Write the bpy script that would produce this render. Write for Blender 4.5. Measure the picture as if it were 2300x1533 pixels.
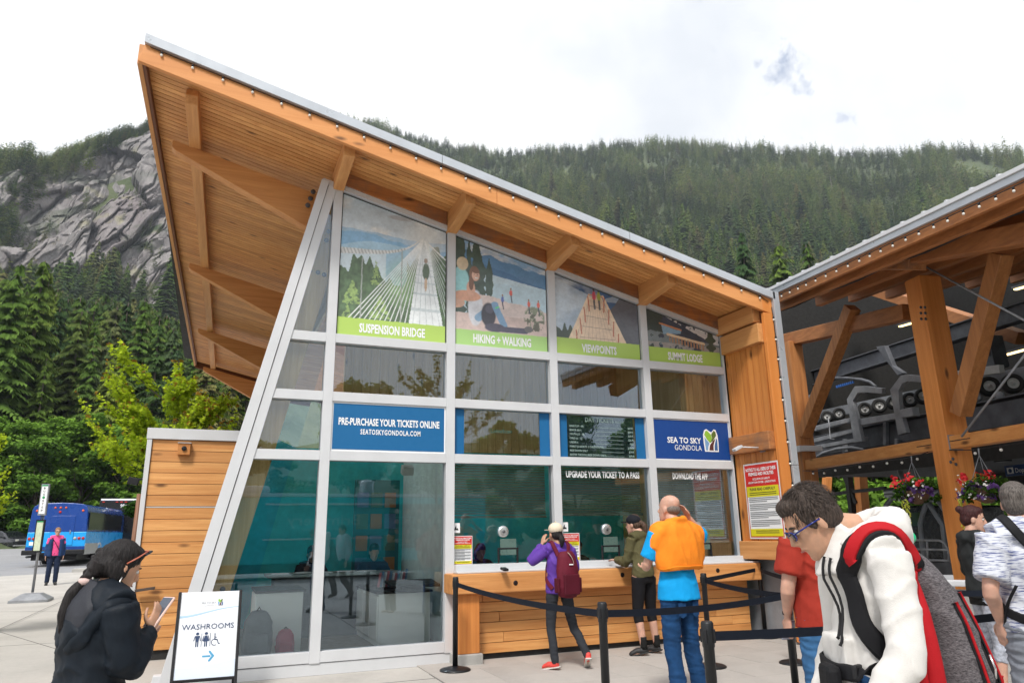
import bpy, bmesh, math, random
import numpy as np
from mathutils import Vector, Matrix, noise, Euler
R = math.radians
sc = bpy.context.scene
for o in list(bpy.data.objects): bpy.data.objects.remove(o)
# ---------------------------------------------------------------- camera
CF, CPITCH, CYAW, CROLL = 1605.27, 0.2605, 0.3943, -0.0160
CAMP = Vector((0.0, -8.865, 1.505))
_cp, _sp, _cy, _sy = math.cos(CPITCH), math.sin(CPITCH), math.cos(CYAW), math.sin(CYAW)
CFW = Vector((_sy*_cp, _cy*_cp, _sp)); _r = Vector((_cy, -_sy, 0)); _u = _r.cross(CFW)
CRT = math.cos(CROLL)*_r + math.sin(CROLL)*_u; CUP = -math.sin(CROLL)*_r + math.cos(CROLL)*_u
cam = bpy.data.cameras.new('camera'); camo = bpy.data.objects.new('camera', cam); sc.collection.objects.link(camo)
M = Matrix((CRT, CUP, -CFW)).transposed().to_4x4(); M.translation = CAMP; camo.matrix_world = M
cam.sensor_width = 36; cam.lens = CF/2300*36; cam.clip_end = 6000; cam.clip_start = 0.05
sc.camera = camo
# ---------------------------------------------------------------- world: bright broken overcast
SUN_EL, SUN_AZ = R(52), R(215)
w = bpy.data.worlds.new('World'); sc.world = w; w.use_nodes = True
nt = w.node_tree; nt.nodes.clear()
def N(t, **k):
    n = nt.nodes.new(t)
    for a, b in k.items():
        if a == 'inputs':
            for i, v in b.items(): n.inputs[i].default_value = v
        else: setattr(n, a, b)
    return n
L = nt.links.new
sky = N('ShaderNodeTexSky', sky_type='NISHITA', sun_disc=False, sun_elevation=SUN_EL, sun_rotation=SUN_AZ)
mulsky = N('ShaderNodeMix', data_type='RGBA', blend_type='MULTIPLY'); mulsky.inputs[0].default_value = 1; mulsky.inputs[7].default_value = (0.10,)*3+(1,)
L(sky.outputs[0], mulsky.inputs[6])
tc = N('ShaderNodeTexCoord')
sep = N('ShaderNodeSeparateXYZ'); L(tc.outputs['Generated'], sep.inputs[0])
n1 = N('ShaderNodeTexNoise', inputs={2: 2.6, 3: 8, 4: 0.6}); L(tc.outputs['Generated'], n1.inputs[0])
cr = N('ShaderNodeValToRGB'); cr.color_ramp.elements[0].position = .30; cr.color_ramp.elements[0].color = (.55, .575, .61, 1)
cr.color_ramp.elements[1].position = .56; cr.color_ramp.elements[1].color = (.76, .765, .77, 1); L(n1.outputs[0], cr.inputs[0])
# a few holes in the cloud where blue shows (directions of the gaps)
def skydir(u, v): return (CFW*CF + CRT*(u-1150) - CUP*(v-766.5)).normalized()
hole = None
n2 = N('ShaderNodeTexNoise', inputs={2: 46, 3: 9, 4: .66}); L(tc.outputs['Generated'], n2.inputs[0])
for (u, v, rad) in ((1770, 148, .040), (1800, 182, .026), (1700, 145, .014), (1895, 265, .020), (1740, 176, .018)  ):
    d = skydir(u, v)
    dist = N('ShaderNodeVectorMath', operation='DISTANCE'); dist.inputs[1].default_value = d; L(tc.outputs['Generated'], dist.inputs[0])
    mr = N('ShaderNodeMapRange', inputs={1: 0, 2: rad, 3: .70, 4: 0}); L(dist.outputs['Value'], mr.inputs[0])
    if hole is None: hole = mr.outputs[0]
    else:
        mx = N('ShaderNodeMath', operation='MAXIMUM'); L(hole, mx.inputs[0]); L(mr.outputs[0], mx.inputs[1]); hole = mx.outputs[0]
su = N('ShaderNodeMath', operation='MULTIPLY_ADD'); su.inputs[1].default_value = 2.2; L(n2.outputs[0], su.inputs[0]); L(hole, su.inputs[2])
mh = N('ShaderNodeMapRange', inputs={1: 1.44, 2: 2.1, 3: 0, 4: .7}); L(su.outputs[0], mh.inputs[0])
mixs = N('ShaderNodeMix', data_type='RGBA'); L(mh.outputs[0], mixs.inputs[0]); L(cr.outputs[0], mixs.inputs[6])
blue = N('ShaderNodeMix', data_type='RGBA', blend_type='MULTIPLY'); blue.inputs[0].default_value = 1; L(mulsky.outputs[2], blue.inputs[6]); blue.inputs[7].default_value = (.55, .80, 1.05, 1)
L(blue.outputs[2], mixs.inputs[7])
bg = N('ShaderNodeBackground'); bg.inputs[1].default_value = 1.0; L(mixs.outputs[2], bg.inputs[0])
wo = N('ShaderNodeOutputWorld'); L(bg.outputs[0], wo.inputs[0])
# ---------------------------------------------------------------- sun behind thin cloud
sun = bpy.data.lights.new('sun', 'SUN'); sun.energy = 2.3; sun.angle = R(11); sun.color = (1, .96, .9)
so = bpy.data.objects.new('sun', sun); sc.collection.objects.link(so)
sd = Vector((math.sin(SUN_AZ)*math.cos(SUN_EL), math.cos(SUN_AZ)*math.cos(SUN_EL), math.sin(SUN_EL)))
so.rotation_euler = sd.to_track_quat('Z', 'Y').to_euler(); so.location = (0, -10, 30)
sc.view_settings.view_transform = 'Standard'; sc.view_settings.look = 'None'; sc.view_settings.gamma = 1
sc.view_settings.use_curve_mapping = False; sc.view_settings.exposure = 0.74
sc.cycles.max_bounces = 8; sc.cycles.diffuse_bounces = 4; sc.cycles.transparent_max_bounces = 16; sc.cycles.use_denoising = True
sc.cycles.sample_clamp_indirect = 6; sc.cycles.caustics_reflective = False; sc.cycles.caustics_refractive = False

# ---------------------------------------------------------------- survey helpers (camera rays onto known planes)
def ray(u, v): return (CFW*CF + CRT*(u-1150) - CUP*(v-766.5)).normalized()
def PY(u, v, y=0.0):
    d = ray(u, v); return CAMP + d*((y-CAMP.y)/d.y)
def PX(u, v, x):
    d = ray(u, v); return CAMP + d*((x-CAMP.x)/d.x)
def PZ(u, v, z=0.0):
    d = ray(u, v); return CAMP + d*((z-CAMP.z)/d.z)
def PD(u, v, dist):
    d = ray(u, v); return CAMP + d*(dist/math.hypot(d.x, d.y))
def PF(u, v, depth):                       # point at a given depth along the optical axis
    d = ray(u, v); return CAMP + d*(depth/d.dot(CFW))
def gz(x, y): return 0.018*max(0.0, y-14.0)
SD = Vector((0.2033, 0.9791, 0)); SN = Vector((0.9791, -0.2033, 0)); SP0 = Vector((9.21, -1.978, 0))   # the lift station's front plane
def PS(u, v, off=0.0):
    d = ray(u, v); q = SP0 + SN*off; return CAMP + d*(((q-CAMP).dot(SN))/(d.dot(SN)))
def SW(s, n, z): return SP0 + SD*s + SN*n + Vector((0, 0, z))

# ---------------------------------------------------------------- object helpers
COL = sc.collection
def tag(o, label=None, cat=None, group=None, kind=None):
    if label: o['label'] = label
    if cat: o['category'] = cat
    if group: o['group'] = group
    if kind: o['kind'] = kind
    return o
def thing(name, label, cat, loc=(0, 0, 0), rz=0, group=None):
    o = bpy.data.objects.new(name, None); o.empty_display_size = .1; COL.objects.link(o)
    o.location = loc; o.rotation_euler = (0, 0, rz)
    return tag(o, label, cat, group)
def wm(o):
    m = o.matrix_basis.copy(); q = o.parent
    while q: m = q.matrix_basis @ m; q = q.parent
    return m
class MB:
    """collects shapes into one mesh"""
    def __init__(s): s.v = []; s.f = []; s.m = []; s.cur = 0; s.sm = []
    def add(s, vs, fs, smooth=False):
        b = len(s.v); s.v += [tuple(v) for v in vs]
        for f in fs: s.f.append([b+i for i in f]); s.m.append(s.cur); s.sm.append(smooth)
        return s
    def box(s, c, d, rot=None):
        x, y, z = d[0]/2, d[1]/2, d[2]/2; c = Vector(c)
        vs = [Vector((i*x, j*y, k*z)) for i in (-1, 1) for j in (-1, 1) for k in (-1, 1)]
        if rot is not None: vs = [rot @ v for v in vs]
        return s.add([v+c for v in vs], [(0, 1, 3, 2), (4, 6, 7, 5), (0, 4, 5, 1), (2, 3, 7, 6), (0, 2, 6, 4), (1, 5, 7, 3)])
    def bb(s, a, b):
        return s.box([(a[i]+b[i])/2 for i in range(3)], [abs(b[i]-a[i]) for i in range(3)])
    def beam(s, p, q, w, h, up=(0, 0, 1), w2=None, h2=None):
        p, q = Vector(p), Vector(q); d = (q-p).normalized(); up = Vector(up)
        sx = d.cross(up)
        if sx.length < 1e-4: sx = d.cross(Vector((1, 0, 0)))
        sx.normalize(); uz = sx.cross(d)
        w2 = w if w2 is None else w2; h2 = h if h2 is None else h2
        vs = [p+sx*a*w/2+uz*b*h/2 for a, b in ((-1, -1), (1, -1), (1, 1), (-1, 1))]+[q+sx*a*w2/2+uz*b*h2/2 for a, b in ((-1, -1), (1, -1), (1, 1), (-1, 1))]
        return s.add(vs, [(3, 2, 1, 0), (4, 5, 6, 7), (0, 1, 5, 4), (1, 2, 6, 5), (2, 3, 7, 6), (3, 0, 4, 7)])
    def prism(s, poly, vec):
        """poly: list of points, extruded by vec"""
        n = len(poly); vec = Vector(vec); a = [Vector(p) for p in poly]; b = [p+vec for p in a]
        return s.add(a+b, [tuple(range(n-1, -1, -1)), tuple(range(n, 2*n))]+[(i, (i+1) % n, n+(i+1) % n, n+i) for i in range(n)])
    def tube(s, pts, rad, n=8, cap=True, ry=None, up=(0, 0, 1)):
        pts = [Vector(p) for p in pts]; k = len(pts)
        rad = [rad]*k if isinstance(rad, (int, float)) else rad
        ry = rad if ry is None else ([ry]*k if isinstance(ry, (int, float)) else ry)
        vs = []; prev = None
        for i, p in enumerate(pts):
            d = (pts[min(i+1, k-1)]-pts[max(i-1, 0)]).normalized()
            if prev is None:
                a = d.cross(Vector(up))
                if a.length < 1e-3: a = d.cross(Vector((1, 0, 0)))
            else: a = prev - d*prev.dot(d)
            a.normalize(); prev = a; b = a.cross(d)
            for j in range(n):
                t = 2*math.pi*j/n; vs.append(p+a*math.cos(t)*rad[i]+b*math.sin(t)*ry[i])
        fs = [(i*n+j, i*n+(j+1) % n, (i+1)*n+(j+1) % n, (i+1)*n+j) for i in range(k-1) for j in range(n)]
        if cap: fs += [tuple(range(n-1, -1, -1)), tuple(range((k-1)*n, k*n))]
        return s.add(vs, fs, True)
    def ball(s, c, r, nu=10, nv=7, rot=None):
        r = (r, r, r) if isinstance(r, (int, float)) else r; c = Vector(c); vs = [Vector((0, 0, -r[2]))]
        for i in range(1, nv):
            p = -math.pi/2+math.pi*i/nv
            for j in range(nu):
                t = 2*math.pi*j/nu; vs.append(Vector((math.cos(p)*math.cos(t)*r[0], math.cos(p)*math.sin(t)*r[1], math.sin(p)*r[2])))
        vs.append(Vector((0, 0, r[2])))
        if rot is not None: vs = [rot @ v for v in vs]
        fs = [(0, 1+(j+1) % nu, 1+j) for j in range(nu)]
        for i in range(nv-2):
            b = 1+i*nu
            fs += [(b+j, b+(j+1) % nu, b+nu+(j+1) % nu, b+nu+j) for j in range(nu)]
        b = 1+(nv-2)*nu; fs += [(b+j, b+(j+1) % nu, len(vs)-1) for j in range(nu)]
        return s.add([v+c for v in vs], fs, True)
    def lathe(s, c, prof, n=16, axis=None, ring=False):
        c = Vector(c); vs = []; q = Vector((0, 0, 1)).rotation_difference(Vector(axis)).to_matrix() if axis is not None else Matrix.Identity(3)
        for r, z in prof:
            for j in range(n):
                t = 2*math.pi*j/n; vs.append(c + q @ Vector((r*math.cos(t), r*math.sin(t), z)))
        k = len(prof)
        fs = [(i*n+j, i*n+(j+1) % n, (i+1)*n+(j+1) % n, (i+1)*n+j) for i in range(k-1) for j in range(n)]
        if ring: fs += [((k-1)*n+j, (k-1)*n+(j+1) % n, (j+1) % n, j) for j in range(n)]
        else: fs += [tuple(range(n-1, -1, -1)), tuple(range((k-1)*n, k*n))]
        return s.add(vs, fs, True)
    def mesh(s, name='mesh', mats=None):
        me = bpy.data.meshes.new(name); me.from_pydata(s.v, [], s.f)
        for m in (mats or []): me.materials.append(m)
        me.polygons.foreach_set('material_index', s.m); me.polygons.foreach_set('use_smooth', s.sm); me.update()
        return me
    def build(s, name, mat, parent=None, bevel=0, local=False):
        mats = mat if isinstance(mat, (list, tuple)) else [mat]
        return link(s.mesh(name, mats), name, parent, bevel, local)
def link(me, name, parent=None, bevel=0, local=False):
    o = bpy.data.objects.new(name, me); COL.objects.link(o)
    if parent:
        o.parent = parent
        if not local: o.matrix_basis = wm(parent).inverted()      # shapes given in world coordinates
    if bevel:
        b = o.modifiers.new('bevel', 'BEVEL'); b.width = bevel; b.segments = 2; b.limit_method = 'ANGLE'; b.harden_normals = False
    return o
def copy_tree(o, parent=None):
    c = o.copy(); COL.objects.link(c)
    if parent: c.parent = parent
    for ch in list(o.children): copy_tree(ch, c)
    return c
TXT = {}
def text(s, parent, mat, origin, xdir, ydir, height, width=None, bold=0.0, align='C', name='lettering', sp=1.0, lift=0.004):
    """flat lettering set on a surface: origin = middle of the line's foot"""
    key = (s, bold, sp)
    if key not in TXT:
        cu = bpy.data.curves.new('text', 'FONT'); cu.body = s; cu.size = 1; cu.offset = bold; cu.space_character = sp; cu.resolution_u = 2
        t = bpy.data.objects.new('t', cu); COL.objects.link(t)
        dg = bpy.context.evaluated_depsgraph_get(); dg.update()
        me = bpy.data.meshes.new_from_object(t.evaluated_get(dg)); bpy.data.objects.remove(t)
        n = len(me.vertices); co = np.empty(n*3); me.vertices.foreach_get('co', co); TXT[key] = (co.reshape(-1, 3), [tuple(p.vertices) for p in me.polygons])
    co, fs = TXT[key]
    if len(co) == 0: return None
    x0, x1 = co[:, 0].min(), co[:, 0].max(); ky = height/0.70
    kx = (width/(x1-x0)) if width else ky*.8
    ox = (x0+x1)/2 if align == 'C' else (x0 if align == 'L' else x1)
    X, Y = Vector(xdir).normalized(), Vector(ydir).normalized(); Z = X.cross(Y); O = Vector(origin)+Z*lift
    vs = [O + X*((c[0]-ox)*kx) + Y*(c[1]*ky) for c in co]
    return MB().add(vs, fs).build(name, mat, parent)

# ---------------------------------------------------------------- materials
MATS = {}
def newmat(name):
    m = bpy.data.materials.new(name); m.use_nodes = True; m.node_tree.nodes.clear(); return m
class G:
    """small node-graph writer"""
    def __init__(s, m): s.m = m; s.t = m.node_tree
    def n(s, t, ins=None, **k):
        n = s.t.nodes.new(t)
        for a, b in k.items(): setattr(n, a, b)
        for i, v in (ins or {}).items():
            if isinstance(v, bpy.types.NodeSocket): s.t.links.new(v, n.inputs[i])
            else: n.inputs[i].default_value = v
        return n
    def mix(s, f, a, b, bt='MIX'):
        n = s.n('ShaderNodeMix', data_type='RGBA', blend_type=bt)
        for i, v in ((0, f), (6, a), (7, b)):
            if isinstance(v, bpy.types.NodeSocket): s.t.links.new(v, n.inputs[i])
            else: n.inputs[i].default_value = (v if i == 0 else tuple(v)[:3]+(1,))
        return n.outputs[2]
    def math(s, op, a, b=0.0, c=None):
        d = {0: a, 1: b}
        if c is not None: d[2] = c
        return s.n('ShaderNodeMath', d, operation=op).outputs[0]
    def rng(s, v, a, b, c=0.0, d=1.0): return s.n('ShaderNodeMapRange', {0: v, 1: a, 2: b, 3: c, 4: d}).outputs[0]
    def noise(s, vec, scale, det=4, rough=.5): return s.n('ShaderNodeTexNoise', {0: vec, 2: scale, 3: det, 4: rough}).outputs[0]
    def map(s, vec, scale=(1, 1, 1), loc=(0, 0, 0), rot=(0, 0, 0)): return s.n('ShaderNodeMapping', {0: vec, 1: loc, 2: rot, 3: scale}).outputs[0]
    def bump(s, h, st=.3, dist=.01): return s.n('ShaderNodeBump', {0: st, 1: dist, 'Height': h}).outputs[0]
    def out(s, sh): 
        o = s.n('ShaderNodeOutputMaterial'); s.t.links.new(sh, o.inputs[0]); return s.m
    def bsdf(s, col, rough=.5, metal=0.0, normal=None, **k):
        b = s.n('ShaderNodeBsdfPrincipled', {'Base Color': col if isinstance(col, bpy.types.NodeSocket) else tuple(col)[:3]+(1,), 'Roughness': rough, 'Metallic': metal})
        if normal is not None: s.t.links.new(normal, b.inputs['Normal'])
        for a, v in k.items():
            a = a.replace('_', ' ')
            if isinstance(v, bpy.types.NodeSocket): s.t.links.new(v, b.inputs[a])
            else: b.inputs[a].default_value = v
        return b.outputs[0]
def rgb(r, g, b):
    f = lambda c: (c/255/12.92) if c/255 <= .04045 else ((c/255+.055)/1.055)**2.4
    return (f(r), f(g), f(b))
def plain(name, col, rough=.5, metal=0.0, var=.12, scale=6, bump=0.0, bscale=60, **k):   # even surface, slight wear
    if name in MATS: return MATS[name]
    g = G(newmat(name)); tc = g.n('ShaderNodeTexCoord').outputs['Object']
    nz = g.noise(tc, scale, 5, .6); a = tuple(c*(1-var) for c in col); b = tuple(min(1, c*(1+var)) for c in col)
    c = g.mix(g.rng(nz, .3, .7), a, b); rr = g.rng(g.noise(tc, scale*2.3, 3), .3, .7, max(0, rough-.08), min(1, rough+.1))
    nm = g.bump(g.noise(tc, bscale, 3), bump, .01) if bump else None
    MATS[name] = g.out(g.bsdf(c, rr, metal, nm, **k)); return MATS[name]
def wood(name, dark, light, axis='x', knots=True, rough=.55, var=.25, grain=1.0, weather=0.0):
    if name in MATS: return MATS[name]
    g = G(newmat(name)); tc = g.n('ShaderNodeTexCoord').outputs['Object']; oi = g.n('ShaderNodeObjectInfo').outputs['Random']
    off = g.n('ShaderNodeCombineXYZ', {0: g.math('MULTIPLY', oi, 37.0), 1: g.math('MULTIPLY', oi, 11.0), 2: g.math('MULTIPLY', oi, 23.0)}).outputs[0]
    v0 = g.n('ShaderNodeVectorMath', {0: tc, 1: off}, operation='ADD').outputs[0]
    s = {'x': (.35, 9, 9), 'y': (9, .35, 9), 'z': (9, 9, .35)}[axis]
    v = g.map(v0, s); warp = g.noise(g.map(v0, tuple(q*.22 for q in s)), 1.6, 3)
    vv = g.n('ShaderNodeVectorMath', {0: v, 1: g.n('ShaderNodeCombineXYZ', {0: warp, 1: warp, 2: warp}).outputs[0]}, operation='ADD').outputs[0]
    n1 = g.noise(vv, 1.7*grain, 8, .65); n2 = g.noise(vv, 9*grain, 4, .7)
    f = g.math('ADD', g.math('MULTIPLY', n1, .72), g.math('MULTIPLY', n2, .28))
    c = g.mix(g.rng(f, .34, .66), dark, light)
    c = g.mix(g.rng(oi, 0, 1, 0, var), c, tuple(q*.55 for q in dark))
    big = g.noise(g.map(v0, (.5, .5, .5)), 1.3, 3); c = g.mix(g.rng(big, .45, .75, 0, .3), c, tuple(q*.7 for q in dark))
    if knots:
        vo = g.n('ShaderNodeTexVoronoi', {0: g.map(v0, tuple(.35*q if q > 1 else 3.1*q for q in s)), 2: 1.25, 'Randomness': 1.0}, feature='F1')
        kn = g.rng(vo.outputs['Distance'], .05, .14, 1, 0); c = g.mix(g.math('MULTIPLY', kn, .95), c, tuple(q*.25 for q in dark))
    if weather: c = g.mix(g.rng(g.noise(v0, 2.2, 5, .7), .45, .7, 0, weather), c, (.13, .1, .08))
    MATS[name] = g.out(g.bsdf(c, g.rng(n2, .3, .7, rough-.1, rough+.12), 0, g.bump(f, .25, .006))); return MATS[name]
def fabric(name, col, rough=.85, var=.12, scale=5, weave=260, st=.25, **k):
    if name in MATS: return MATS[name]
    g = G(newmat(name)); tc = g.n('ShaderNodeTexCoord').outputs['Object']
    nz = g.noise(tc, scale, 5, .6); c = g.mix(g.rng(nz, .3, .7), tuple(q*(1-var) for q in col), tuple(min(1, q*(1+var)) for q in col))
    h = g.math('ADD', g.math('MULTIPLY', g.noise(tc, weave, 2), .4), g.noise(tc, 22, 4))
    MATS[name] = g.out(g.bsdf(c, rough, 0, g.bump(h, st, .008), Specular_IOR_Level=.22, **k)); return MATS[name]

CEDAR_X = wood('cedar_boards', rgb(198, 128, 66), rgb(242, 184, 116), 'x', var=.45)
BEAM_X = wood('timber_x', rgb(192, 124, 66), rgb(230, 168, 104), 'x', knots=False, var=.2)
BEAM_Y = wood('timber_y', rgb(192, 128, 70), rgb(230, 172, 110), 'y', knots=False, var=.2)
BEAM_Z = wood('timber_z', rgb(190, 112, 50), rgb(224, 148, 76), 'z', knots=False, var=.12)
FASC = wood('fascia_stain', rgb(206, 134, 72), rgb(226, 158, 96), 'x', knots=True, var=.05, grain=.6)
FASCZ = wood('fascia_stain_upright', rgb(208, 126, 56), rgb(226, 146, 76), 'z', knots=False, var=.05, grain=.6)
OLD_X = wood('weathered_beam', rgb(140, 84, 42), rgb(200, 132, 74), 'x', knots=True, weather=.75)
OLD_Y = wood('weathered_beam_y', rgb(140, 84, 42), rgb(206, 140, 84), 'y', knots=True, weather=.75)
DARKT = wood('dark_timber', rgb(92, 52, 30), rgb(132, 78, 44), 'y', knots=False)
BOARD_Z = wood('upright_boards', rgb(190, 112, 48), rgb(226, 152, 80), 'z', var=.35)
PALE_Z = wood('pale_boards', rgb(214, 170, 102), rgb(246, 212, 152), 'z', var=.15)
WHITE = plain('white_aluminium', (.60, .61, .63), .38, 0, .05, 2.5)
METAL = plain('roof_metal', (.50, .53, .57), .35, .3, .08, 2)
BLACK = plain('black_plastic', (.010, .010, .012), .5, 0, .2, 8, Specular_IOR_Level=.35)
DARK = plain('dark_gap', (.02, .02, .02), .8)
GALV = plain('galvanised_steel', (.27, .28, .30), .55, .25, .25, 5)
GALVD = plain('machine_steel', (.12, .125, .14), .55, .25, .3, 4)
RUBBER = plain('tyre_rubber', (.02, .02, .02), .8, 0, .2, 9)
CONC = plain('concrete', (.40, .39, .37), .85, 0, .15, 3, .3, 40)
WHITEP = plain('white_print', (.85, .86, .87), .5, 0, .02)
NAVY = plain('navy_print', rgb(34, 56, 92), .5, 0, .03)
def glassmat(name, tint, refl, rcol=(.86, .93, 1)):
    g = G(newmat(name)); tr = g.n('ShaderNodeBsdfTransparent', {0: tint+(1,)}).outputs[0]
    tcn = g.n('ShaderNodeTexCoord').outputs['Object']
    gl = g.n('ShaderNodeBsdfGlossy', {'Color': rcol+(1,), 'Roughness': 0.0, 'Normal': g.bump(g.noise(tcn, .9, 2), .012, .05)}).outputs[0]
    lw = g.n('ShaderNodeFresnel', {0: 1.5}).outputs[0]
    f = g.math('MINIMUM', g.math('ADD', g.math('MULTIPLY', lw, 1.3), refl), 1.0)
    ms = g.n('ShaderNodeMixShader', {0: f, 1: tr, 2: gl}).outputs[0]
    return g.out(ms)
GLASS = glassmat('window_glass', (.975, 1, .995), .03, (.70, .84, 1))
# ================================================================ ticket building
rnd = random.Random(4)
MX = [1.22, 2.79, 4.30, 5.83, 7.31]; ZA, ZB, ZC, ZS, ZG = 3.89, 3.15, 2.43, 1.09, .19
def zr(x): return 6.47-.238*x            # soffit
def zt(x): return 6.243-.242*x           # top of the glazing
def xl(y): return -1.14+.0235*(y+.98)    # left eave
def po(z): return -.355+1.362*z/6.02     # outer edge of the leaning corner post
tb = thing('ticket_building', 'timber ticket office with steep slanted cedar roof and white framed glass front', 'building', (3.5, 0, 0))
def part(mb, name, mat, bevel=0, parent=None): return mb.build(name, mat, parent or tb, bevel)
# floor slab, base kerb panel
part(MB().bb((-.25, .06, .0), (7.3, 7, .16)), 'floor', plain('dark_floor', (.24, .20, .16), .5, 0, .2))
part(MB().prism([(-.42, -.035, 0), (2.86, -.035, 0), (2.86, -.035, .125), (-.40, -.035, .125)], (0, .13, 0)), 'base_panel', WHITE, .004)
# mullions (upright) and the window frames
for i, x in enumerate(MX):
    z0 = .125 if i < 2 else ZS-.05
    part(MB().prism([(x-.058, -.05, z0), (x+.058, -.05, z0), (x+.058, -.05, zt(x+.058)-.02), (x-.058, -.05, zt(x-.058)-.02)], (0, .15, 0)), 'mullion', WHITE, .003)
segs = []
for j, z in enumerate((ZA, ZB, ZC, ZG)):
    for i in range(-1, 4):
        if z == ZG and i > 0: continue
        a = MX[i]+.0585 if i >= 0 else po(z)+.20
        segs.append((a, MX[i+1]-.0585, z))
for a, b, z in segs: part(MB().bb((a, -.046, z-.058), (b, .1, z+.058)), 'transom', WHITE, .003)
part(MB().bb((MX[1]+.0585, -.12, ZS-.06), (MX[4]+.02, .1, ZS+.035)), 'sill', WHITE, .004)
part(MB().bb((MX[1]+.02, -.30, 1.032), (MX[4]+.03, -.121, 1.052)), 'shelf', WHITE, .004)
# head member along the slope
for i in range(-1, 4):
    a = MX[i] if i >= 0 else 1.02; b = MX[i+1]
    part(MB().prism([(a, -.055, zt(a)-.02), (b, -.055, zt(b)-.02), (b, -.055, zt(b)+.05), (a, -.055, zt(a)+.05)], (0, .15, 0)), 'head_frame', WHITE)
# leaning corner post: cladding, shadow joint, inner frame
part(MB().prism([(po(0), -.075, 0), (po(0)+.135, -.075, 0), (po(6.0)+.09, -.075, 6.0), (po(6.02)-.01, -.075, 6.02)], (0, .18, 0)), 'corner_post', WHITE, .003)
part(MB().prism([(po(.15)+.12, -.04, .15), (po(.15)+.15, -.04, .15), (po(6.0)+.10, -.04, 6.0), (po(6.0)+.08, -.04, 6.0)], (0, .12, 0)), 'shadow_joint', DARK)
part(MB().prism([(po(.125)+.143, -.06, .125), (po(.125)+.25, -.06, .125), (po(5.9)+.215, -.06, 5.92), (po(5.97)+.096, -.06, 5.97)], (0, .15, 0)), 'post_frame', WHITE, .003)
# glass panes: one per opening
def pane(poly, y=.03, mat=None, name='window_pane', t=.01):
    return part(MB().prism([(x, y, z) for x, z in poly], (0, t, 0)), name, mat or GLASS)
zz = [(ZG, ZC), (ZC, ZB), (ZB, ZA)]
for a, b in zz:
    pane([(po(a)+.21, a), (MX[0]-.03, a), (MX[0]-.03, b), (po(b)+.21, b)])
pane([(po(ZA)+.21, ZA), (MX[0]-.03, ZA), (MX[0]-.03, 5.9), (po(5.9)+.21, 5.9)])
for i in range(4):
    x0, x1 = MX[i]+.03, MX[i+1]-.03
    for a, b in zz:
        if a == ZG and i > 0: a = ZS
        if a == ZC and i in (0, 3): continue
        pane([(x0, a), (x1, a), (x1, b), (x0, b)])
# header beam in pieces above the glass, between the outriggers
for i in range(-1, 4):
    a = MX[i]+.075 if i >= 0 else .98; b = MX[i+1]-.075
    if i < 0: continue
    part(MB().prism([(a, -.07, zt(a)+.052), (b, -.07, zt(b)+.052), (b, -.07, zr(b)+.01), (a, -.07, zr(a)+.01)], (0, .2, 0)), 'header_beam', OLD_X, .006)
for i, x in enumerate(MX[:4]):                           # outriggers under the soffit
    q = zt(x)
    part(MB().prism([(x-.07, -.84, zr(x)-.19), (x-.07, -.075, zr(x)-.275), (x-.07, .1, zr(x)-.275), (x-.07, .1, zr(x)+.02), (x-.07, -.84, zr(x)+.02)], (.14, 0, 0)), 'outrigger', BEAM_Y, .008)
part(MB().bb((7.20, -.86, zr(7.2)-.30), (7.34, .1, zr(7.34)+.0)), 'outrigger', BEAM_Y, .008)
# soffit boards, each its own board
YE = 14.3
bw = .096; nb = int((YE+.93)/bw)
for k in range(nb):
    y0 = -.93+k*bw; y1 = y0+bw-.011; a = xl(y0)+.02; b = 7.44; dz = rnd.uniform(0, .002)
    for a, b in (((a, 2.0), (6.2, b)) if .9 < y0 < 3.2 else ((a, b),)):      # boards break round an added, unseen skylight that brightens the office
        part(MB().prism([(a, y0, zr(a)+dz), (b, y0, zr(b)+dz), (b, y0, zr(b)+.02+dz), (a, y0, zr(a)+.02+dz)], (0, y1-y0, 0)), 'soffit_board', CEDAR_X)
def slab(x0, x1, y0, y1, f, h0, h1, name, mat): part(MB().prism([(x0, y0, f(x0)+h0), (x1, y0, f(x1)+h0), (x1, y0, f(x1)+h1), (x0, y0, f(x0)+h1)], (0, y1-y0, 0)), name, mat)
for x0, x1, y0, y1 in ((-1.1, 7.46, -.95, .9), (-1.1, 2.0, .9, 3.28), (6.2, 7.46, .9, 3.28), (-1.1, 7.46, 3.28, YE)): slab(x0, x1, y0, y1, zr, .028, .17, 'roof_deck', DARK)
slab(2.0, 6.2, .9, 3.28, zr, .10, .11, 'added_skylight_pane', GLASS)  # added skylight, out of view, to let daylight into the office
# front fascia: two lengths of board, then metal flashing in lengths
def fz(x, h): return 6.34-.238*x+h
for a, b in ((-1.155, 3.10), (3.105, 7.30)):
    pl = [(a, -.985, fz(a, 0)), (b, -.985, fz(b, 0)), (b, -.985, fz(b, .235)), (a+(.05 if a < 0 else 0), -.985, fz(a, .235))]
    part(MB().prism(pl, (0, .055, 0)), 'fascia_board', FASC, .004)
xs = [-1.11, 2.35, 5.05, 7.52]
for a, b in zip(xs[:-1], xs[1:]):
    part(MB().prism([(a, -1.03, fz(a, .235)), (b-.006, -1.03, fz(b, .235)), (b-.006, -1.03, fz(b, .35)), (a, -1.03, fz(a, .35))], (0, .11, 0)), 'roof_flashing', METAL, .003)
for x0, x1, y0, y1 in ((-1.12, 7.5, -.92, .9), (-1.12, 2.0, .9, 3.28), (6.2, 7.5, .9, 3.28), (-1.12, 7.5, 3.28, YE+.08)): slab(x0, x1, y0, y1, lambda q: fz(q, 0), .302, .345, 'roof_sheet', METAL)
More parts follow.
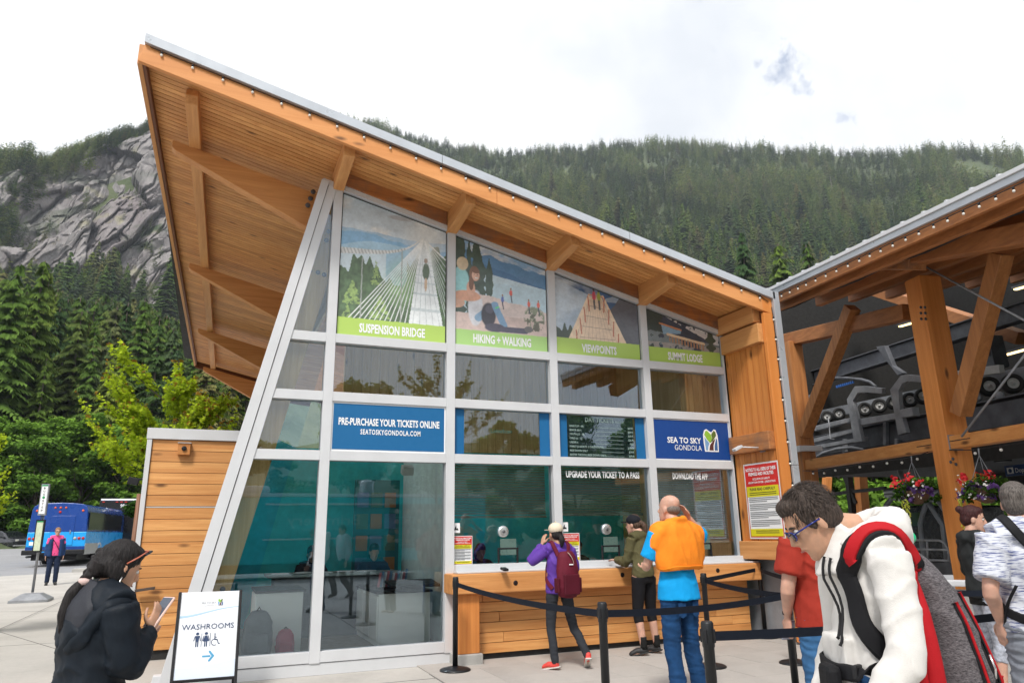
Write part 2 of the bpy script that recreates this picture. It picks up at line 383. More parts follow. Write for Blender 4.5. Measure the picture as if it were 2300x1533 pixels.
# left eave board and rear fascia
part(MB().prism([(xl(-.93)-.03, -.93, fz(-1.15, 0)), (xl(YE)-.03, YE+.1, fz(-.8, .0)), (xl(YE)-.03, YE+.1, fz(-.8, .3)), (xl(-.93)-.03, -.93, fz(-1.15, .25))], (.05, 0, 0)), 'eave_board', BEAM_Y, .003)
part(MB().prism([(xl(-.93)+.021, -.93, fz(-1.1, 0)+.02), (xl(YE)+.021, YE+.1, fz(-.8, 0)+.02), (xl(YE)+.021, YE+.1, fz(-.8, .13)), (xl(-.93)+.021, -.93, fz(-1.1, .14))], (.035, 0, 0)), 'eave_trim', DARKT)
part(MB().prism([(xl(YE), YE+.02, fz(-.8, -.05)), (7.4, YE+.02, fz(7.4, -.05)), (7.4, YE+.02, fz(7.4, .3)), (xl(YE), YE+.02, fz(-.8, .3))], (0, .06, 0)), 'rear_fascia', DARKT)
# long purlin under the left overhang, and the tapered cantilever beams below it
def xp(y): return -.60+.0235*(y+.6)
ys = [-.62, .42, 5.0, 9.45, 13.6]
part(MB().prism([(xp(-.62)-.07, -.62, zr(xp(-.62))-.20), (xp(13.7)-.07, 13.7, zr(xp(13.7))-.20), (xp(13.7)-.07, 13.7, zr(xp(13.7))), (xp(-.62)-.07, -.62, zr(xp(-.62))), (xp(-.62)-.07, -.66, zr(xp(-.62))-.1)], (.14, 0, 0)), 'purlin', BEAM_Y, .008)
for k, y in enumerate((.42, 4.95, 9.5, 13.75)):
    a = -.86+.0235*y; b = 2.2
    part(MB().prism([(a, y, zr(a)-.21), (a, y, zr(a)-.29), (a+.05, y, zr(a)-.34), (b, y, zr(a)-1.77), (b, y, zr(b)-.21), (a+.02, y, zr(a)-.20)], (0, .17, 0)), 'cantilever_beam', BEAM_X, .008)
    if k == 0:
        for q in ((703, 432), (697, 447), (691, 462)):
            p = PY(q[0], q[1], y); part(MB().lathe(p+Vector((0, -.014, 0)), [(.034, 0), (.034, .012), (.02, .014)], 12, (0, -1, 0)), 'bolt', plain('bolt_steel', (.12, .12, .13), .45, .6))
# side wall, set in behind the corner post
def sx(y, z): return po(z)+.10+.235*y
part(MB().add([(sx(.15, 0), .15, 0), (sx(3.5, 0), 3.5, 0), (sx(3.5, 5.7), 3.5, 5.7), (sx(.15, 5.9), .15, 5.9)]+[(sx(.15, 0)+.03, .15, 0), (sx(3.5, 0)+.03, 3.5, 0), (sx(3.5, 5.7)+.03, 3.5, 5.7), (sx(.15, 5.9)+.03, .15, 5.9)],
     [(0, 1, 2, 3), (7, 6, 5, 4), (0, 4, 5, 1), (3, 2, 6, 7), (0, 3, 7, 4), (1, 5, 6, 2)]), 'side_wall', GLASS)
# leaning glulam column inside the corner, with its bolts
def xr(z): return PY(520, 1316, .35).x + (z-PY(520, 1316, .35).z)*.236
part(MB().prism([(po(.16)+.14, .30, .16), (xr(.16), .30, .16), (xr(6.1), .30, 6.1), (po(6.1)+.12, .30, 6.1)], (0, .24, 0)), 'glulam_column', PALE_Z, .01)
for q in ((722, 507), (738, 520), (717, 524), (733, 540), (696, 608), (714, 612), (728, 617), (448, 1315), (472, 1318), (500, 1322)):
    p = PY(q[0], q[1], .30); part(MB().lathe(p, [(.03, 0), (.03, .012), (.018, .016)], 12, (0, -1, 0)), 'bolt', MATS['bolt_steel'])
# ---- interior
part(MB().bb((.3, 3.4, .1), (7.35, 3.5, 2.9)), 'back_wall', plain('inner_wall', rgb(70, 222, 226), .7))
for k in range(35):
    x = 1.95+k*.155
    part(MB().bb((x, 3.38, 2.9), (x+.149, 3.45, zr(x)-.02)), 'wall_board', PALE_Z)
part(MB().bb((7.36, .1, 1.0), (7.44, 5.1, zr(7.4)-.01)), 'inner_side_wall', PALE_Z)
part(MB().bb((6.75, .45, .1), (7.0, .75, zr(7)-.03)), 'inner_column', PALE_Z, .01)
for q in ((1585, 845), (1599, 846), (1612, 847)):
    p = PY(q[0], q[1], .45); part(MB().lathe(p, [(.03, 0), (.03, .012), (.018, .016)], 10, (0, -1, 0)), 'bolt', MATS['bolt_steel'])
part(MB().bb((2.84, .12, .16), (2.90, 2.6, 3.05)), 'partition', plain('partition_pale', (.72, .86, .84), .6))
part(MB().bb((2.9, .12, .1), (7.3, .16, 1.02)), 'inner_apron', plain('apron', (.3, .3, .3), .7))
# blinds behind the ticket windows
for i, zlo in ((1, 1.72), (2, 1.74), (3, 1.34)):
    mb = MB(); z = 2.36
    while z > zlo:
        mb.box((MX[i]/2+MX[i+1]/2, .20, z), (1.36, .035, .004), Matrix.Rotation(R(52), 3, 'X')); z -= .034
    mb.bb((MX[i]+.07, .18, zlo-.03), (MX[i+1]-.07, .22, zlo))
    o = part(mb, 'window_blind', plain('blind_slat' if i < 3 else 'blind_slat_white', (.20, .24, .19) if i < 3 else (.62, .68, .66), .6)); 
# ---- ticket counter
ctr = part(MB().bb((2.73, -.345, .80), (7.33, .0, 1.03)), 'counter', BEAM_X, .012)
for k in range(6):
    z0 = .085+k*.119; cuts = [2.88]+sorted(rnd.uniform(3.2, 7.1) for _ in range(2 if k % 2 else 1))+[7.30]
    for a, b in zip(cuts[:-1], cuts[1:]):
        part(MB().bb((a+.002, -.055-rnd.uniform(0, .004), z0), (b-.002, -.02, z0+.113)), 'cladding_plank', CEDAR_X, .004, ctr)
part(MB().bb((2.95, -.02, 0.0), (7.2, .05, .8)), 'counter_back', DARK, 0, ctr)
part(MB().bb((2.83, -.27, .13), (3.10, -.06, .799)), 'counter_leg', BEAM_Z, .008, ctr)
part(MB().bb((2.80, -.31, .0), (3.13, .0, .129)), 'footing', CONC, .012, ctr)
for q in ((1158, 1308), (1398, 1290), (1612, 1280)):
    p = PY(q[0], q[1], -.345); part(MB().lathe(p, [(.03, -.01), (.03, .004), (.018, .005)], 14, (0, -1, 0)), 'bolt', plain('bolt_dark', (.03, .02, .02), .5, .5), 0, ctr)
# ---- right-hand return wall with upright boards, beams, column and metal edge
for k in range(7):
    y = -.90+k*.128
    part(MB().bb((7.30, y, 1.16), (7.33, y+.121, zr(7.3)-.55)), 'wall_board', BOARD_Z)
part(MB().bb((7.27, -.05, 1.12), (7.33, -.02, zr(7.3)-.3)), 'corner_trim', BEAM_Z)
part(MB().bb((7.331, -.93, 1.1), (7.36, .1, zr(7.4))), 'return_wall', DARKT)
part(MB().bb((7.22, -.92, zr(7.2)-.62), (7.338, -.055, zr(7.2)-.33)), 'return_beam', BEAM_Y, .01)
part(MB().bb((7.20, -.92, 2.58), (7.338, -.055, 2.84)), 'return_beam', OLD_Y, .012)
part(MB().bb((7.22, -.92, 1.08), (7.338, -.055, 1.33)), 'return_beam', BEAM_Y, .01)
part(MB().bb((7.30, -.985, 0.05), (7.47, -.925, fz(7.39, .0)-.005)), 'corner_board', FASCZ, .004)
part(MB().prism([(7.302, -.987, fz(7.3, .0)), (7.47, -.987, fz(7.3, .0)-.04), (7.47, -.987, fz(7.47, .235)-.005), (7.302, -.987, fz(7.3, .235))], (0, .05, 0)), 'corner_board', FASCZ, .003)
part(MB().bb((7.475, -1.03, 0.05), (7.585, -.92, 2.35)), 'edge_flashing', METAL, .003)
part(MB().bb((7.475, -1.03, 2.356), (7.585, -.92, fz(7.5, .35))), 'edge_flashing', METAL, .003)
part(MB().bb((7.48, -.92, .05), (7.58, 8, fz(7.5, .3))), 'right_wall', plain('grey_panel', (.25, .26, .28), .5))
# lamp arm on the return wall
p = PX(1714, 1005, 7.29)
lp = thing('wall_lamp', 'grey arm lamp reaching from the boarded return wall over the logo banner', 'lamp', p)
MB().box(p+Vector((-.012, 0, 0)), (.02, .10, .12)).build('mounting_plate', GALV, lp, .004)
q = PX(1640, 1012, 6.95)
MB().tube([p+Vector((-.02, 0, .0)), p+Vector((-.42, 0, .0))], .010).build('arm', WHITE, lp)
MB().box(p+Vector((-.46, -.0, -.02)), (.14, .08, .035), Matrix.Rotation(R(-25), 3, 'Y')).build('lamp_head', WHITE, lp, .004)

# ---------------------------------------------------------------- printed window graphics (flat print, colours held per cell of the sheet)
def vcmat(name='printed_film', rough=.22):
    if name in MATS: return MATS[name]
    g = G(newmat(name)); a = g.n('ShaderNodeVertexColor', layer_name='ink').outputs[0]
    MATS[name] = g.out(g.bsdf(a, rough, 0, None)); return MATS[name]
def print_sheet(name, x0, x1, z0, ztop, y, painter, nx, nz, parent, label=None):
    """grid sheet from x0..x1, z0..ztop(x); painter gets u (0..1) and v in units of the width"""
    u = np.linspace(0, 1, nx+1); t = np.linspace(0, 1, nz+1); U, T = np.meshgrid(u, t)
    X = x0+(x1-x0)*U; top = np.array([ztop(a) for a in X[0]]); Z = z0+T*(top[None, :]-z0)
    co = np.stack([X, np.full_like(X, y), Z], -1).reshape(-1, 3)
    W = nx+1; i, j = np.meshgrid(np.arange(nx), np.arange(nz)); b = (j*W+i).ravel()
    faces = np.stack([b, b+1, b+W+1, b+W], 1)
    me = bpy.data.meshes.new(name); me.vertices.add(len(co)); me.vertices.foreach_set('co', co.ravel())
    me.loops.add(faces.size); me.loops.foreach_set('vertex_index', faces.ravel().astype(np.int32))
    me.polygons.add(len(faces)); me.polygons.foreach_set('loop_start', np.arange(0, faces.size, 4, dtype=np.int32)); me.polygons.foreach_set('loop_total', np.full(len(faces), 4, dtype=np.int32))
    me.update(calc_edges=True); me.validate()
    V = (Z-z0)/(x1-x0); uu, vv = U.ravel(), V.ravel(); wob = .006*(fb(uu*40, vv*40, 3)-.5); c = painter(uu+wob, vv+wob); c = c*(1+(vv > .175)*(.42*(fb(uu*13, vv*13, 5)-.5)+.30*(fb(uu*55+9, vv*55, 3)-.5)))[:, None]; c = np.clip(c, 0, 1)**.80*.92+.04  # inks lifted paler all over, imitating reflections that wash out the print
    ca = me.color_attributes.new('ink', 'FLOAT_COLOR', 'POINT'); ca.data.foreach_set('color', np.concatenate([c, np.ones((len(c), 1))], 1).ravel())
    me.materials.append(vcmat())
    o = link(me, name, parent)
    if label: o['label'] = label
    return o
def A(*c): return np.array(rgb(*c))
_rs = np.random.RandomState(3); _T = _rs.rand(64, 64)
def vn(x, y):                                                 # value noise
    xi = np.floor(x).astype(int); yi = np.floor(y).astype(int); fx = x-xi; fy = y-yi; fx = fx*fx*(3-2*fx); fy = fy*fy*(3-2*fy)
    g = lambda a, b: _T[a % 64, b % 64]
    return (g(xi, yi)*(1-fx)+g(xi+1, yi)*fx)*(1-fy)+(g(xi, yi+1)*(1-fx)+g(xi+1, yi+1)*fx)*fy
def fb(x, y, o=4): return sum(vn(x*2**k+7*k, y*2**k+3*k)*.5**(k+1) for k in range(o))/(1-.5**o)
def lay(c, m, col):
    m = np.clip(m, 0, 1)[:, None]; return c*(1-m)+np.asarray(col)*m
def seg(u, v, a, b, w):                                       # soft line mask
    a = np.array(a); b = np.array(b); d = b-a; t = np.clip(((u-a[0])*d[0]+(v-a[1])*d[1])/(d@d), 0, 1)
    return np.clip((w-np.hypot(u-a[0]-t*d[0], v-a[1]-t*d[1]))/.004+.5, 0, 1)
def ell(u, v, cx, cy, rx, ry, s=12): return np.clip((1-np.hypot((u-cx)/rx, (v-cy)/ry))*s, 0, 1)
def pol(u, v, pts):                                           # convex or concave polygon mask
    m = np.zeros(len(u), bool); n = len(pts)
    for i in range(n):
        (x1, y1), (x2, y2) = pts[i], pts[(i+1) % n]
        c = ((y1 > v) != (y2 > v)); m ^= c & (u < (x2-x1)*(v-y1)/((y2-y1) or 1e-9)+x1)
    return m.astype(float)
GREEN1, GREEN2 = A(158, 196, 66), A(150, 200, 100)
def band(c, u, v, h, col): return lay(c, (v < h).astype(float), col)
def p_bridge(u, v):
    n = fb(u*5, v*9); c = lay(np.tile(A(196, 208, 216), (len(u), 1)), (v-1.0)*1.6, A(150, 182, 204))
    c = lay(c, (n-.5)*3, A(236, 234, 228)); c = lay(c, ell(u, v, .30, 1.42, .22, .05, 3)*.8, A(232, 226, 208)); c = lay(c, ell(u, v, .55, 1.2, .14, .03, 3)*.8, A(150, 152, 156))
    for h, a, col in ((1.03, .10, (118, 168, 205)), (.98, .16, (96, 158, 205)), (.90, .13, (158, 196, 216))):
        c = lay(c, (v < h+a*(fb(u*2.2+h*9, u*0+h)-.5)-.05*np.abs(u-.3)).astype(float)*(.75), A(*col))
    c = lay(c, ((v < .82) & (u < .42)).astype(float)*.9, A(205, 222, 230))
    tr = fb(u*26, v*15); edge = .62+.12*np.sin(u*9)+.22*(vn(u*26, v*0+.5)-.5)
    c = lay(c, ((v < edge+.20*(u > .62))).astype(float), np.outer(.35+1.3*fb(u*34+2, v*24, 5)**1.3, A(60, 88, 52)))
    c = lay(c, ell(u, v, .58, .55, .22, .28, 1.3)*.5, A(150, 205, 120))
    for cx, cy, r in ((.12, .42, .09), (.38, .30, .10), (.33, .62, .05), (.08, .2, .06)):
        c = lay(c, (np.abs(u-cx)+.03*(vn(u*60, v*60)-.5) < r*(cy+.12-v)/.24)*(np.abs(v-cy) < .12)*(fb(u*45, v*45) > .42)*.85, np.outer(.6+.7*vn(u*70, v*70), A(128, 160, 78)))
    V0 = (.775, 1.02)
    deck = pol(u, v, [(.64, .10), (.99, .10), (.82, 1.0), (.755, 1.0)]); c = lay(c, deck, A(228, 234, 236))
    for k in range(5): c = lay(c, seg(u, v, V0, (.68+k*.07, .1), .0025)*.7, A(120, 136, 140))
    c = lay(c, deck*((np.sin(1/(1.13-v)*22) > .9)), A(190, 202, 206))
    for k in range(12): c = lay(c, seg(u, v, V0, (-.02+k*.055, .02+.0*k), .0042)*.9, A(236, 240, 240))
    for k in range(9): c = lay(c, seg(u, v, (.80, 1.0), (1.02, .18+k*.08), .003)*.8, A(206, 216, 214))
    x = np.clip((u+.02)/.78, 0, 1); cab = .80+.05*x+.17*x**5; c = lay(c, (np.abs(v-cab) < .026*(1-x)+.006)*(u < .77), A(214, 216, 214)); c = lay(c, (np.abs(v-cab) < .026*(1-x)+.006)*(u < .6)*(np.sin(u*190+v*80) > .3)*.7, A(130, 132, 134))
    c = lay(c, seg(u, v, (.82, .98), (1.0, .83), .006), A(226, 228, 226))
    for q in ((.2, .75), (.57, .86)): c = lay(c, seg(u, v, (q[0], .1), q, .005), A(150, 156, 150))
    c = lay(c, ell(u, v, .805, .69, .035, .09), A(64, 84, 60)); c = lay(c, ell(u, v, .803, .80, .018, .025), A(120, 84, 58)); c = lay(c, ell(u, v, .805, .56, .014, .07), A(200, 164, 130))
    c = lay(c, ell(u, v, .80, 1.04, .25, .30, 1.2)*.45, A(250, 248, 238)); return band(c, u, v, .165, GREEN1)
def p_hike(u, v):
    n = fb(u*4, v*8); c = lay(np.tile(A(120, 164, 206), (len(u), 1)), (n-.42)*4, A(226, 226, 222))
    c = lay(c, (v < 1.02-.22*u+.06*fb(u*8, u*0)).astype(float), A(74, 124, 172)); c = lay(c, (v < .93-.26*u+.05*fb(u*11, u*0+4)).astype(float)*.8, A(52, 98, 148))
    c = lay(c, (v < .84-.16*u), A(186, 212, 226)); c = lay(c, (v < .70-.02*u)*(u > .3), A(176, 206, 222))
    t = fb(u*30, v*22)
    for cx, top, wd in ((.04, 1.25, .09), (.14, 1.13, .05), (.22, 1.17, .075), (.36, .96, .06), (.27, 1.0, .07)):
        c = lay(c, (np.abs(u-cx) < wd*(.35+.65*vn(v*24, v*0+cx*40))*np.clip((top-v)*6, 0, 1))*(v > .3), np.outer(.5+t, A(44, 66, 56)))
    c = lay(c, (v < .52-.18*(u-.4)+.03*fb(u*7, u*0+2))*(u > .25), A(214, 194, 188)); c = lay(c, (v < .34), np.outer(.9+.2*t, A(206, 180, 172)))
    c = lay(c, ell(u, v, .86, .36, .13, .13, 6)*(t > .45), A(120, 130, 104)); c = lay(c, (t > .52)*ell(u, v, .86, .30, .12, .10, 9), A(84, 84, 70))
    for q, col in (((.60, .60), (226, 72, 56)), ((.80, .50), (222, 80, 60)), ((.91, .50), (222, 90, 70)), ((.505, .52), (70, 90, 170))):
        c = lay(c, ell(u, v, q[0], q[1], .018, .035), A(*col)); c = lay(c, ell(u, v, q[0], q[1]+.045, .009, .013), A(130, 90, 70)); c = lay(c, seg(u, v, (q[0], q[1]-.03), (q[0]+.01, q[1]-.1), .007), A(50, 50, 70))
    c = lay(c, ell(u, v, .05, .62, .10, .22), A(140, 208, 212)); c = lay(c, ell(u, v, .07, .86, .065, .075), A(206, 180, 140)); c = lay(c, ell(u, v, .0, .44, .10, .06), A(216, 160, 132))
    c = lay(c, ell(u, v, .21, .40, .085, .20, 8), A(216, 218, 226)); c = lay(c, ell(u, v, .12, .52, .16, .06, 8), A(216, 150, 118)); c = lay(c, ell(u, v, .16, .60, .05, .09, 8), A(220, 158, 128))
    c = lay(c, ell(u, v, .200, .765, .058, .085), A(110, 68, 44)); c = lay(c, ell(u, v, .165, .66, .028, .08), A(100, 60, 40)); c = lay(c, ell(u, v, .212, .748, .043, .062), A(226, 170, 142)); c = lay(c, ell(u, v, .215, .79, .040, .022), A(110, 68, 44)); c = lay(c, ell(u, v, .222, .722, .020, .008), A(250, 246, 240))
    for ex in (.198, .232): c = lay(c, ell(u, v, ex, .757, .006, .005), A(50, 34, 30))
    c = lay(c, ell(u, v, .235, .73, .035, .05, 2)*.25, A(150, 90, 70))
    c = lay(c, seg(u, v, (.24, .30), (.42, .45), .040), A(120, 160, 196)); c = lay(c, ell(u, v, .35, .34, .085, .14, 7), A(38, 38, 50)); c = lay(c, ell(u, v, .36, .40, .05, .05, 4), A(66, 66, 84)); c = lay(c, seg(u, v, (.42, .45), (.52, .24), .036), A(104, 146, 186)); c = lay(c, ell(u, v, .42, .21, .12, .05, 7), A(58, 56, 74))
    c = lay(c, seg(u, v, (.50, .20), (.76, .205), .03), A(60, 60, 80)); c = lay(c, ell(u, v, .79, .225, .05, .035), A(90, 88, 90)); c = lay(c, seg(u, v, (.43, .42), (.46, .435), .008), A(80, 210, 120))
    return band(c, u, v, .165, GREEN2)
def p_view(u, v):
    n = fb(u*4, v*7); c = lay(np.tile(A(40, 78, 124), (len(u), 1)), (n-.50)*3+(.45-u)*2.2, A(196, 206, 214)); c = lay(c, (n-.62)*3, A(150, 165, 180))
    c = lay(c, ((v < .80-.35*(u-.05)) & (u < .62)).astype(float)*.6, A(186, 206, 224))
    c = lay(c, ((v > .62)*(v < .70-.4*np.abs(u-.72)))*.8, A(150, 168, 188))
    c = lay(c, (v < .40+.26*np.clip((u-.55)*4, 0, 1)+.05*fb(u*9, u*0))*(u > .5), np.outer(.6+.8*fb(u*14, v*14), A(70, 74, 84)))
    c = lay(c, (v < .24+.10*vn(u*30, u*0))*(u < .3), A(40, 56, 46))
    c = lay(c, pol(u, v, [(.22, .14), (.78, .14), (.56, .66), (.40, .66)]), A(226, 196, 164))
    for k in range(10): c = lay(c, seg(u, v, (.405+k*.0165, .62), (.26+k*.053, .13), .0028)*.7, A(170, 132, 104))
    for k in range(4): c = lay(c, seg(u, v, (.39-k*.035, .56-k*.12), (.58+k*.04, .53-k*.11), .004)*.7, A(120, 96, 84))
    for s in (-1, 1):
        c = lay(c, pol(u, v, [(.49+s*.09, .69), (.49+s*.07, .69), (.49+s*.28, .13), (.49+s*.37, .13)]), A(236, 206, 170))
        for k in range(5): x = .49+s*(.10+k*.052); c = lay(c, seg(u, v, (x, .66-k*.13), (x-s*.012, .50-k*.13), .007), A(180, 84, 54))
    c = lay(c, seg(u, v, (.40, .68), (.57, .67), .007), A(210, 130, 90))
    for x, col in ((.465, (206, 62, 84)), (.525, (150, 160, 52))):
        c = lay(c, ell(u, v, x, .67, .022, .06), A(*col)); c = lay(c, ell(u, v, x, .74, .013, .02), A(60, 40, 34)); c = lay(c, seg(u, v, (x, .62), (x+.005, .53), .012), A(70, 66, 70))
    return band(c, u, v, .175, GREEN1)
def p_lodge(u, v):
    t = fb(u*16, v*16); c = np.outer(.5+1.1*t, A(30, 42, 60)); c = lay(c, (v > .62-.42*(u-.1))*(t > .42)*(v < .90-.45*u)*.95, A(206, 204, 204)); c = lay(c, (v > .92-.42*u), A(70, 104, 150))
    c = lay(c, (np.abs(u-.08) < .14*vn(v*20, v*0)+.02), A(30, 44, 40)); c = lay(c, (v < .38-.12*u)*(t > .4), A(96, 108, 112)); c = lay(c, (v < .24)*(t > .45), A(140, 136, 132))
    c = lay(c, pol(u, v, [(.20, .45), (.42, .40), (.48, .42), (.46, .36), (.22, .34)]), A(120, 160, 190)); c = lay(c, seg(u, v, (.18, .465), (.47, .405), .01), A(196, 120, 70))
    c = lay(c, seg(u, v, (.28, .34), (.78, .265), .016), A(220, 190, 150)); c = lay(c, (np.abs(v-(.29-.14*(u-.28))) < .035)*(u > .3)*(u < .78)*(np.sin(u*150) > 0), A(150, 104, 70))
    c = lay(c, (np.abs(u-.88) < .07*vn(v*22, v*0+9)+.02)*(v < .45), A(40, 54, 40)); return band(c, u, v, .175, GREEN1)
PH = [('poster', p_bridge, 'SUSPENSION BRIDGE', 'poster of a walker on a white rope suspension bridge over forest'), ('poster', p_hike, 'HIKING + WALKING', 'poster of hikers sitting on rock above a blue inlet'),
      ('poster', p_view, 'VIEWPOINTS', 'poster of a wooden viewing platform against dark blue sky'), ('poster', p_lodge, 'SUMMIT LODGE', 'poster of a lodge below a snowy dark mountain')]
for i, (nm, pf, tx, lb) in enumerate(PH):
    x0, x1 = MX[i]+.062, MX[i+1]-.062
    part(MB().prism([(x0, .0, ZA+.06), (x1, .0, ZA+.06), (x1, .0, zt(x1)-.03), (x0, .0, zt(x0)-.03)], (0, .02, 0)), 'window_pane', DARK)
    o = print_sheet(nm, x0+.012, x1-.012, ZA+.06, lambda x: zt(x)-.045, -.006, pf, 190, 240, tb, lb)
    text(tx, o, WHITEP, ((x0+x1)/2, -.006, ZA+.115), (1, 0, 0), (0, 0, 1), .115, (x1-x0)*(.60, .62, .41, .47)[i], .035)
BLUE = plain('banner_blue', rgb(0, 96, 150), .6, 0, .0); BLUE2 = plain('banner_blue_deep', rgb(4, 64, 138), .6, 0, .0)
x0, x1 = MX[0]+.06, MX[1]-.06
bn = part(MB().bb((x0, -.02, ZC+.06), (x1, .0, ZB-.06)), 'banner', WHITEP); bn['label'] = 'blue banner about buying tickets online'
part(MB().bb((x0+.02, -.024, ZC+.08), (x1-.02, -.0205, ZB-.08)), 'banner_face', BLUE, 0, bn)
text('PRE-PURCHASE YOUR TICKETS ONLINE', bn, WHITEP, ((x0+x1)/2, -.024, 2.81), (1, 0, 0), (0, 0, 1), .085, 1.28, .03)
text('SEATOSKYGONDOLA.COM', bn, WHITEP, ((x0+x1)/2+.01, -.024, 2.70), (1, 0, 0), (0, 0, 1), .062, .76, .025, sp=1.15)
x0, x1 = MX[3]+.06, MX[4]-.05
bn = part(MB().bb((x0, -.02, ZC+.06), (x1, .0, ZB-.06)), 'banner', WHITEP); bn['label'] = 'blue banner with a heart-and-road logo'
part(MB().bb((x0+.015, -.024, ZC+.075), (x1-.02, -.0205, ZB-.075)), 'banner_face', BLUE2, 0, bn)
text('SEA TO SKY', bn, WHITEP, (6.72, -.024, 2.74), (1, 0, 0), (0, 0, 1), .082, .60, .025, 'R')
text('GONDOLA', bn, WHITEP, (6.72, -.024, 2.635), (1, 0, 0), (0, 0, 1), .078, .48, 0, 'R')
def logo(parent, O, s, X=Vector((1, 0, 0)), Z=Vector((0, 0, 1)), outline=True):
    """heart above, river and road below, in a rounded frame; O = centre, s = height"""
    nrm = X.cross(Z); P = lambda a, b, k: O+X*(a*s)+Z*(b*s)+nrm*(.0012*k+.001)
    def flat(pts, k, mat, nm='logo'): MB().add([P(a, b, k) for a, b in pts], [tuple(range(len(pts)))]).build(nm, mat, parent)
    out = [(-.36, -.5), (-.40, -.1), (-.40, .25), (-.32, .44), (-.2, .5), (-.05, .40), (.06, .36), (.2, .5), (.3, .47), (.38, .25), (.40, -.1), (.38, -.5)]
    if outline: flat(out, 1, WHITEP)
    q = [(a*.86, b*.9+.0) for a, b in out]
    flat(q, 2, WHITEP)
    flat([(-.34, .24), (-.27, .40), (-.18, .43), (.02, .26), (.06, .12), (-.05, -.12), (-.2, .02)], 3, plain('logo_green', rgb(140, 186, 64), .4, 0, .02))
    flat([(.04, .24), (.06, .31), (.19, .44), (.28, .38), (.30, .22), (.10, -.02), (-.04, -.10), (.07, .12)], 3, plain('logo_olive', rgb(90, 110, 50), .4, 0, .02))
    flat([(-.345, .16), (-.22, .0), (-.09, -.13), (-.16, -.25), (-.2, -.44), (-.31, -.44)], 3, plain('logo_blue', rgb(120, 160, 200), .4, 0, .02))
    flat([(-.13, -.44), (-.08, -.22), (.12, .0), (.25, .10), (.12, -.2), (.10, -.44)], 3, plain('logo_brown', rgb(90, 52, 50), .4, 0, .02))
    flat([(.30, .12), (.34, .0), (.33, -.44), (.16, -.44), (.18, -.2)], 3, plain('logo_steel', rgb(60, 100, 150), .4, 0, .02))
logo(bn, Vector((6.90, -.0245, 2.795)), .34)
# side strips and the price list
for i in (1, 2):
    x0, x1 = MX[i]+.065, MX[i+1]-.065
    for a, b in ((x0, x0+.14), (x1-.15, x1)): part(MB().bb((a, .02, ZC+.065), (b, .028, ZB-.065)), 'blue_strip', BLUE)
    if i == 2: part(MB().bb((x0+.16, .05, ZC+.07), (x1-.17, .06, ZB-.07)), 'price_screen', plain('screen_dim', (.035, .075, .08), .25))
LT = plain('price_lettering', rgb(168, 196, 190), .5, 0, .02)
px0, px1 = MX[2]+.24, MX[3]-.26
text('DAY TICKETS', tb, LT, ((px0+px1)/2-.03, .02, 2.995), (1, 0, 0), (0, 0, 1), .062, .46, .01, name='lettering')
text('PLUS TAX', tb, LT, ((px0+px1)/2+.30, .02, 2.995), (1, 0, 0), (0, 0, 1), .03, .14)
for k, (a, b) in enumerate((('ADULT (19 - 64)', '$69.95'), ('SENIOR (65+)', '$59.95'), ('YOUTH (13 - 18)', '$39.95'), ('CHILD (6 - 12)', '$26.95'), ('UNDER 6', 'FREE'), ('FAMILY (2 ADULTS, 2 CHILD/YOUTH)', '$149.95'), ('RIDE DOWN ONLY', '$19.05'), ('BUSTER THE DOG (RIDE DOWN ONLY)', '$19.05'))):
    z = 2.915-k*.057
    text(a, tb, LT, (px0, .02, z), (1, 0, 0), (0, 0, 1), .028, None, .005, 'L'); text(b, tb, LT, (px1, .02, z-.002), (1, 0, 0), (0, 0, 1), .028, None, .005, 'R')
    part(MB().bb((px0+.40+.1*(k > 4), .012, z), (px1-.17, .013, z+.003)), 'rule', LT)
text('LumaScan', tb, plain('lumi_green', rgb(60, 110, 100), .5, 0, .02), (3.52, .02, 2.79), (1, 0, 0), (0, 0, 1), .05, .30)
text('UPGRADE YOUR TICKET TO A PASS', tb, WHITEP, (MX[2]+.75, .024, 2.22), (1, 0, 0), (0, 0, 1), .085, 1.17, .03)
text('DOWNLOAD THE APP', tb, WHITEP, (MX[3]+.68, .024, 2.22), (1, 0, 0), (0, 0, 1), .085, .62, .03)
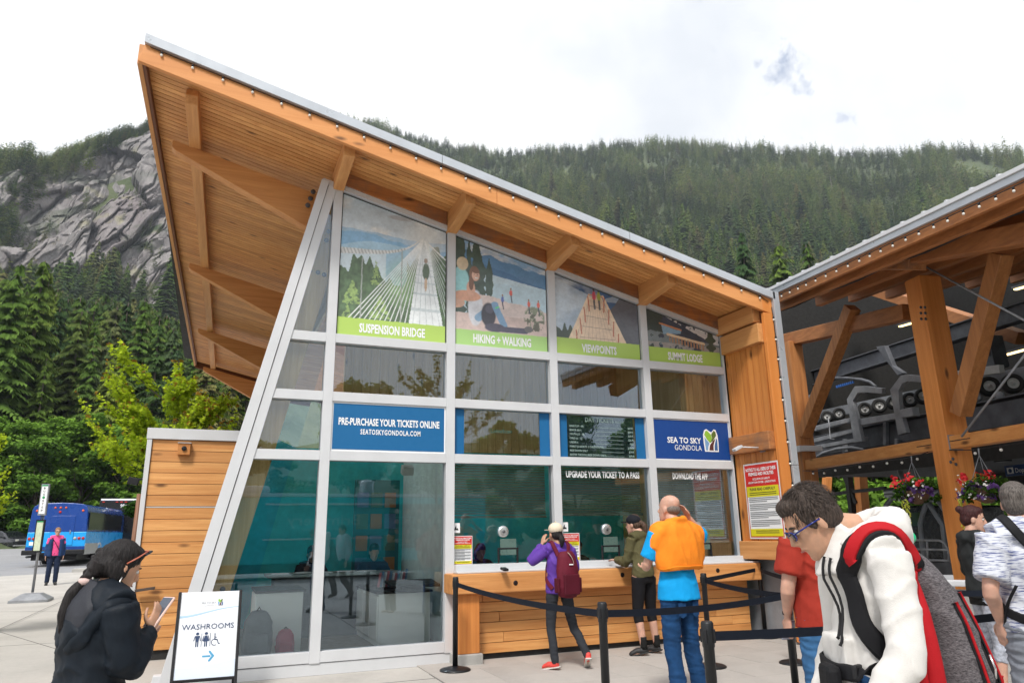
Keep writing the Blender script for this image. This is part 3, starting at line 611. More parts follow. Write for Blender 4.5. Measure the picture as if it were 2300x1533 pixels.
# notices stuck on the ticket windows
RED = plain('notice_red', rgb(204, 42, 36), .4, 0, .04); YEL = plain('notice_yellow', rgb(214, 206, 32), .4, 0, .04); GREY = plain('small_print', rgb(120, 122, 126), .6, 0, .1); BLK = plain('black_print', (.02, .02, .02), .5)
def notice(name, label, cat, O, X, Z, w, h, small=True, group=None):
    """red, yellow and white notice; O lower-left corner"""
    n = X.cross(Z); t = thing(name, label, cat, O, 0, group)
    def rect(a, b, c, d, k, mat, nm): MB().prism([O+X*a+Z*b+n*(k*.0015), O+X*c+Z*b+n*(k*.0015), O+X*c+Z*d+n*(k*.0015), O+X*a+Z*d+n*(k*.0015)], n*.001).build(nm, mat, t)
    rect(0, 0, w, h, 0, plain('sign_white', (.72, .72, .72), .4, 0, .03), 'panel'); m = w*.03
    rect(m, m, w-m, h-m, 1, RED, 'red_border'); m2 = w*.05
    rect(m2, m2, w-m2, h*.69, 2, WHITEP, 'white_field'); rect(m2, h*.55, w-m2, h*.69, 3, YEL, 'yellow_field'); rect(m2, m2, w-m2, h*.13, 3, YEL, 'yellow_field')
    T = lambda s, z, hh, ww, mat, b=.02: text(s, t, mat, O+X*w*.5+Z*h*z+n*.004, X, Z, h*hh, w*ww, b, lift=.002)
    T('NOTICE TO ALL USERS OF THESE', .895, .042, .86, WHITEP, .03); T('PREMISES AND FACILITIES', .835, .042, .72, WHITEP, .03)
    T('EXCLUSION OF LIABILITY', .775, .026, .5, WHITEP); T('ASSUMPTION OF RISK - JURISDICTION', .73, .026, .78, WHITEP); T('PLEASE READ CAREFULLY', .635, .034, .72, BLK, .03)
    for q in (.60, .575): rect(w*.12, h*q, w*.88, h*(q+.008), 4, BLK, 'text_line')
    q = .53
    for k in range(15):
        if k % 4 == 3: q -= .012
        rect(w*.09, h*q, w*(.91 if k % 4 != 2 else .6), h*(q+.009), 4, GREY, 'text_line'); q -= .0235
    for q in (.10, .075): rect(w*.2, h*q, w*.85, h*(q+.008), 4, BLK, 'text_line')
    return t
VX, VZ = Vector((1, 0, 0)), Vector((0, 0, 1))
for k, (a, b, lb) in enumerate((((1017, 1268), (1061, 1202), 'small red and yellow liability notice taped to the first ticket window'), ((1262, 1259), (1301, 1196), 'small red and yellow liability notice taped to the middle ticket window'))):
    p, q = PY(a[0], a[1], .02), PY(b[0], b[1], .02)
    notice('window_notice', lb, 'notice', p, VX, VZ, q.x-p.x, q.z-p.z, group='liability notices at the ticket office')
    s0 = PY(a[0]-1, 1202-3*k-6, .02)
    st = MB().prism([s0, s0+VX*.10, s0+VX*.10+VZ*.12, s0+VZ*.12], (0, -.002, 0)).build('window_sticker', WHITEP)
    tag(st, 'white square sticker with a black peak above the notice on the %s ticket window' % ('first', 'middle')[k], 'sticker')
    MB().add([s0+VX*a2+VZ*b2+Vector((0, -.004, 0)) for a2, b2 in ((.02, .03), (.05, .035), (.08, .03), (.07, .06), (.055, .05), (.05, .095), (.035, .07))], [tuple(range(7))]).build('emblem', BLK, st)
O = PX(1702, 1205, 7.285); O2 = PX(1765, 1204, 7.285); top = PX(1681, 1036, 7.285)
notice('wall_sign', 'large red, yellow and white liability sign on the boarded return wall', 'sign', Vector((7.285, -.235, 1.36)), Vector((0, -1, 0)), VZ, .72, 1.06)
# speaker discs and cash trays
for k, q in enumerate(((1131, 1193), (1363, 1188), (1568, 1183))):
    p = PY(q[0], q[1], .0); lb = ('first', 'middle', 'last')[k]
    t = thing('speaking_disc', 'round steel talk-through disc in the %s ticket window' % lb, 'intercom', p, 0, 'talk-through discs in the ticket windows')
    MB().lathe(p+Vector((0, .03, 0)), [(.072, 0), (.074, .02), (.068, .035), (.05, .04)], 24, (0, -1, 0)).build('disc', plain('brushed_steel', (.62, .62, .61), .32, .8), t)
    MB().lathe(p+Vector((0, -.008, 0)), [(.022, 0), (.020, .006)], 16, (0, -1, 0)).build('centre_boss', MATS['bolt_steel'], t)
    q2 = Vector((MX[k+1]+.80, .04, ZS+.035))
    tr = thing('cash_tray', 'black framed pass-through tray at the foot of the %s ticket window' % lb, 'tray', q2, 0, 'pass-through trays in the ticket windows')
    mb = MB()
    for a, b, c, d in ((-.14, 0, -.12, .17), (.12, 0, .14, .17), (-.14, .17, .14, .19)): mb.bb(q2+Vector((a, -.05, b)), q2+Vector((c, -.01, d)))
    mb.build('frame', BLACK, tr, .006); MB().bb(q2+Vector((-.11, -.045, .10)), q2+Vector((.11, -.035, .30))).build('back_panel', plain('tray_panel', (.10, .16, .14), .3), tr)
for k, (u, v) in enumerate(((1133, 1281), (1382, 1268))):
    p = PZ(u, v, 1.055); t = thing('card_reader', 'small black card reader lying on the white shelf by the %s clerk' % ('first', 'middle')[k], 'card reader', p)
    MB().box(p+Vector((0, 0, .02)), (.07, .12, .03), Matrix.Rotation(R(8), 3, 'X')).build('reader_body', BLACK, t, .008); MB().box(p+Vector((0, .02, .038)), (.05, .04, .004), Matrix.Rotation(R(8), 3, 'X')).build('reader_screen', plain('lcd', (.12, .16, .14), .2), t)

# ---------------------------------------------------------------- string of bulbs along the roof edge
def bulb_string(name, label, pts, parent_mat, r=.017, drop=.03, out=Vector((0, -1, 0)), cordr=.006, glow=None):
    t = thing(name, label, 'string lights', pts[0])
    MB().tube(pts, cordr, 5).build('cord', BLACK, t)
    me_s = MB().lathe((0, 0, 0), [(.013, 0), (.013, -.028)], 8).mesh('socket', [BLACK]); me_b = MB().ball((0, 0, -.045), r, 8, 6).mesh('bulb', [plain('bulb_glass', (.75, .72, .66), .12, 0, .03) if not glow else glow])
    for p in pts[1:-1]:
        s = link(me_s, 'socket', t); s.matrix_basis = wm(t).inverted() @ Matrix.Translation(p); b = bpy.data.objects.new('bulb', me_b); COL.objects.link(b); b.parent = s
    return t
pts = [Vector((-1.05, -1.0, fz(-1.05, .215)))]
for k in range(26):
    x = -.93+k*.327; pts.append(Vector((x, -1.0, fz(x, .212))))
pts = [p for p in pts if p.x < 7.35]+[Vector((7.40, -1.0, fz(7.4, .16)))]
bulb_string('string_lights', 'string of small bulbs hanging along the sloping front roof edge', pts, None)
pts = [Vector((7.45, -1.0, fz(7.45, .1)))]+[Vector((7.462, -1.0, fz(7.45, .0)-.05-k*.30)) for k in range(14)]
bulb_string('string_lights', 'string of small bulbs running down the upright right-hand corner', pts, None)

# ---------------------------------------------------------------- low clad annex to the left
an = thing('annex', 'low cedar clad annex with white metal coping behind the leaning post', 'building', (0, 2, 0))
def zc_right(z): return po(z)*1.0+.30+.0*z
zt_an = 2.80; ax = -.80
z = .12; k = 0
while z < zt_an-.03:
    h = .148
    if abs(z-1.86) < .08 and k == 0:
        k = 1; MB().bb((ax+.01, 1.965, z), (zc_right(z), 2.0, z+.012)).build('joint_strip', WHITE, an); z += .016; continue
    z2 = min(z+h, zt_an); MB().prism([(ax+.005, 1.97-rnd.uniform(0, .003), z), (zc_right(z), 1.97, z), (zc_right(z2), 1.97, z2-.006), (ax+.005, 1.97-rnd.uniform(0, .003), z2-.006)], (0, .03, 0)).build('cladding_plank', CEDAR_X, an, .003); z = z2
MB().prism([(ax, 2.001, 0), (zc_right(0), 2.001, 0), (zc_right(2.8), 2.001, zt_an), (ax, 2.001, zt_an)], (0, 3.4, 0)).build('wall_core', DARK, an)
MB().bb((ax-.06, 1.94, .05), (ax, 2.02, zt_an+.0)).build('corner_flashing', WHITE, an, .003)
MB().bb((ax-.07, 1.93, zt_an+.002), (.62, 5.5, zt_an+.15)).build('coping', WHITE, an, .004)
p = PY(414, 1007, 1.95)
cm = thing('wall_speaker', 'square cedar box with a black round lens on the annex wall', 'camera', p)
MB().box(p+Vector((0, -.03, -.01)), (.155, .08, .155)).build('wooden_box', wood('box_cedar', rgb(180, 112, 52), rgb(214, 150, 84), 'x', knots=False), cm, .004)
MB().box(p+Vector((0, -.035, .072)), (.17, .10, .008)).build('metal_cap', WHITE, cm); MB().lathe(p+Vector((0, -.07, -.005)), [(.032, 0), (.032, .02), (.02, .022)], 16, (0, -1, 0)).build('lens', BLACK, cm)
p = PY(315, 1080, 1.98)
fl = thing('floodlight', 'black floodlight on a short bracket at the annex corner', 'floodlight', p)
MB().box(p+Vector((-.08, 0, 0)), (.13, .10, .09), Matrix.Rotation(R(12), 3, 'Y')).build('lamp_body', BLACK, fl, .008); MB().tube([p+Vector((-.02, 0, .02)), p+Vector((.08, 0, .05))], .012).build('bracket', BLACK, fl)
# ================================================================ ground
def sheet(name, poly, zoff, mat, kind='structure', nx=1):
    o = MB().add([(x, y, gz(x, y)+zoff) for x, y in poly], [tuple(range(len(poly)))]).build(name, mat); tag(o, kind=kind); return o
xs = [-1300, -400, -80, -40, -20, -10, -5, 0, 5, 10, 20, 40, 80, 400, 1500]; ysg = [-1200, -400, -60, -30, -20, -10, -5, 0, 5, 10, 14, 17, 20, 25, 30, 35, 40, 50, 60, 70, 85, 110, 200]
mb = MB(); W = len(xs)
mb.add([(x, y, min(gz(x, y), 1.6)-.02) for y in ysg for x in xs], [(j*W+i, j*W+i+1, (j+1)*W+i+1, (j+1)*W+i) for j in range(len(ysg)-1) for i in range(W-1)])
g = G(newmat('ground_dirt')); tc = g.n('ShaderNodeTexCoord').outputs['Object']
gm = g.out(g.bsdf(g.mix(g.rng(g.noise(tc, .3, 6), .35, .65), (.05, .06, .03), (.09, .085, .06)), .95))
tag(mb.build('ground', gm), kind='structure')
def concmat(name, base, joint=None, stain=.22):
    g = G(newmat(name)); tc = g.n('ShaderNodeTexCoord').outputs['Object']; oi = g.n('ShaderNodeObjectInfo').outputs['Random']
    a = g.noise(tc, .7, 6, .6); b = g.noise(tc, 14, 5, .7); c_ = g.noise(tc, 90, 3, .6)
    f = g.math('ADD', g.math('MULTIPLY', a, .55), g.math('ADD', g.math('MULTIPLY', b, .25), g.math('MULTIPLY', c_, .2)))
    c = g.mix(g.rng(f, .35, .65), tuple(q*(1-stain) for q in base), tuple(q*(1+stain*.5) for q in base))
    c = g.mix(g.rng(oi, 0, 1, 0, .18), c, tuple(q*.6 for q in base))
    c = g.mix(g.rng(g.noise(tc, .45, 7, .68), .52, .72, 0, .38), c, tuple(q*.55 for q in base)); sp = g.n('ShaderNodeTexVoronoi', {0: tc, 2: 5.0}).outputs['Distance']; c = g.mix(g.rng(sp, .02, .05, .5, 0), c, tuple(q*.35 for q in base))
    return g.out(g.bsdf(c, .85, 0, g.bump(g.math('ADD', b, c_), .25, .006)))
CM = concmat('plaza_concrete', (.50, .475, .44)); PM = concmat('paver_concrete', (.46, .43, .40)); AM = concmat('asphalt_grey', (.30, .30, .31), stain=.15)
# asphalt of the car park beyond, concrete plaza on the near side
def strip(name, xa, xb, y0, y1, zoff, mat, edge=None):
    ys_ = [y0]
    for v in (14, 18, 22, 26, 30, 40, 50, 60, 70):
        if y0 < v < y1: ys_.append(v)
    ys_.append(y1); mb = MB()
    mb.add([p for y in ys_ for p in ((xa(y), y, gz(0, y)+zoff), (xb(y), y, gz(0, y)+zoff))], [(2*i, 2*i+1, 2*i+3, 2*i+2) for i in range(len(ys_)-1)])
    o = mb.build(name, mat); tag(o, kind='structure'); return o
strip('car_park', lambda y: -60, lambda y: 30, -30, 75, -.012, AM)
# plaza edge: kerb line from beside the bus stop up to the bus
KA = [PZ(-60, 1362, 0), PZ(0, 1358, 0), PZ(30, 1353, 0), PZ(60, 1290, .05), PZ(180, 1262, .2)]
def kx(y):                                        # x of the plaza's left edge at depth y
    P = [(-30, -9.0), (11.0, -6.2), (12.9, -4.6), (14.0, -5.2), (18, -6.6), (24.5, -7.6), (28.0, -2.0), (75, 4)]
    for (a, b), (c, d) in zip(P[:-1], P[1:]):
        if a <= y <= c: return b+(d-b)*(y-a)/(c-a)
    return P[-1][1]
mb = MB(); ysk = [-30, -5, 5, 11, 12.9, 14, 16, 18, 21, 24.5]
mb.add([p for y in ysk for p in ((kx(y), y, gz(0, y)), (14, y, gz(0, y)))], [(2*i, 2*i+1, 2*i+3, 2*i+2) for i in range(len(ysk)-1)])
mb.add([(kx(24.5), 24.5, gz(0, 24.5)), (14, 24.5, gz(0, 24.5)), (14, 30, gz(0, 30)), (2, 30, gz(0, 30))], [(0, 1, 2, 3)])
pz = tag(mb.build('pavement', CM), kind='structure')
# expansion joints cut in the plaza
JM = plain('joint_dark', (.10, .095, .09), .9)
for a, b in (((-4.5, 9.5), (-1.0, 1.9)), ((-6, 4.5), (-.5, 4.5)), ((-7, -.8), (2.6, -.8)), ((-3.2, -5), (-3.2, 16)), ((-8, 12.5), (0, 9.0))):
    a = Vector((*a, 0)); b = Vector((*b, 0)); n = 8
    for k in range(1): tag(MB().beam(a+Vector((0, 0, .0005+gz(0, a.y))), b+Vector((0, 0, .0005+gz(0, b.y))), .012, .003).build('pavement_joint', JM), kind='structure')
# kerb stones painted yellow at the bus stop, plain further on
YK = plain('kerb_yellow', rgb(206, 152, 52), .7, 0, .12)
tag(MB().beam((kx(11)-.08, 11.0, -.045), (kx(12.9)-.05, 12.95, -.045), .16, .1).build('kerb', YK), kind='structure')
tag(MB().beam((-9.2, 10.2, -.045), (kx(11)-.05, 11.1, -.045), .16, .1).build('kerb', YK), kind='structure')
# paving slabs in front of the counter, each its own slab
pv = bpy.data.objects.new('paving', None); COL.objects.link(pv); tag(pv, kind='structure')
slab_me = None; ang = R(0); rr = random.Random(9)
sm = MB().bb((-.2985, -.2985, -.05), (.2985, .2985, 0)).mesh('paving_slab', [PM])
for i in range(-1, 14):
    for j in range(-1, 12):
        x = 3.3+i*.6; y = -.85-j*.6
        if x > 11: continue
        o = bpy.data.objects.new('paving_slab', sm); COL.objects.link(o); o.parent = pv; o.location = (x, y, .016+rr.uniform(-.0012, .0012)); o.rotation_euler = (rr.uniform(-.001, .001), rr.uniform(-.001, .001), rr.choice((0, 1, 2, 3))*math.pi/2)
tag(MB().bb((2.4, -7.75, -.02), (11.4, -.55, .006)).build('paving_bed', JM), kind='structure')
# windblown grit along the foot of the counter
mb = MB()
for k in range(260):
    x = rr.uniform(3.1, 7.3); y = -.12-abs(rr.gauss(0, .16)); s = rr.uniform(.003, .010); mb.box((x, y, .018 if y < -.55 else .003), (s*rr.uniform(.6, 1.6), s, s*.5), Matrix.Rotation(rr.uniform(0, 6), 3, 'Z'))
tag(mb.build('grit', plain('grit_brown', (.06, .045, .03), .9)), kind='stuff', label='dark grit and leaf bits along the counter foot', cat='grit')
# ================================================================ mountain, cliff and forest
rs = np.random.RandomState(11)
def interp(x, P): return np.interp(x, [a for a, b in P], [b for a, b in P])
def azim(u, v=1190): d = ray(u, v); return math.atan2(d.x, d.y)
def elev(u, v): d = ray(u, v); return d.z/math.hypot(d.x, d.y)
SKY = [(-500, 440), (-200, 420), (0, 396), (100, 380), (200, 342), (330, 300), (450, 262), (600, 250), (780, 278), (900, 302), (1000, 330), (1100, 350), (1200, 345), (1300, 338), (1400, 326), (1500, 332), (1600, 338), (1800, 344), (1900, 350), (2000, 352), (2100, 342), (2200, 348), (2300, 358), (2600, 380), (3200, 420)]
US = np.arange(-700, 3400, 20.0); AZ = np.array([azim(u, interp(u, SKY)) for u in US]); ER = np.array([elev(u, interp(u, SKY)) for u in US])
def e_ridge(a): return np.interp(a, AZ, ER)
A0, A1 = azim(420, 900), azim(780, 900)
def r_ridge(a): return np.interp(a, [A0, A1], [470, 860])
PL = [(70, 0.0), (95, .02), (140, .07), (250, .26), (330, .40), (385, .52), (412, .56), (450, .985), (470, 1.0)]
PR = [(70, 0.0), (95, .01), (150, .06), (250, .24), (400, .48), (600, .76), (780, .95), (860, 1.0)]
def bumps(a, r):
    return 9*(fb(a*14+50, r*.006+9)-.5)+4.5*(fb(a*45+3, r*.02+5)-.5)
def hz(a, r):
    a = np.asarray(a, float); r = np.asarray(r, float); er = e_ridge(a)
    fl = np.interp(r, [p[0] for p in PL], [p[1] for p in PL]); fr = np.interp(r, [p[0] for p in PR], [p[1] for p in PR])
    t = np.clip((a-A0)/(A1-A0), 0, 1); t = t*t*(3-2*t)
    rr_ = r_ridge(a); f = fl*(1-t)+fr*t
    z = 1.5+f*er*np.minimum(r, rr_)*1.0
    z = np.where(r > rr_, 1.5+er*rr_-(r-rr_)*.35, z)
    k = np.clip((r-110)/120, 0, 1)*np.clip((rr_*1.0-r)/60+.25, .25, 1)
    return np.maximum(z+bumps(a, r)*k, 0.3)
def PA(a, r, z): return (math.sin(a)*r, CAMP.y+math.cos(a)*r, z)
na, nr = 300, 170; aa = np.linspace(AZ[0], AZ[-1], na); rr2 = np.concatenate([np.linspace(70, 480, 110), np.linspace(486, 1250, 60)])
AA, RRR = np.meshgrid(aa, rr2); ZZ = hz(AA, RRR); ZZ[0, :] = .2
# the cliff patch is cut out of the sheet a little deeper
uL, uR = azim(-170, 500), azim(520, 500)
inC = (AA > uL) & (AA < uR) & (RRR > 378) & (RRR < 462); ZZ[inC] -= 24
co = np.stack([np.sin(AA)*RRR, CAMP.y+np.cos(AA)*RRR, ZZ], -1).reshape(-1, 3)
def gridmesh(name, co, nx, ny, mat, smooth=True):
    i, j = np.meshgrid(np.arange(nx-1), np.arange(ny-1)); b = (j*nx+i).ravel(); faces = np.stack([b, b+1, b+nx+1, b+nx], 1)
    me = bpy.data.meshes.new(name); me.vertices.add(len(co)); me.vertices.foreach_set('co', np.asarray(co, float).ravel()); me.loops.add(faces.size); me.loops.foreach_set('vertex_index', faces.ravel().astype(np.int32))
    me.polygons.add(len(faces)); me.polygons.foreach_set('loop_start', np.arange(0, faces.size, 4, dtype=np.int32)); me.polygons.foreach_set('loop_total', np.full(len(faces), 4, dtype=np.int32))
    me.polygons.foreach_set('use_smooth', np.full(len(faces), smooth)); me.update(calc_edges=True); me.materials.append(mat); return me
g = G(newmat('forest_floor')); tc = g.n('ShaderNodeTexCoord').outputs['Object']
FLOOR = g.out(g.bsdf(g.mix(g.rng(g.noise(tc, .05, 8, .6), .35, .65), (.05, .075, .03), (.10, .12, .055)), .95, 0, g.bump(g.noise(tc, .35, 6), .6, 2)))
tag(link(gridmesh('hillside', co, na, nr, FLOOR), 'hillside'), kind='structure')
g = G(newmat('granite')); tc = g.n('ShaderNodeTexCoord').outputs['Object']
st = g.noise(g.map(tc, (.10, .10, .016), rot=(0, .5, 0)), 2.2, 10, .62); bl = g.noise(tc, .035, 8, .6); fi = g.noise(g.map(tc, (1, 1, .45), rot=(0, .5, 0)), .5, 8, .7)
c = g.mix(g.rng(st, .36, .64), (.10, .09, .094), (.29, .268, .262)); c = g.mix(g.rng(fi, .4, .66, 0, .8), c, (.34, .32, .31)); c = g.mix(g.rng(bl, .50, .66, 0, .6), c, (.17, .135, .14))
at1 = g.n('ShaderNodeAttribute', attribute_name='block').outputs['Fac']; at2 = g.n('ShaderNodeAttribute', attribute_name='crack').outputs['Fac']; at3 = g.n('ShaderNodeAttribute', attribute_name='ledge').outputs['Fac']
c = g.mix(g.rng(at1, 0, 1, 0, .45), c, (.31, .29, .285)); c = g.mix(g.rng(at1, .5, .15, 0, .35), c, (.18, .15, .155)); c = g.mix(g.math('MULTIPLY', at2, .45), c, (.05, .048, .05)); c = g.mix(g.rng(g.noise(tc, .09, 5), .60, .70, 0, .5), c, (.30, .28, .14)); c = g.mix(at3, c, (.045, .07, .03))  # crack lines darkened in the colour to back up weak relief shade
ROCK = g.out(g.bsdf(c, .9, 0, g.bump(g.math('ADD', fi, st), .9, 1.2)))
# cliff: a fine sheet with slabs, ledges and cracks
nx, ny = 520, 340; a_ = np.linspace(uL, uR, nx); t_ = np.linspace(0, 1, ny); CA, CT = np.meshgrid(a_, t_)
rc = 372+CT*96; X = CA*400; slant = X*.8+rc*.0
base = hz(CA, rc)
def ridged(x, y, o=5):
    s = 0; w = .5
    for k in range(o): s = s+w*(1-np.abs(2*vn(x*2**k+11*k, y*2**k+5*k)-1)); w *= .5
    return s
Hh = base-hz(CA, np.full_like(rc, 372.))
def cells(x, y, seed):
    """angular blocks: returns random offset + tilt per block, distance to the crack, block tone"""
    q = np.random.RandomState(seed); Tj = q.rand(64, 64, 5); xi = np.floor(x).astype(int); yi = np.floor(y).astype(int); F1 = np.full(x.shape, 9.); F2 = F1.copy(); O = np.zeros(x.shape); Tn = np.zeros(x.shape)
    for dx in (-1, 0, 1):
        for dy in (-1, 0, 1):
            c_ = Tj[(xi+dx) % 64, (yi+dy) % 64]; ex = x-(xi+dx+c_[..., 0]); ey = y-(yi+dy+c_[..., 1]); d = np.hypot(ex, ey); nw = d < F1
            F2 = np.where(nw, F1, np.minimum(F2, d)); O = np.where(nw, c_[..., 2]-.5+ex*(c_[..., 3]-.5)*1.8+ey*(c_[..., 4]-.5)*1.8, O); Tn = np.where(nw, c_[..., 3], Tn); F1 = np.where(nw, d, F1)
    return O, F2-F1, Tn
wx = X+7*(fb(X/24, Hh/24)-.5)*2; wh = Hh+7*(fb(X/24+9, Hh/24+5)-.5)*2; sx1 = wx*.50+wh*.866; sy1 = -wx*.866+wh*.50        # strata lean to the right
o1, c1, t1 = cells(sx1/60, sy1/24, 1); o2, c2, t2 = cells(sx1/22+3, sy1/9+1, 2); o3, c3, t3 = cells(sx1/6+3, sy1/3+1, 7); q2 = ridged(wx/18+7, wh/40+2); q3 = fb(X/5+3, Hh/7); steps = q3*0
disp = -12*o1-4.2*o2-1.8*o3-6*(ridged(sx1/80, sy1/50, 3)-.6)-1.2*q3+2.2*np.clip(1-c1/.10, 0, 1)+1.3*np.clip(1-c2/.12, 0, 1)
edge = np.clip(np.minimum(np.minimum(CT, 1-CT)*14, np.minimum(CA-uL, uR-CA)/(uR-uL)*22), 0, 1)
rcc = rc+disp*edge; zc = base+(.12*np.clip(steps, -12, 12)+2.2*(q2-.5)*3)*edge-(1-edge)*np.where(CT > .5, .5, 7)
co = np.stack([np.sin(CA)*rcc, CAMP.y+np.cos(CA)*rcc, zc], -1).reshape(-1, 3)
cm_ = gridmesh('rock_cliff', co, nx, ny, ROCK, False)
for nm_, ar_ in (('block', .55*t1+.45*t2), ('crack', np.clip(np.maximum(.7*(1-c1/.035), .4*(1-c2/.05)), 0, 1)), ('ledge', np.clip((fb(X/22, Hh/11+3, 5)-.60)*9, 0, 1)*np.clip(c1*4, .3, 1))):
    at_ = cm_.attributes.new(nm_, 'FLOAT', 'POINT'); at_.data.foreach_set('value', ar_.ravel().astype(float))
tag(link(cm_, 'rock_cliff'), kind='structure')

# ---------------------------------------------------------------- conifers
def leafmat(name, cols, rough=.75, trans=.25):
    g = G(newmat(name)); oi = g.n('ShaderNodeObjectInfo').outputs['Random']; tc = g.n('ShaderNodeTexCoord').outputs['Object']
    ra = g.n('ShaderNodeValToRGB'); ra.color_ramp.interpolation = 'LINEAR'; el = ra.color_ramp.elements
    for k, cc in enumerate(cols):
        e = el[k] if k < 2 else el.new(k/(len(cols)-1)); e.position = k/(len(cols)-1); e.color = tuple(cc)+(1,)
    g.t.links.new(oi, ra.inputs[0]); c = ra.outputs[0]
    at_ = g.n('ShaderNodeAttribute', attribute_name='tone').outputs['Fac']
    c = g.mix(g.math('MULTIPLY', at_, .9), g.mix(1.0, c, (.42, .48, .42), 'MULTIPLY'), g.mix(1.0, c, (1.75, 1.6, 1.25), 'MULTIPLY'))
    d = g.n('ShaderNodeBsdfDiffuse', {0: c}).outputs[0]; t = g.n('ShaderNodeBsdfTranslucent', {0: c}).outputs[0]
    return g.out(g.n('ShaderNodeMixShader', {0: trans, 1: d, 2: t}).outputs[0])
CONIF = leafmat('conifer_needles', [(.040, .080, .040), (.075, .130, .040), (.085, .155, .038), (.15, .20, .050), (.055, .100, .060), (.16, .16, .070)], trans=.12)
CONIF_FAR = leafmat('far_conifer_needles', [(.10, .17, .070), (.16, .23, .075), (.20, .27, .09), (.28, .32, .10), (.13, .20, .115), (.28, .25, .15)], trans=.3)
BARK = plain('bark', (.085, .065, .05), .9, 0, .3, 3, .5, 12)
DEADB = plain('dead_bark', (.20, .18, .16), .9, 0, .2, 3)
def tris_mesh(name, V, F, mat, tone=None):
    me = bpy.data.meshes.new(name); V = np.asarray(V, float); F = np.asarray(F, np.int32)
    me.vertices.add(len(V)); me.vertices.foreach_set('co', V.ravel()); k = F.shape[1]
    me.loops.add(F.size); me.loops.foreach_set('vertex_index', F.ravel()); me.polygons.add(len(F)); me.polygons.foreach_set('loop_start', np.arange(0, F.size, k, dtype=np.int32)); me.polygons.foreach_set('loop_total', np.full(len(F), k, dtype=np.int32))
    me.update(calc_edges=True); me.materials.append(mat)
    if tone is not None:
        at_ = me.attributes.new('tone', 'FLOAT', 'POINT'); at_.data.foreach_set('value', np.asarray(tone, float))
    return me
def conifer(seed, levels=34, per=8, twigs=7, spread=.17, bare=.1, ragged=.3):
    """unit-height tree: drooping branches, each a row of small twig triangles"""
    q = np.random.RandomState(seed); V = []; T = []; dx = q.uniform(-.015, .015)
    lop = q.uniform(0, 6.28)
    for L in range(levels):
        h = bare+(1-bare)*(L/levels)**.92+q.uniform(-.01, .01); 
        n = max(3, int(per*(1-.45*L/levels)))
        for b in range(n):
            if q.rand() < ragged*.5: continue
            an = q.uniform(0, 6.28); ln = spread*(1-h)**.78*q.uniform(1-ragged, 1.15)*(1+.18*math.cos(an-lop))
            if h < bare+.12: ln *= .6+3*(h-bare)
            ln += .006; d = np.array([math.cos(an), math.sin(an)]); droop = q.uniform(.10, .42)
            s = np.array([-d[1], d[0]])
            for k in range(twigs):
                t = (k+.6)/twigs; r0 = ln*t; z = h+.10*ln-droop*ln*t*t*1.1; wdt = ln*.24*(1.1-t)+.006
                for sg in (-1, 1):
                    jit = q.uniform(-.2, .2)
                    b0 = np.array([d[0]*r0*.8, d[1]*r0*.8, z+.004]); tip = np.array([d[0]*(r0+wdt*.7)+s[0]*sg*wdt, d[1]*(r0+wdt*.7)+s[1]*sg*wdt, z-.018-abs(jit)*.03])
                    b1 = b0+np.array([d[0]*ln*.2, d[1]*ln*.2, -.012])
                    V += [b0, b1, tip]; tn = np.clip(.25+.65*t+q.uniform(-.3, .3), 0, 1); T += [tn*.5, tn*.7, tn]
    V = np.array(V); F = np.arange(len(V)).reshape(-1, 3); return V, F, T
def trunk_mesh(h=1.0, r=.014, mat=BARK): return MB().tube([(0, 0, -.03), (0, 0, h*.5), (0, 0, h*.985)], [r, r*.6, .002], 6).mesh('trunk', [mat])
CN = []
for sd, kw in enumerate((dict(levels=52, per=12, twigs=7, spread=.19, bare=.04), dict(levels=48, per=11, twigs=7, spread=.16, bare=.12, ragged=.45), dict(levels=52, per=13, twigs=8, spread=.24, bare=.03, ragged=.35), dict(levels=40, per=9, twigs=6, spread=.17, bare=.26, ragged=.6), dict(levels=46, per=12, twigs=7, spread=.25, bare=.06, ragged=.5))):
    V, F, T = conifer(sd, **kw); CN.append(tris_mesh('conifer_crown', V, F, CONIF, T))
CF2 = []
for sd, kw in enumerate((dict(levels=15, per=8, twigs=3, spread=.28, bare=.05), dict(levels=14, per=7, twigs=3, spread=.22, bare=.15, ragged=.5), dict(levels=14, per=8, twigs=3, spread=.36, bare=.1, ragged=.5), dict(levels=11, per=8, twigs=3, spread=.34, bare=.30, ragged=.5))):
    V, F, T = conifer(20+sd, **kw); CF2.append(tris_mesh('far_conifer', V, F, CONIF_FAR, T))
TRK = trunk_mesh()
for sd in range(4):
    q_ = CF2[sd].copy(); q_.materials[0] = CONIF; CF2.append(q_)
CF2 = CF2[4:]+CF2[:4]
def project(X, Y, Z):
    d = np.stack([X-CAMP.x, Y-CAMP.y, Z-CAMP.z], -1); w_ = d@np.array(CFW); return 1150+CF*(d@np.array(CRT))/w_, 766.5-CF*(d@np.array(CUP))/w_
def inpoly(x, y, pts):
    m = np.zeros(len(x), bool); n = len(pts)
    for i in range(n):
        (x1, y1), (x2, y2) = pts[i], pts[(i+1) % n]; m ^= ((y1 > y) != (y2 > y)) & (x < (x2-x1)*(y-y1)/((y2-y1) or 1e-9)+x1)
    return m
ROCKP = [(15, 640), (25, 560), (50, 490), (95, 445), (150, 405), (200, 385), (255, 345), (310, 305), (345, 312), (420, 330), (430, 700), (385, 690), (350, 720), (300, 730), (262, 690), (225, 660), (190, 600), (150, 575), (110, 600), (70, 590), (40, 660)]
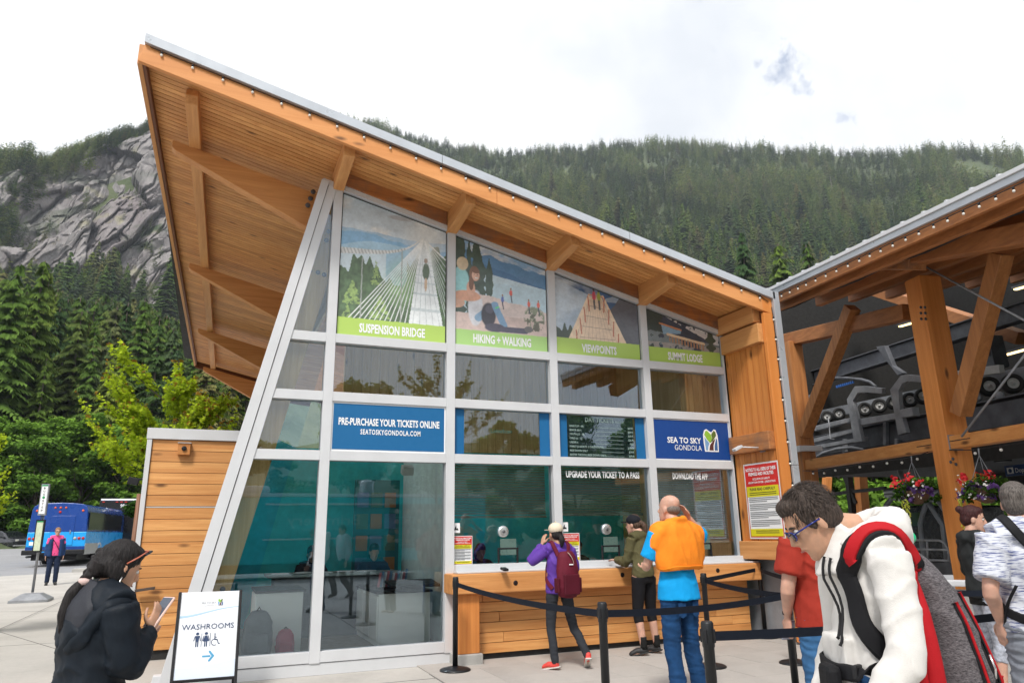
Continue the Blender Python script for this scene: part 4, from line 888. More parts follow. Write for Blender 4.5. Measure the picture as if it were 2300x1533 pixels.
N0 = 60000; a = rs.uniform(azim(-160, 900), azim(2420, 900), N0); r = np.sqrt(rs.uniform(95**2, 900**2, N0)); a = np.concatenate([a, rs.uniform(azim(-160, 900), azim(460, 900), 1600), rs.uniform(azim(-160, 900), azim(110, 900), 900)]); r = np.concatenate([r, rs.uniform(458, 492, 1600), rs.uniform(365, 470, 900)]); keep = r < r_ridge(a)*np.where(a < (A0+A1)/2, 1.05, 1.012)
# more trees where the slope is seen steeply; thin the far plateau
a, r = a[keep], r[keep]; z = hz(a, r); X = np.sin(a)*r; Y = CAMP.y+np.cos(a)*r; u, v = project(X, Y, z)
left = a < (A0+A1)/2
rock = inpoly(u, v+3, ROCKP); green_in = (fb(u/30+4, v/22+1) > .57) & (rs.rand(len(u)) < .7); patch = inpoly(u, v, [(262, 500), (300, 425), (345, 400), (400, 440), (420, 560), (330, 560), (285, 520)])
rockR = inpoly(u, v, [(2125, 392), (2150, 362), (2200, 366), (2262, 385), (2268, 408), (2200, 404), (2150, 398)])
keep = (~rock | green_in | (patch & (rs.rand(len(u)) < .7))) & ~rockR & (rs.rand(len(u)) < np.where(left, .95, .55)) & (fb(a*60, r*.03) > .22)
hgt = np.where(left, 24, np.where(r < 560, 25, 19))*rs.uniform(.45, 1.4, len(a))*np.where(rs.rand(len(a)) < .05, 1.35, 1)
clump = fb(a*26+7, r*.013+3, 4); hgt = hgt*np.where(left, 1, np.clip(.45+1.15*clump, .5, 1.3)); hgt = np.where(r > r_ridge(a)*.86, hgt*.72, hgt); hgt = np.where(rock, rs.uniform(5, 11, len(a)), np.where(left & (r > 395), rs.uniform(8, 15, len(a))*np.where(u < 70, 1.6, 1), hgt)); r = np.where(rock & left, r-2.5, r); z = np.where(rock & left, hz(a, r)+1.5, z); hgt = np.where(left & (r < 260), hgt*1.18, hgt)
vis = keep & (v < 1240)
# hidden behind the ticket office: leave those out
under = inpoly(u, v-hgt/r*1600*.0, [(330, 420), (455, 850), (560, 1200), (1640, 1240), (1700, 720), (1100, 480), (700, 300)])
vis &= ~under
vt = project(np.sin(a)*r, CAMP.y+np.cos(a)*r, z+hgt)[1]; vis &= ~(left & (r < 360) & (vt < interp(u, [(0, 560), (60, 640), (300, 660), (420, 720)])))
a, r, z, hgt, u, v, left, clump = (q[vis] for q in (a, r, z, hgt, u, v, left, clump)); X = np.sin(a)*r; Y = CAMP.y+np.cos(a)*r
order = np.argsort(-(hgt/r)); inframe = (u > -40) & (u < 2340)
near = [i for i in order if inframe[i]][:290]; ns = set(near); far = np.array([i for i in range(len(a)) if i not in ns])
print('trees', len(a))
FG = 'conifers in the forest below the mountain'
zone = lambda i: ('left' if u[i] < 600 else 'right')
for i in near:
    k = rs.randint(0, 5); me = CN[k]; H = hgt[i]
    lb = ('%s %s conifer in the forest below the grey cliff' if u[i] < 700 else '%s %s conifer on the wooded slope above the roofs') % ('tall' if H/r[i] > .11 else 'middling' if H/r[i] > .085 else 'smaller', ('narrow full', 'slim ragged', 'broad full', 'bare-stemmed', 'wide ragged')[k])
    o = bpy.data.objects.new('conifer', None); o.empty_display_size = 1; COL.objects.link(o); o.location = (X[i], Y[i], z[i]-.4); o.rotation_euler = (rs.uniform(-.02, .02), rs.uniform(-.02, .02), rs.uniform(0, 6.28)); o.scale = (H*rs.uniform(.85, 1.2),)*2+(H,)
    tag(o, lb, 'tree', 'conifers below the cliff' if u[i] < 700 else 'conifers on the slope above the roofs')
    for nm, m2 in (('crown', me), ('trunk', TRK)):
        c = bpy.data.objects.new(nm, m2); COL.objects.link(c); c.parent = o
# far wood: one object, instanced on points
def scatter(name, P, S, Rz, idx, meshes, mat=None):
    me = bpy.data.meshes.new(name); me.vertices.add(len(P)); me.vertices.foreach_set('co', np.asarray(P, float).ravel())
    for nm, ty, arr in (('sc', 'FLOAT_VECTOR', S), ('rt', 'FLOAT_VECTOR', Rz), ('ix', 'INT', idx)):
        at_ = me.attributes.new(nm, ty, 'POINT'); at_.data.foreach_set('value' if ty == 'INT' else 'vector', np.asarray(arr).ravel())
    o = bpy.data.objects.new(name, me); COL.objects.link(o)
    cl = bpy.data.collections.new(name+'_kinds')
    for k, m2 in enumerate(meshes):
        q = bpy.data.objects.new('%s_kind_%d' % (name, k), m2); cl.objects.link(q)
    ng = bpy.data.node_groups.new(name, 'GeometryNodeTree'); ng.interface.new_socket('Geometry', in_out='INPUT', socket_type='NodeSocketGeometry'); ng.interface.new_socket('Geometry', in_out='OUTPUT', socket_type='NodeSocketGeometry')
    n = ng.nodes; gi = n.new('NodeGroupInput'); go = n.new('NodeGroupOutput'); ip = n.new('GeometryNodeInstanceOnPoints'); ci = n.new('GeometryNodeCollectionInfo'); ci.inputs[0].default_value = cl; ci.inputs[1].default_value = True; ci.inputs[2].default_value = True
    ng.links.new(gi.outputs[0], ip.inputs['Points']); ng.links.new(ci.outputs[0], ip.inputs['Instance']); ip.inputs['Pick Instance'].default_value = True
    for nm, ty, sk in (('sc', 'FLOAT_VECTOR', 'Scale'), ('rt', 'FLOAT_VECTOR', 'Rotation'), ('ix', 'INT', 'Instance Index')):
        na_ = n.new('GeometryNodeInputNamedAttribute'); na_.data_type = ty; na_.inputs[0].default_value = nm; ng.links.new(na_.outputs[0], ip.inputs[sk])
    ng.links.new(ip.outputs[0], go.inputs[0]); md = o.modifiers.new('scatter', 'NODES'); md.node_group = ng; return o
f = far; nF = len(f); sz = hgt[f]; wd = sz*rs.uniform(.85, 1.3, nF)
big = (sz/r[f] > .06)
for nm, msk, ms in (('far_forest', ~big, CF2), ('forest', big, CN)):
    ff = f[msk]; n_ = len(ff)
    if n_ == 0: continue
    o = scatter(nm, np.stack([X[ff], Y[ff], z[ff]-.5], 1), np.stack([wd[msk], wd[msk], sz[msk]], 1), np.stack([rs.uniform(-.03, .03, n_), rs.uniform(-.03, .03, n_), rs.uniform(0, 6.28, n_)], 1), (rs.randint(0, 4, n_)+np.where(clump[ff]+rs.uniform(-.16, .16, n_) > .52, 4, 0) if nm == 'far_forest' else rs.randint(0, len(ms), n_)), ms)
    tag(o, 'distant conifer forest covering the mountainside' if nm == 'far_forest' else 'dense conifer forest between the single trees', 'forest', kind='stuff')
# a few bare dead stems standing out of the far wood
for q in ((1875, 470, 62), (1495, 420, 40), (2010, 500, 30), (930, 385, 26)):
    e = elev(q[0], q[1]); a0 = azim(q[0], q[1])
    rad = np.linspace(200, 850, 400); zz_ = hz(np.full(400, a0), rad); k = int(np.argmin(np.abs((zz_-1.5)/rad-e))); H = q[2]/1600*rad[k]
    o = bpy.data.objects.new('dead_stem', None); COL.objects.link(o); o.location = (math.sin(a0)*rad[k], CAMP.y+math.cos(a0)*rad[k], zz_[k]); tag(o, 'bare grey dead stem standing in the wood %s' % {1875: 'above the right-hand roof', 1495: 'near the ridge middle', 2010: 'just left of the timber shelter roof', 930: 'close to the metal roof edge'}[q[0]], 'dead tree')
    MB().tube([(0, 0, -1), (.2, 0, H*.6), (.1, .1, H*1.3)], [.35, .25, .08], 6).build('stem', DEADB, o, local=True)

# ---------------------------------------------------------------- broadleaved trees
def leaf_cloud(seed, centers, n, size, flat=.35, tri=False):
    """leaf quads spread in clumps; centers = (x,y,z,radius). returns V,F,tone"""
    q = np.random.RandomState(seed); C_ = np.array([c[:3] for c in centers]); Rr = np.array([c[3] for c in centers]); w_ = Rr**2/np.sum(Rr**2); k = q.choice(len(C_), n, p=w_)
    d = q.normal(size=(n, 3)); d /= np.linalg.norm(d, axis=1)[:, None]; rad = Rr[k]*q.uniform(.55, 1.05, n)
    P = C_[k]+d*rad[:, None]*np.array([1, 1, .75]); s = size*q.uniform(.6, 1.3, n)
    nrm = d*.6+q.normal(size=(n, 3))*.55+np.array([0, 0, .55]); nrm /= np.linalg.norm(nrm, axis=1)[:, None]
    t = np.cross(nrm, q.normal(size=(n, 3))); t /= np.linalg.norm(t, axis=1)[:, None]; b = np.cross(nrm, t)
    V = np.stack([P-t*s[:, None]*.5, P+b*s[:, None]*.33-nrm*s[:, None]*.06, P+t*s[:, None]*.6-nrm*s[:, None]*.12, P-b*s[:, None]*.33-nrm*s[:, None]*.06], 1).reshape(-1, 3)
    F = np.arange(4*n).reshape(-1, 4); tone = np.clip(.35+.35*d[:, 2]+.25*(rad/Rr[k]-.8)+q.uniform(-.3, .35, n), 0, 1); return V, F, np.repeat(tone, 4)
ALDER = leafmat('alder_leaves', [(.10, .20, .040), (.13, .25, .044), (.15, .28, .052)], trans=.3)
MAPLE = leafmat('maple_leaves', [(.40, .54, .045), (.40, .54, .045)], trans=.4)
def alder(seed, H=10, Wd=6, n=9000, size=.30):
    q = random.Random(seed); cs = []
    for k in range(46):
        h = q.uniform(.12, 1)**.85*H; rr_ = Wd*.5*math.sqrt(max(.05, 1-((h/H-.4)/.66)**2))*q.uniform(.3, 1.0); t = q.uniform(0, 6.28)
        cs.append((rr_*math.cos(t), rr_*math.sin(t), h, q.uniform(.45, 1.05)*Wd/6))
    return leaf_cloud(seed, cs, n, size)
AL = []
for k in range(3):
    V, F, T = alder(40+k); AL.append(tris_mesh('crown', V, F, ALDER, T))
def branchy(H, n, r, seed, sp=.4):
    mb = MB(); q = random.Random(seed); mb.tube([(0, 0, -.2), (.05, .02, H*.45), (0, .05, H*.8)], [r, r*.7, r*.25], 7)
    for k in range(n):
        h = H*q.uniform(.25, .7); t = q.uniform(0, 6.28); l = H*q.uniform(.2, .35); e = Vector((math.cos(t)*l*sp*1.6, math.sin(t)*l*sp*1.6, h+l)); mb.tube([(0, 0, h), Vector((0, 0, h)).lerp(e, .5)+Vector((0, 0, .1)), e], [r*.4, r*.28, r*.1], 5)
    return mb.mesh('trunk', [BARK])
ALT = branchy(9, 8, .14, 5)
def place_alder(x, y, s, label, group, k=None, z=None):
    o = bpy.data.objects.new('broadleaf_tree', None); COL.objects.link(o); o.location = (x, y, gz(x, y) if z is None else z); o.rotation_euler = (0, 0, rs.uniform(0, 6.28)); o.scale = (s*rs.uniform(1, 1.2), s*rs.uniform(1, 1.2), s)
    tag(o, label, 'tree', group)
    for nm, m2 in (('crown', AL[rs.randint(0, 3) if k is None else k]), ('trunk', ALT)): c = bpy.data.objects.new(nm, m2); COL.objects.link(c); c.parent = o
for k in range(15):
    u_ = -120+k*36+rs.uniform(-12, 12); D = rs.uniform(84, 92)-(k % 3)*4; p = PD(u_, 1190, D); top = elev(u_, rs.uniform(930, 985) if u_ < 330 else 1010)*D+1.5
    place_alder(p.x, p.y, (top-gz(0, p.y))/10.2, 'mid green broadleaved tree in the thicket %s' % ('at the far left edge' if u_ < 60 else 'directly behind the shuttle bus' if u_ < 200 else 'between the bus and the annex' if u_ < 340 else 'hidden behind the annex'), 'broadleaved trees behind the bus')
for k in range(9):                                  # seen through the timber station
    u_ = 1790+k*50; D = rs.uniform(34, 44); p = PD(u_, 1190, D); place_alder(p.x, p.y, rs.uniform(.8, 1.0), 'leafy green tree seen through the open lift station', 'trees behind the lift station', z=0)
for k in range(10):                                 # the side of the plaza behind the photographer, mirrored in the glass
    x = -14+k*4.2+rs.uniform(-1, 1); y = -27-rs.uniform(0, 6); place_alder(x, y, rs.uniform(.55, .9), 'leafy tree across the plaza, mirrored in the ticket office glass', 'trees across the plaza', z=0)

# young maple behind the annex: real limbs, shoots and palmate leaves
def maple(name, loc, H, label, seed, cw, nshoot=150, per=46, lsz=.085, group=None, lo=.3, mat=None, red=True):
    q = random.Random(seed); t = thing(name, label, 'tree', loc, 0, group); mb = MB(); shoots = []
    mb.tube([(0, 0, -.1), (.04, 0, H*.3), (.0, .03, H*.62), (.03, 0, H*.86)], [.055, .045, .028, .01], 8)
    for k in range(26):
        h = H*q.uniform(lo, .8); a0 = q.uniform(0, 6.28); l = cw*q.uniform(.45, 1.0)*(1.12-.55*max(0, h/H-.45)*2)*.62
        up = q.uniform(.35, .95); p0 = Vector((0, 0, h)); e = p0+Vector((math.cos(a0)*l, math.sin(a0)*l, l*up)); m = p0.lerp(e, .5)+Vector((0, 0, -.05))
        mb.tube([p0, m, e], [.018, .012, .005], 5); shoots.append((m, e))
        for j in range(int(nshoot/26)):
            s = q.uniform(.3, 1); b = p0.lerp(e, s); a1 = a0+q.uniform(-1.2, 1.2); l2 = l*q.uniform(.25, .6); e2 = b+Vector((math.cos(a1)*l2*.7, math.sin(a1)*l2*.7, l2*q.uniform(.4, 1.3))); mb.tube([b, e2], [.006, .002], 4); shoots.append((b, e2))
    shoots += [(Vector((0, 0, H*.8)), Vector((q.uniform(-.15, .15), q.uniform(-.15, .15), H))) for _ in range(5)]
    mb.build('trunk', BARK, t, local=True)
    V = []; F = []; T = []; Q = np.random.RandomState(seed); V2 = []; T2 = []
    star = [(0, -.45), (.16, -.1), (.5, -.12), (.26, .12), (.36, .42), (.1, .3), (0, .62), (-.1, .3), (-.36, .42), (-.26, .12), (-.5, -.12), (-.16, -.1)]
    ins = [1, 3, 5, 7, 9, 11]
    for a_, b_ in shoots:
        for k in range(per):
            s = q.random()**.8; p = a_.lerp(b_, s)+Vector(Q.normal(size=3)*.055*(1.4-s)); n_ = Vector(Q.normal(size=3))*.6+Vector((0, 0, .8)); n_.normalize(); x = n_.cross(Vector(Q.normal(size=3))).normalized(); y = n_.cross(x); sz_ = lsz*q.uniform(.6, 1.25)*(1.15-.5*s)
            tone = min(1, max(0, .25+.45*s+q.uniform(-.25, .25))); tip = red and s > .93 and p.z > H*.45
            L_ = V2 if tip else V; b0 = len(L_); L_ += [tuple(p+x*(c0*sz_)+y*(c1*sz_)-n_*(abs(c0)*sz_*.25)) for c0, c1 in star]
            (T2 if tip else T).extend([tone]*12)
    for VV, TT, mm, nm in ((V, T, mat or MAPLE, 'crown'), (V2, T2, leafmat('red_tip_leaves', [(.22, .16, .03), (.26, .12, .03)], trans=.35) if red else None, 'young_leaves')):
        if not VV: continue
        n_ = len(VV)//12; F = np.arange(n_*12).reshape(n_, 12); me = tris_mesh(nm, VV, F, mm, TT); link(me, nm, t, local=True)
    return t
p = PD(372, 1150, 17.5); p.z = gz(p.x, p.y); HM = elev(440, 812)*17.5+1.5
maple('maple_tree', p, HM, 'bright yellow-green young maple rising behind the cedar annex', 3, 2.9, 230, 58, .115)
p2 = PD(-92, 1100, 15); p2.z = 0; maple('maple_tree', p2, 3.6, 'edge of a bright green young maple at the far left', 5, 1.2, 90, 34, .09, red=False)
for k, (x, y, h) in enumerate(((-2.0, -17.5, 6.0), (7.5, -16.5, 8.2))):
    maple('maple_tree', (x, y, 0), h, ('young maple across the plaza mirrored in the left panes', 'taller maple across the plaza mirrored in the middle panes')[k], 8+k, 3.0+.6*k, 150, 26, .15, red=False, mat=ALDER)
# ================================================================ lift station: open timber shelter on the right
stn = thing('lift_station', 'open timber frame lift station with sloping roof and steel machinery inside', 'building', tuple(SP0))
def sp(mb, name, mat, bevel=0, parent=None): return mb.build(name, mat, parent or stn, bevel)
def sbox(s0, s1, n0, n1, z0, z1): 
    return MB().prism([SW(s0, n0, z0), SW(s1, n0, z0), SW(s1, n1, z0), SW(s0, n1, z0)], (0, 0, z1-z0))
POSTM = wood('station_post', rgb(200, 118, 50), rgb(230, 152, 80), 'z', knots=True, var=.05)
BRACE = wood('station_brace', rgb(150, 94, 50), rgb(206, 140, 82), 'z', knots=False, var=.3)
CHORD = wood('station_chord', rgb(146, 90, 48), rgb(202, 134, 78), 'y', knots=False, var=.3)
TIE = wood('station_tie', rgb(190, 118, 54), rgb(222, 158, 92), 'y', knots=True, var=.2)
sp(sbox(-.155, .145, 0, .36, .0, 5.0), 'main_post', POSTM, .01)
for (u, v) in ((2068, 690), (2077, 690), (2068, 703), (2078, 703), (2069, 716), (2079, 716), (2135, 1037), (2147, 1042), (2140, 1030), (2170, 1168), (2182, 1168), (2171, 1181), (2183, 1181), (2196, 1170), (2197, 1184)):
    d = ray(u, v); q = SW(-.157, 0, 0); p = CAMP+d*((q-CAMP).dot(SD)/d.dot(SD)); sp(MB().lathe(p, [(.022, 0), (.022, .006), (.012, .008)], 10, -SD), 'bolt', MATS['bolt_steel'])
sp(sbox(.146, 3.35, .08, .26, 2.52, 2.695), 'tie_beam', TIE, .006)
sp(sbox(-3.6, -.156, .02, .20, 2.50, 2.675), 'tie_beam', TIE, .006)
for a, b in ((.146, .52), (-.52, -.156)): sp(sbox(a, b, .018, .021, 2.595, 2.607) if b < 0 else sbox(a, b, .078, .081, 2.60, 2.612), 'steel_slot', DARK)
sp(sbox(-.17, -.156, .01, .21, 2.48, 2.69), 'steel_shoe', GALV)
sp(sbox(.146, .16, .07, .27, 2.50, 2.71), 'steel_shoe', GALV)
sp(sbox(3.35, 3.62, .05, .33, 0, 4.95), 'rear_post', BRACE, .008)
sp(sbox(3.26, 3.70, -.04, .42, 2.85, 2.95), 'post_cap', WHITE, .006)
# diagonal braces and their partners
def pbeam(a, b, n, w, h, name, mat, bevel=.008): return sp(MB().beam(PS(*a, n), PS(*b, n), w, h, up=SN), name, mat, bevel)
pbeam((1806, 975), (1915, 690), .15, .20, .2, 'brace', BRACE); pbeam((2158, 930), (2250, 570), .15, .20, .2, 'brace', BRACE)
pbeam((1752, 768), (2040, 700), .25, .24, .2, 'top_chord', CHORD)
pbeam((1945, 593), (2420, 505), -.5, .24, .24, 'top_chord', CHORD)
sp(MB().prism([PS(u, v, -.65) for u, v in ((1920, 590), (1950, 578), (2040, 565), (2040, 605), (1950, 604), (1928, 600))], SN*.28), 'beam_end', OLD_Y, .006)
sp(MB().prism([PS(u, v, -.67) for u, v in ((1918, 589), (1948, 573), (2030, 562), (2030, 566), (1950, 578), (1920, 594))], SN*.32), 'beam_cap', WHITE)
pbeam((1930, 640), (2300, 760), 3.4, .22, .3, 'inner_chord', CHORD); 
# steel tie rods
for a, b in (((2078, 598), (2330, 735)), ((2160, 980), (2330, 760))): sp(MB().tube([PS(*a, -.08), PS(*b, -.08)], .014, 8), 'tie_rod', GALV)
# roof: eave edge, fascia, purlins, underside boards, standing seam sheet
E0, E1 = PS(1722, 663, -1.3), PS(2360, 362, -1.3); ED = (E1-E0).normalized(); E0 = E0-ED*.2
RU = (SN*1.0+Vector((0, 0, .16))).normalized()
E1 = E1+ED*.3
def rl(off, dz, w, h, name, mat, bevel=0): return sp(MB().beam(E0+RU*off+Vector((0, 0, dz)), E1+RU*off+Vector((0, 0, dz)), w, h), name, mat, bevel)
rl(0, 0.02, .05, .13, 'eave_flashing', METAL, .004); rl(.03, .055, .16, .05, 'eave_gutter', WHITE, .004); rl(.05, -.12, .06, .16, 'eave_board', CHORD, .004)
for k, (o_, d_) in enumerate(((.35, -.17), (1.10, -.17), (1.75, -.17), (2.5, -.2), (3.3, -.2), (4.2, -.2), (5.2, -.2))): rl(o_, d_, .12, .19, 'purlin', CHORD, .006)
mb = MB()
for k in range(52):
    a = .08+k*.125; mb2 = MB().prism([E0+RU*a+Vector((0, 0, -.035)), E1+RU*a+Vector((0, 0, -.035)), E1+RU*(a+.12)+Vector((0, 0, -.035)), E0+RU*(a+.12)+Vector((0, 0, -.035))], (0, 0, .02)); sp(mb2, 'roof_board', CHORD)
sp(MB().prism([E0+Vector((0, 0, .05)), E1+Vector((0, 0, .05)), E1+RU*9+Vector((0, 0, .05)), E0+RU*9+Vector((0, 0, .05))], (0, 0, .04)), 'roof_sheet', METAL)
for k in range(16):
    p = E0.lerp(E1, (k+.5)/16); sp(MB().beam(p+Vector((0, 0, .10)), p+RU*8.9+Vector((0, 0, .10)), .03, .05), 'roof_seam', WHITE)
# conduit clipped under the fascia
sp(MB().tube([E0.lerp(E1, k/14)+RU*.38+Vector((0, 0, -.27-.015*math.sin(k*1.7))) for k in range(15)], .012, 6), 'conduit', BLACK)
# dark machine room shell: deck, back wall, far ceiling
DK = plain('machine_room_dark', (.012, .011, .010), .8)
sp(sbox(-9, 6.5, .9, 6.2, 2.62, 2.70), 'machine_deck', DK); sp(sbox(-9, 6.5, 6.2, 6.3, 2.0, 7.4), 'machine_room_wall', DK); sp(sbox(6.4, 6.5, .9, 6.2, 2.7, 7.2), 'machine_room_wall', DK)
for k, (a, b) in enumerate((((1856, 712), (1894, 702)), ((1822, 796), (1875, 786)), ((2021, 733), (2060, 722)), ((2112, 611), (2210, 583)), ((2280, 650), (2330, 636)), ((2254, 798), (2320, 780)))):
    if k == 0: g = G(newmat('lit_tube')); LIT = g.out(g.n('ShaderNodeEmission', {0: (1, .74, .34, 1), 1: 2.2}).outputs[0])
    p, q = PS(*a, 4.2), PS(*b, 4.2); t = thing('tube_light', 'lit yellow tube lamp under the station ceiling, %s' % ('upper left near the brace', 'lowest left behind the brace', 'beside the main post', 'longest, right of the main post', 'at the right picture edge', 'low right above the tyres')[k], 'lamp', p)
    MB().beam(p+Vector((0, 0, .03)), q+Vector((0, 0, .03)), .16, .04).build('housing', GALVD, t); MB().beam(p, q, .07, .03).build('tube', LIT, t)
# ---- steel machinery
mc = thing('lift_machinery', 'grey steel conveyor of the gondola lift with rows of rubber tyres', 'machinery', tuple(SW(0, 2, 2.7)))
def mp(mb, name, mat, bevel=0, parent=None): return mb.build(name, mat, parent or mc, bevel)
def mbeam(a, b, n, w, h, name='steel_beam', mat=GALVD): return mp(MB().beam(PS(*a, n), PS(*b, n), w, h, up=(0, 0, 1)), name, mat, .004)
for (a, b, n, w, h) in (((1770, 868), (2400, 668), 2.6, .05, .26), ((1800, 1010), (2400, 905), 1.7, .10, .36), ((1790, 943), (2400, 818), 2.35, .10, .20)): mbeam(a, b, n, w, h, mat=GALVD if h != .2 else GALV)
for dv, n in ((-15, 2.6), (15, 2.6)): mbeam((1770, 868+dv), (2400, 668+dv*1.3), n, .22, .02, 'beam_flange')
for dv in (-26, 27): mbeam((1800, 1010+dv*.8), (2400, 905+dv*1.5), 1.7, .26, .02, 'beam_flange')
def wheel(u, v, rp, n=2.1):
    p = PS(u, v, n); D = (p-CAMP).dot(CFW); r = rp/CF*D; SN = Vector((.70, .714, 0))
    w_ = mp(MB().lathe(p, [(r*.55, -.02), (r*.9, -.02), (r, .02), (r, .10), (r*.9, .13), (r*.55, .13)], 22, -SN, True), 'tyre', RUBBER)
    h = MB().lathe(p, [(r*.56, .02), (r*.56, .10), (r*.50, .115), (r*.42, .09), (r*.16, .09), (r*.16, .13), (.005, .14)], 20, -SN).build('rim', plain('rim_grey', (.50, .50, .49), .45, .2), w_)
    return w_
for u, v, rp in ((1801, 950, 13), (1829, 943, 13), (1857.6, 936, 13), (1884, 930, 13.5), (1942, 920, 15.5), (1974.5, 912, 16), (2007, 905, 16), (2042, 899, 17), (2072, 891, 18), (2181, 877, 21), (2219, 869, 22), (2272, 863, 22)): wheel(u, v, rp)
for u, v in ((2198, 892), (2248, 889)): mp(MB().lathe(PS(u, v, 1.9), [(.075, 0), (.075, .05), (.03, .06)], 16, -SN), 'guide_roller', GALV)
def plate(pts, n, t=.08, name='bracket', mat=GALV): return mp(MB().prism([PS(u, v, n) for u, v in pts], SN*t), name, mat, .006)
Z3 = lambda a, b: (1780+a/3.738, 650+b/3.738)
plate([Z3(*q) for q in ((455, 920), (520, 812), (600, 808), (750, 828), (750, 872), (600, 862), (545, 868), (505, 935), (585, 1272), (515, 1285))], 1.25)
plate([Z3(*q) for q in ((818, 840), (905, 722), (960, 712), (1180, 735), (1180, 785), (960, 770), (920, 790), (888, 850), (900, 1000), (958, 1200), (885, 1220))], 1.2)
plate([Z3(*q) for q in ((840, 640), (770, 470), (700, 480), (880, 720), (930, 700))], 2.2, .1, 'strut', GALVD)
plate([Z3(*q) for q in ((560, 1085), (860, 1035), (865, 1085), (575, 1140))], 1.3, .12, 'guide_rail'); plate([Z3(*q) for q in ((160, 1150), (480, 1075), (480, 1110), (165, 1190))], 1.3, .10, 'guide_rail')
plate([Z3(*q) for q in ((130, 1260), (500, 1170), (500, 1200), (135, 1295))], 1.3, .10, 'guide_rail'); plate([Z3(*q) for q in ((120, 1320), (600, 1235), (600, 1265), (130, 1350))], 1.3, .10, 'guide_rail')
plate([Z3(*q) for q in ((900, 1010), (1000, 985), (1010, 1060), (915, 1075))], 1.15, .14, 'motor_bracket'); plate([Z3(*q) for q in ((1320, 690), (1730, 630), (1740, 700), (1330, 760))], 1.9, .1, 'side_panel', plain('panel_light', (.45, .45, .44), .45, .3))
plate([Z3(*q) for q in ((1440, 740), (1560, 380), (1640, 380), (1700, 640))], 2.8, .3, 'gear_cover', GALVD); plate([Z3(*q) for q in ((1580, 470), (1625, 470), (1640, 550), (1590, 548))], 2.75, .02, 'warning_plate', WHITEP); plate([Z3(*q) for q in ((1583, 472), (1625, 472), (1628, 500), (1586, 500))], 2.74, .005, 'warning_stripe', RED)
plate([Z3(*q) for q in ((75, 905), (180, 870), (185, 890), (85, 925), (85, 975), (75, 975))], 1.9, .05, 'cable_tray'); 
mp(MB().tube([PS(*Z3(*q), 1.9) for q in ((330, 745), (450, 742), (580, 755), (650, 775), (700, 815))], .03, 8), 'hose', GALVD)
mp(MB().tube([PS(*Z3(*q), 1.2) for q in ((180, 1420), (260, 1370), (380, 1335), (500, 1325), (600, 1345))], .03, 8), 'curved_rail', GALV)
mp(MB().tube([PS(*Z3(*q), 1.1) for q in ((300, 1080), (310, 1150), (315, 1250), (350, 1255))], .012, 6), 'cable', GALV)
bl_ = MB()
for k in range(9): mp(MB().box(PS(1880+k*4.5, 868-k*1.3, 1.9), (.03, .03, .05)), 'terminal_block', plain('blue_block', rgb(40, 90, 160), .5))
for u, v in ((1898, 1030), (2016, 1030), (1990, 985)): mp(MB().beam(PS(u, v-45, 1.6), PS(u, v+14, 1.6), .07, .07), 'drop_bracket', GALV)
mp(MB().tube([PS(2015, 1010, 1.6), PS(2017, 1040, 1.6), PS(2026, 1070, 1.6), PS(2040, 1095, 1.5)], .05, 8), 'grip_arm', GALV)
# more frame members seen low under the deck
for a, b, n, w in (((1932, 1060), (1942, 1190), 4.5, .22), ((1858, 1070), (1852, 1180), 6.0, .2)): sp(MB().beam(PS(*a, n), PS(*b, n), w, w), 'rear_post', POSTM)
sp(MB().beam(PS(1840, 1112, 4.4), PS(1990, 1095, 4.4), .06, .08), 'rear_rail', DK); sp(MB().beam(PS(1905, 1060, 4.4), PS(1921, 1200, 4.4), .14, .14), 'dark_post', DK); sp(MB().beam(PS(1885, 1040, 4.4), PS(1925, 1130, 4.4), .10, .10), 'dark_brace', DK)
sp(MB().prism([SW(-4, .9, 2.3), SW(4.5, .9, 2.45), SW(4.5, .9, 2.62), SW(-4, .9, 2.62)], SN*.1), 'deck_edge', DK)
# concrete wall with blue signs
cw = sp(sbox(-6, -1.2, 3.2, 3.5, 0, 2.62), 'concrete_wall', plain('cast_concrete', (.27, .265, .25), .8, 0, .2, 2, .3, 20))
def ssign(u0, v0, u1, v1, n, label, txts, name='wall_sign'):
    a, b = PS(u0, v0, n), PS(u1, v0, n); z1, z0 = a.z, PS(u0, v1, n).z; X = (b-a); X.z = 0; Xn = X.normalized(); w_ = X.length
    t = thing(name, label, 'sign', a); o = MB().prism([Vector((a.x, a.y, z0)), Vector((a.x, a.y, z0))+Xn*w_, Vector((a.x, a.y, z1))+Xn*w_, Vector((a.x, a.y, z1))], SN*.02).build('panel', plain('sign_blue', rgb(20, 58, 112), .4, 0, .03), t)
    return t, Vector((a.x, a.y, z0))-SN*.004, Xn, w_, z1-z0
t, O, X_, w_, h_ = ssign(2255, 1046, 2350, 1070, 3.18, 'blue company sign with white lettering on the concrete wall', None)
text('Doppelmayr', t, WHITEP, O+X_*w_*.58+VZ*h_*.28, X_, VZ, h_*.42, w_*.62, .01); MB().prism([O+X_*w_*a+VZ*h_*b for a, b in ((.06, .22), (.22, .22), (.22, .8), (.06, .8))], -SN*.002).build('emblem', WHITEP, t); MB().lathe(O+X_*w_*.14+VZ*h_*.5-SN*.004, [(h_*.2, 0), (h_*.2, .002), (.001, .0021)], 16, -SN).build('emblem', MATS['sign_blue'], t)
t, O, X_, w_, h_ = ssign(2275, 1091, 2350, 1150, 3.18, 'blue sign with a white ring below the company sign', None)
MB().lathe(O+X_*w_*.4+VZ*h_*.5-SN*.003, [(.16, 0), (.16, .002), (.12, .002), (.12, 0)], 24, -SN, True).build('ring', WHITEP, t)
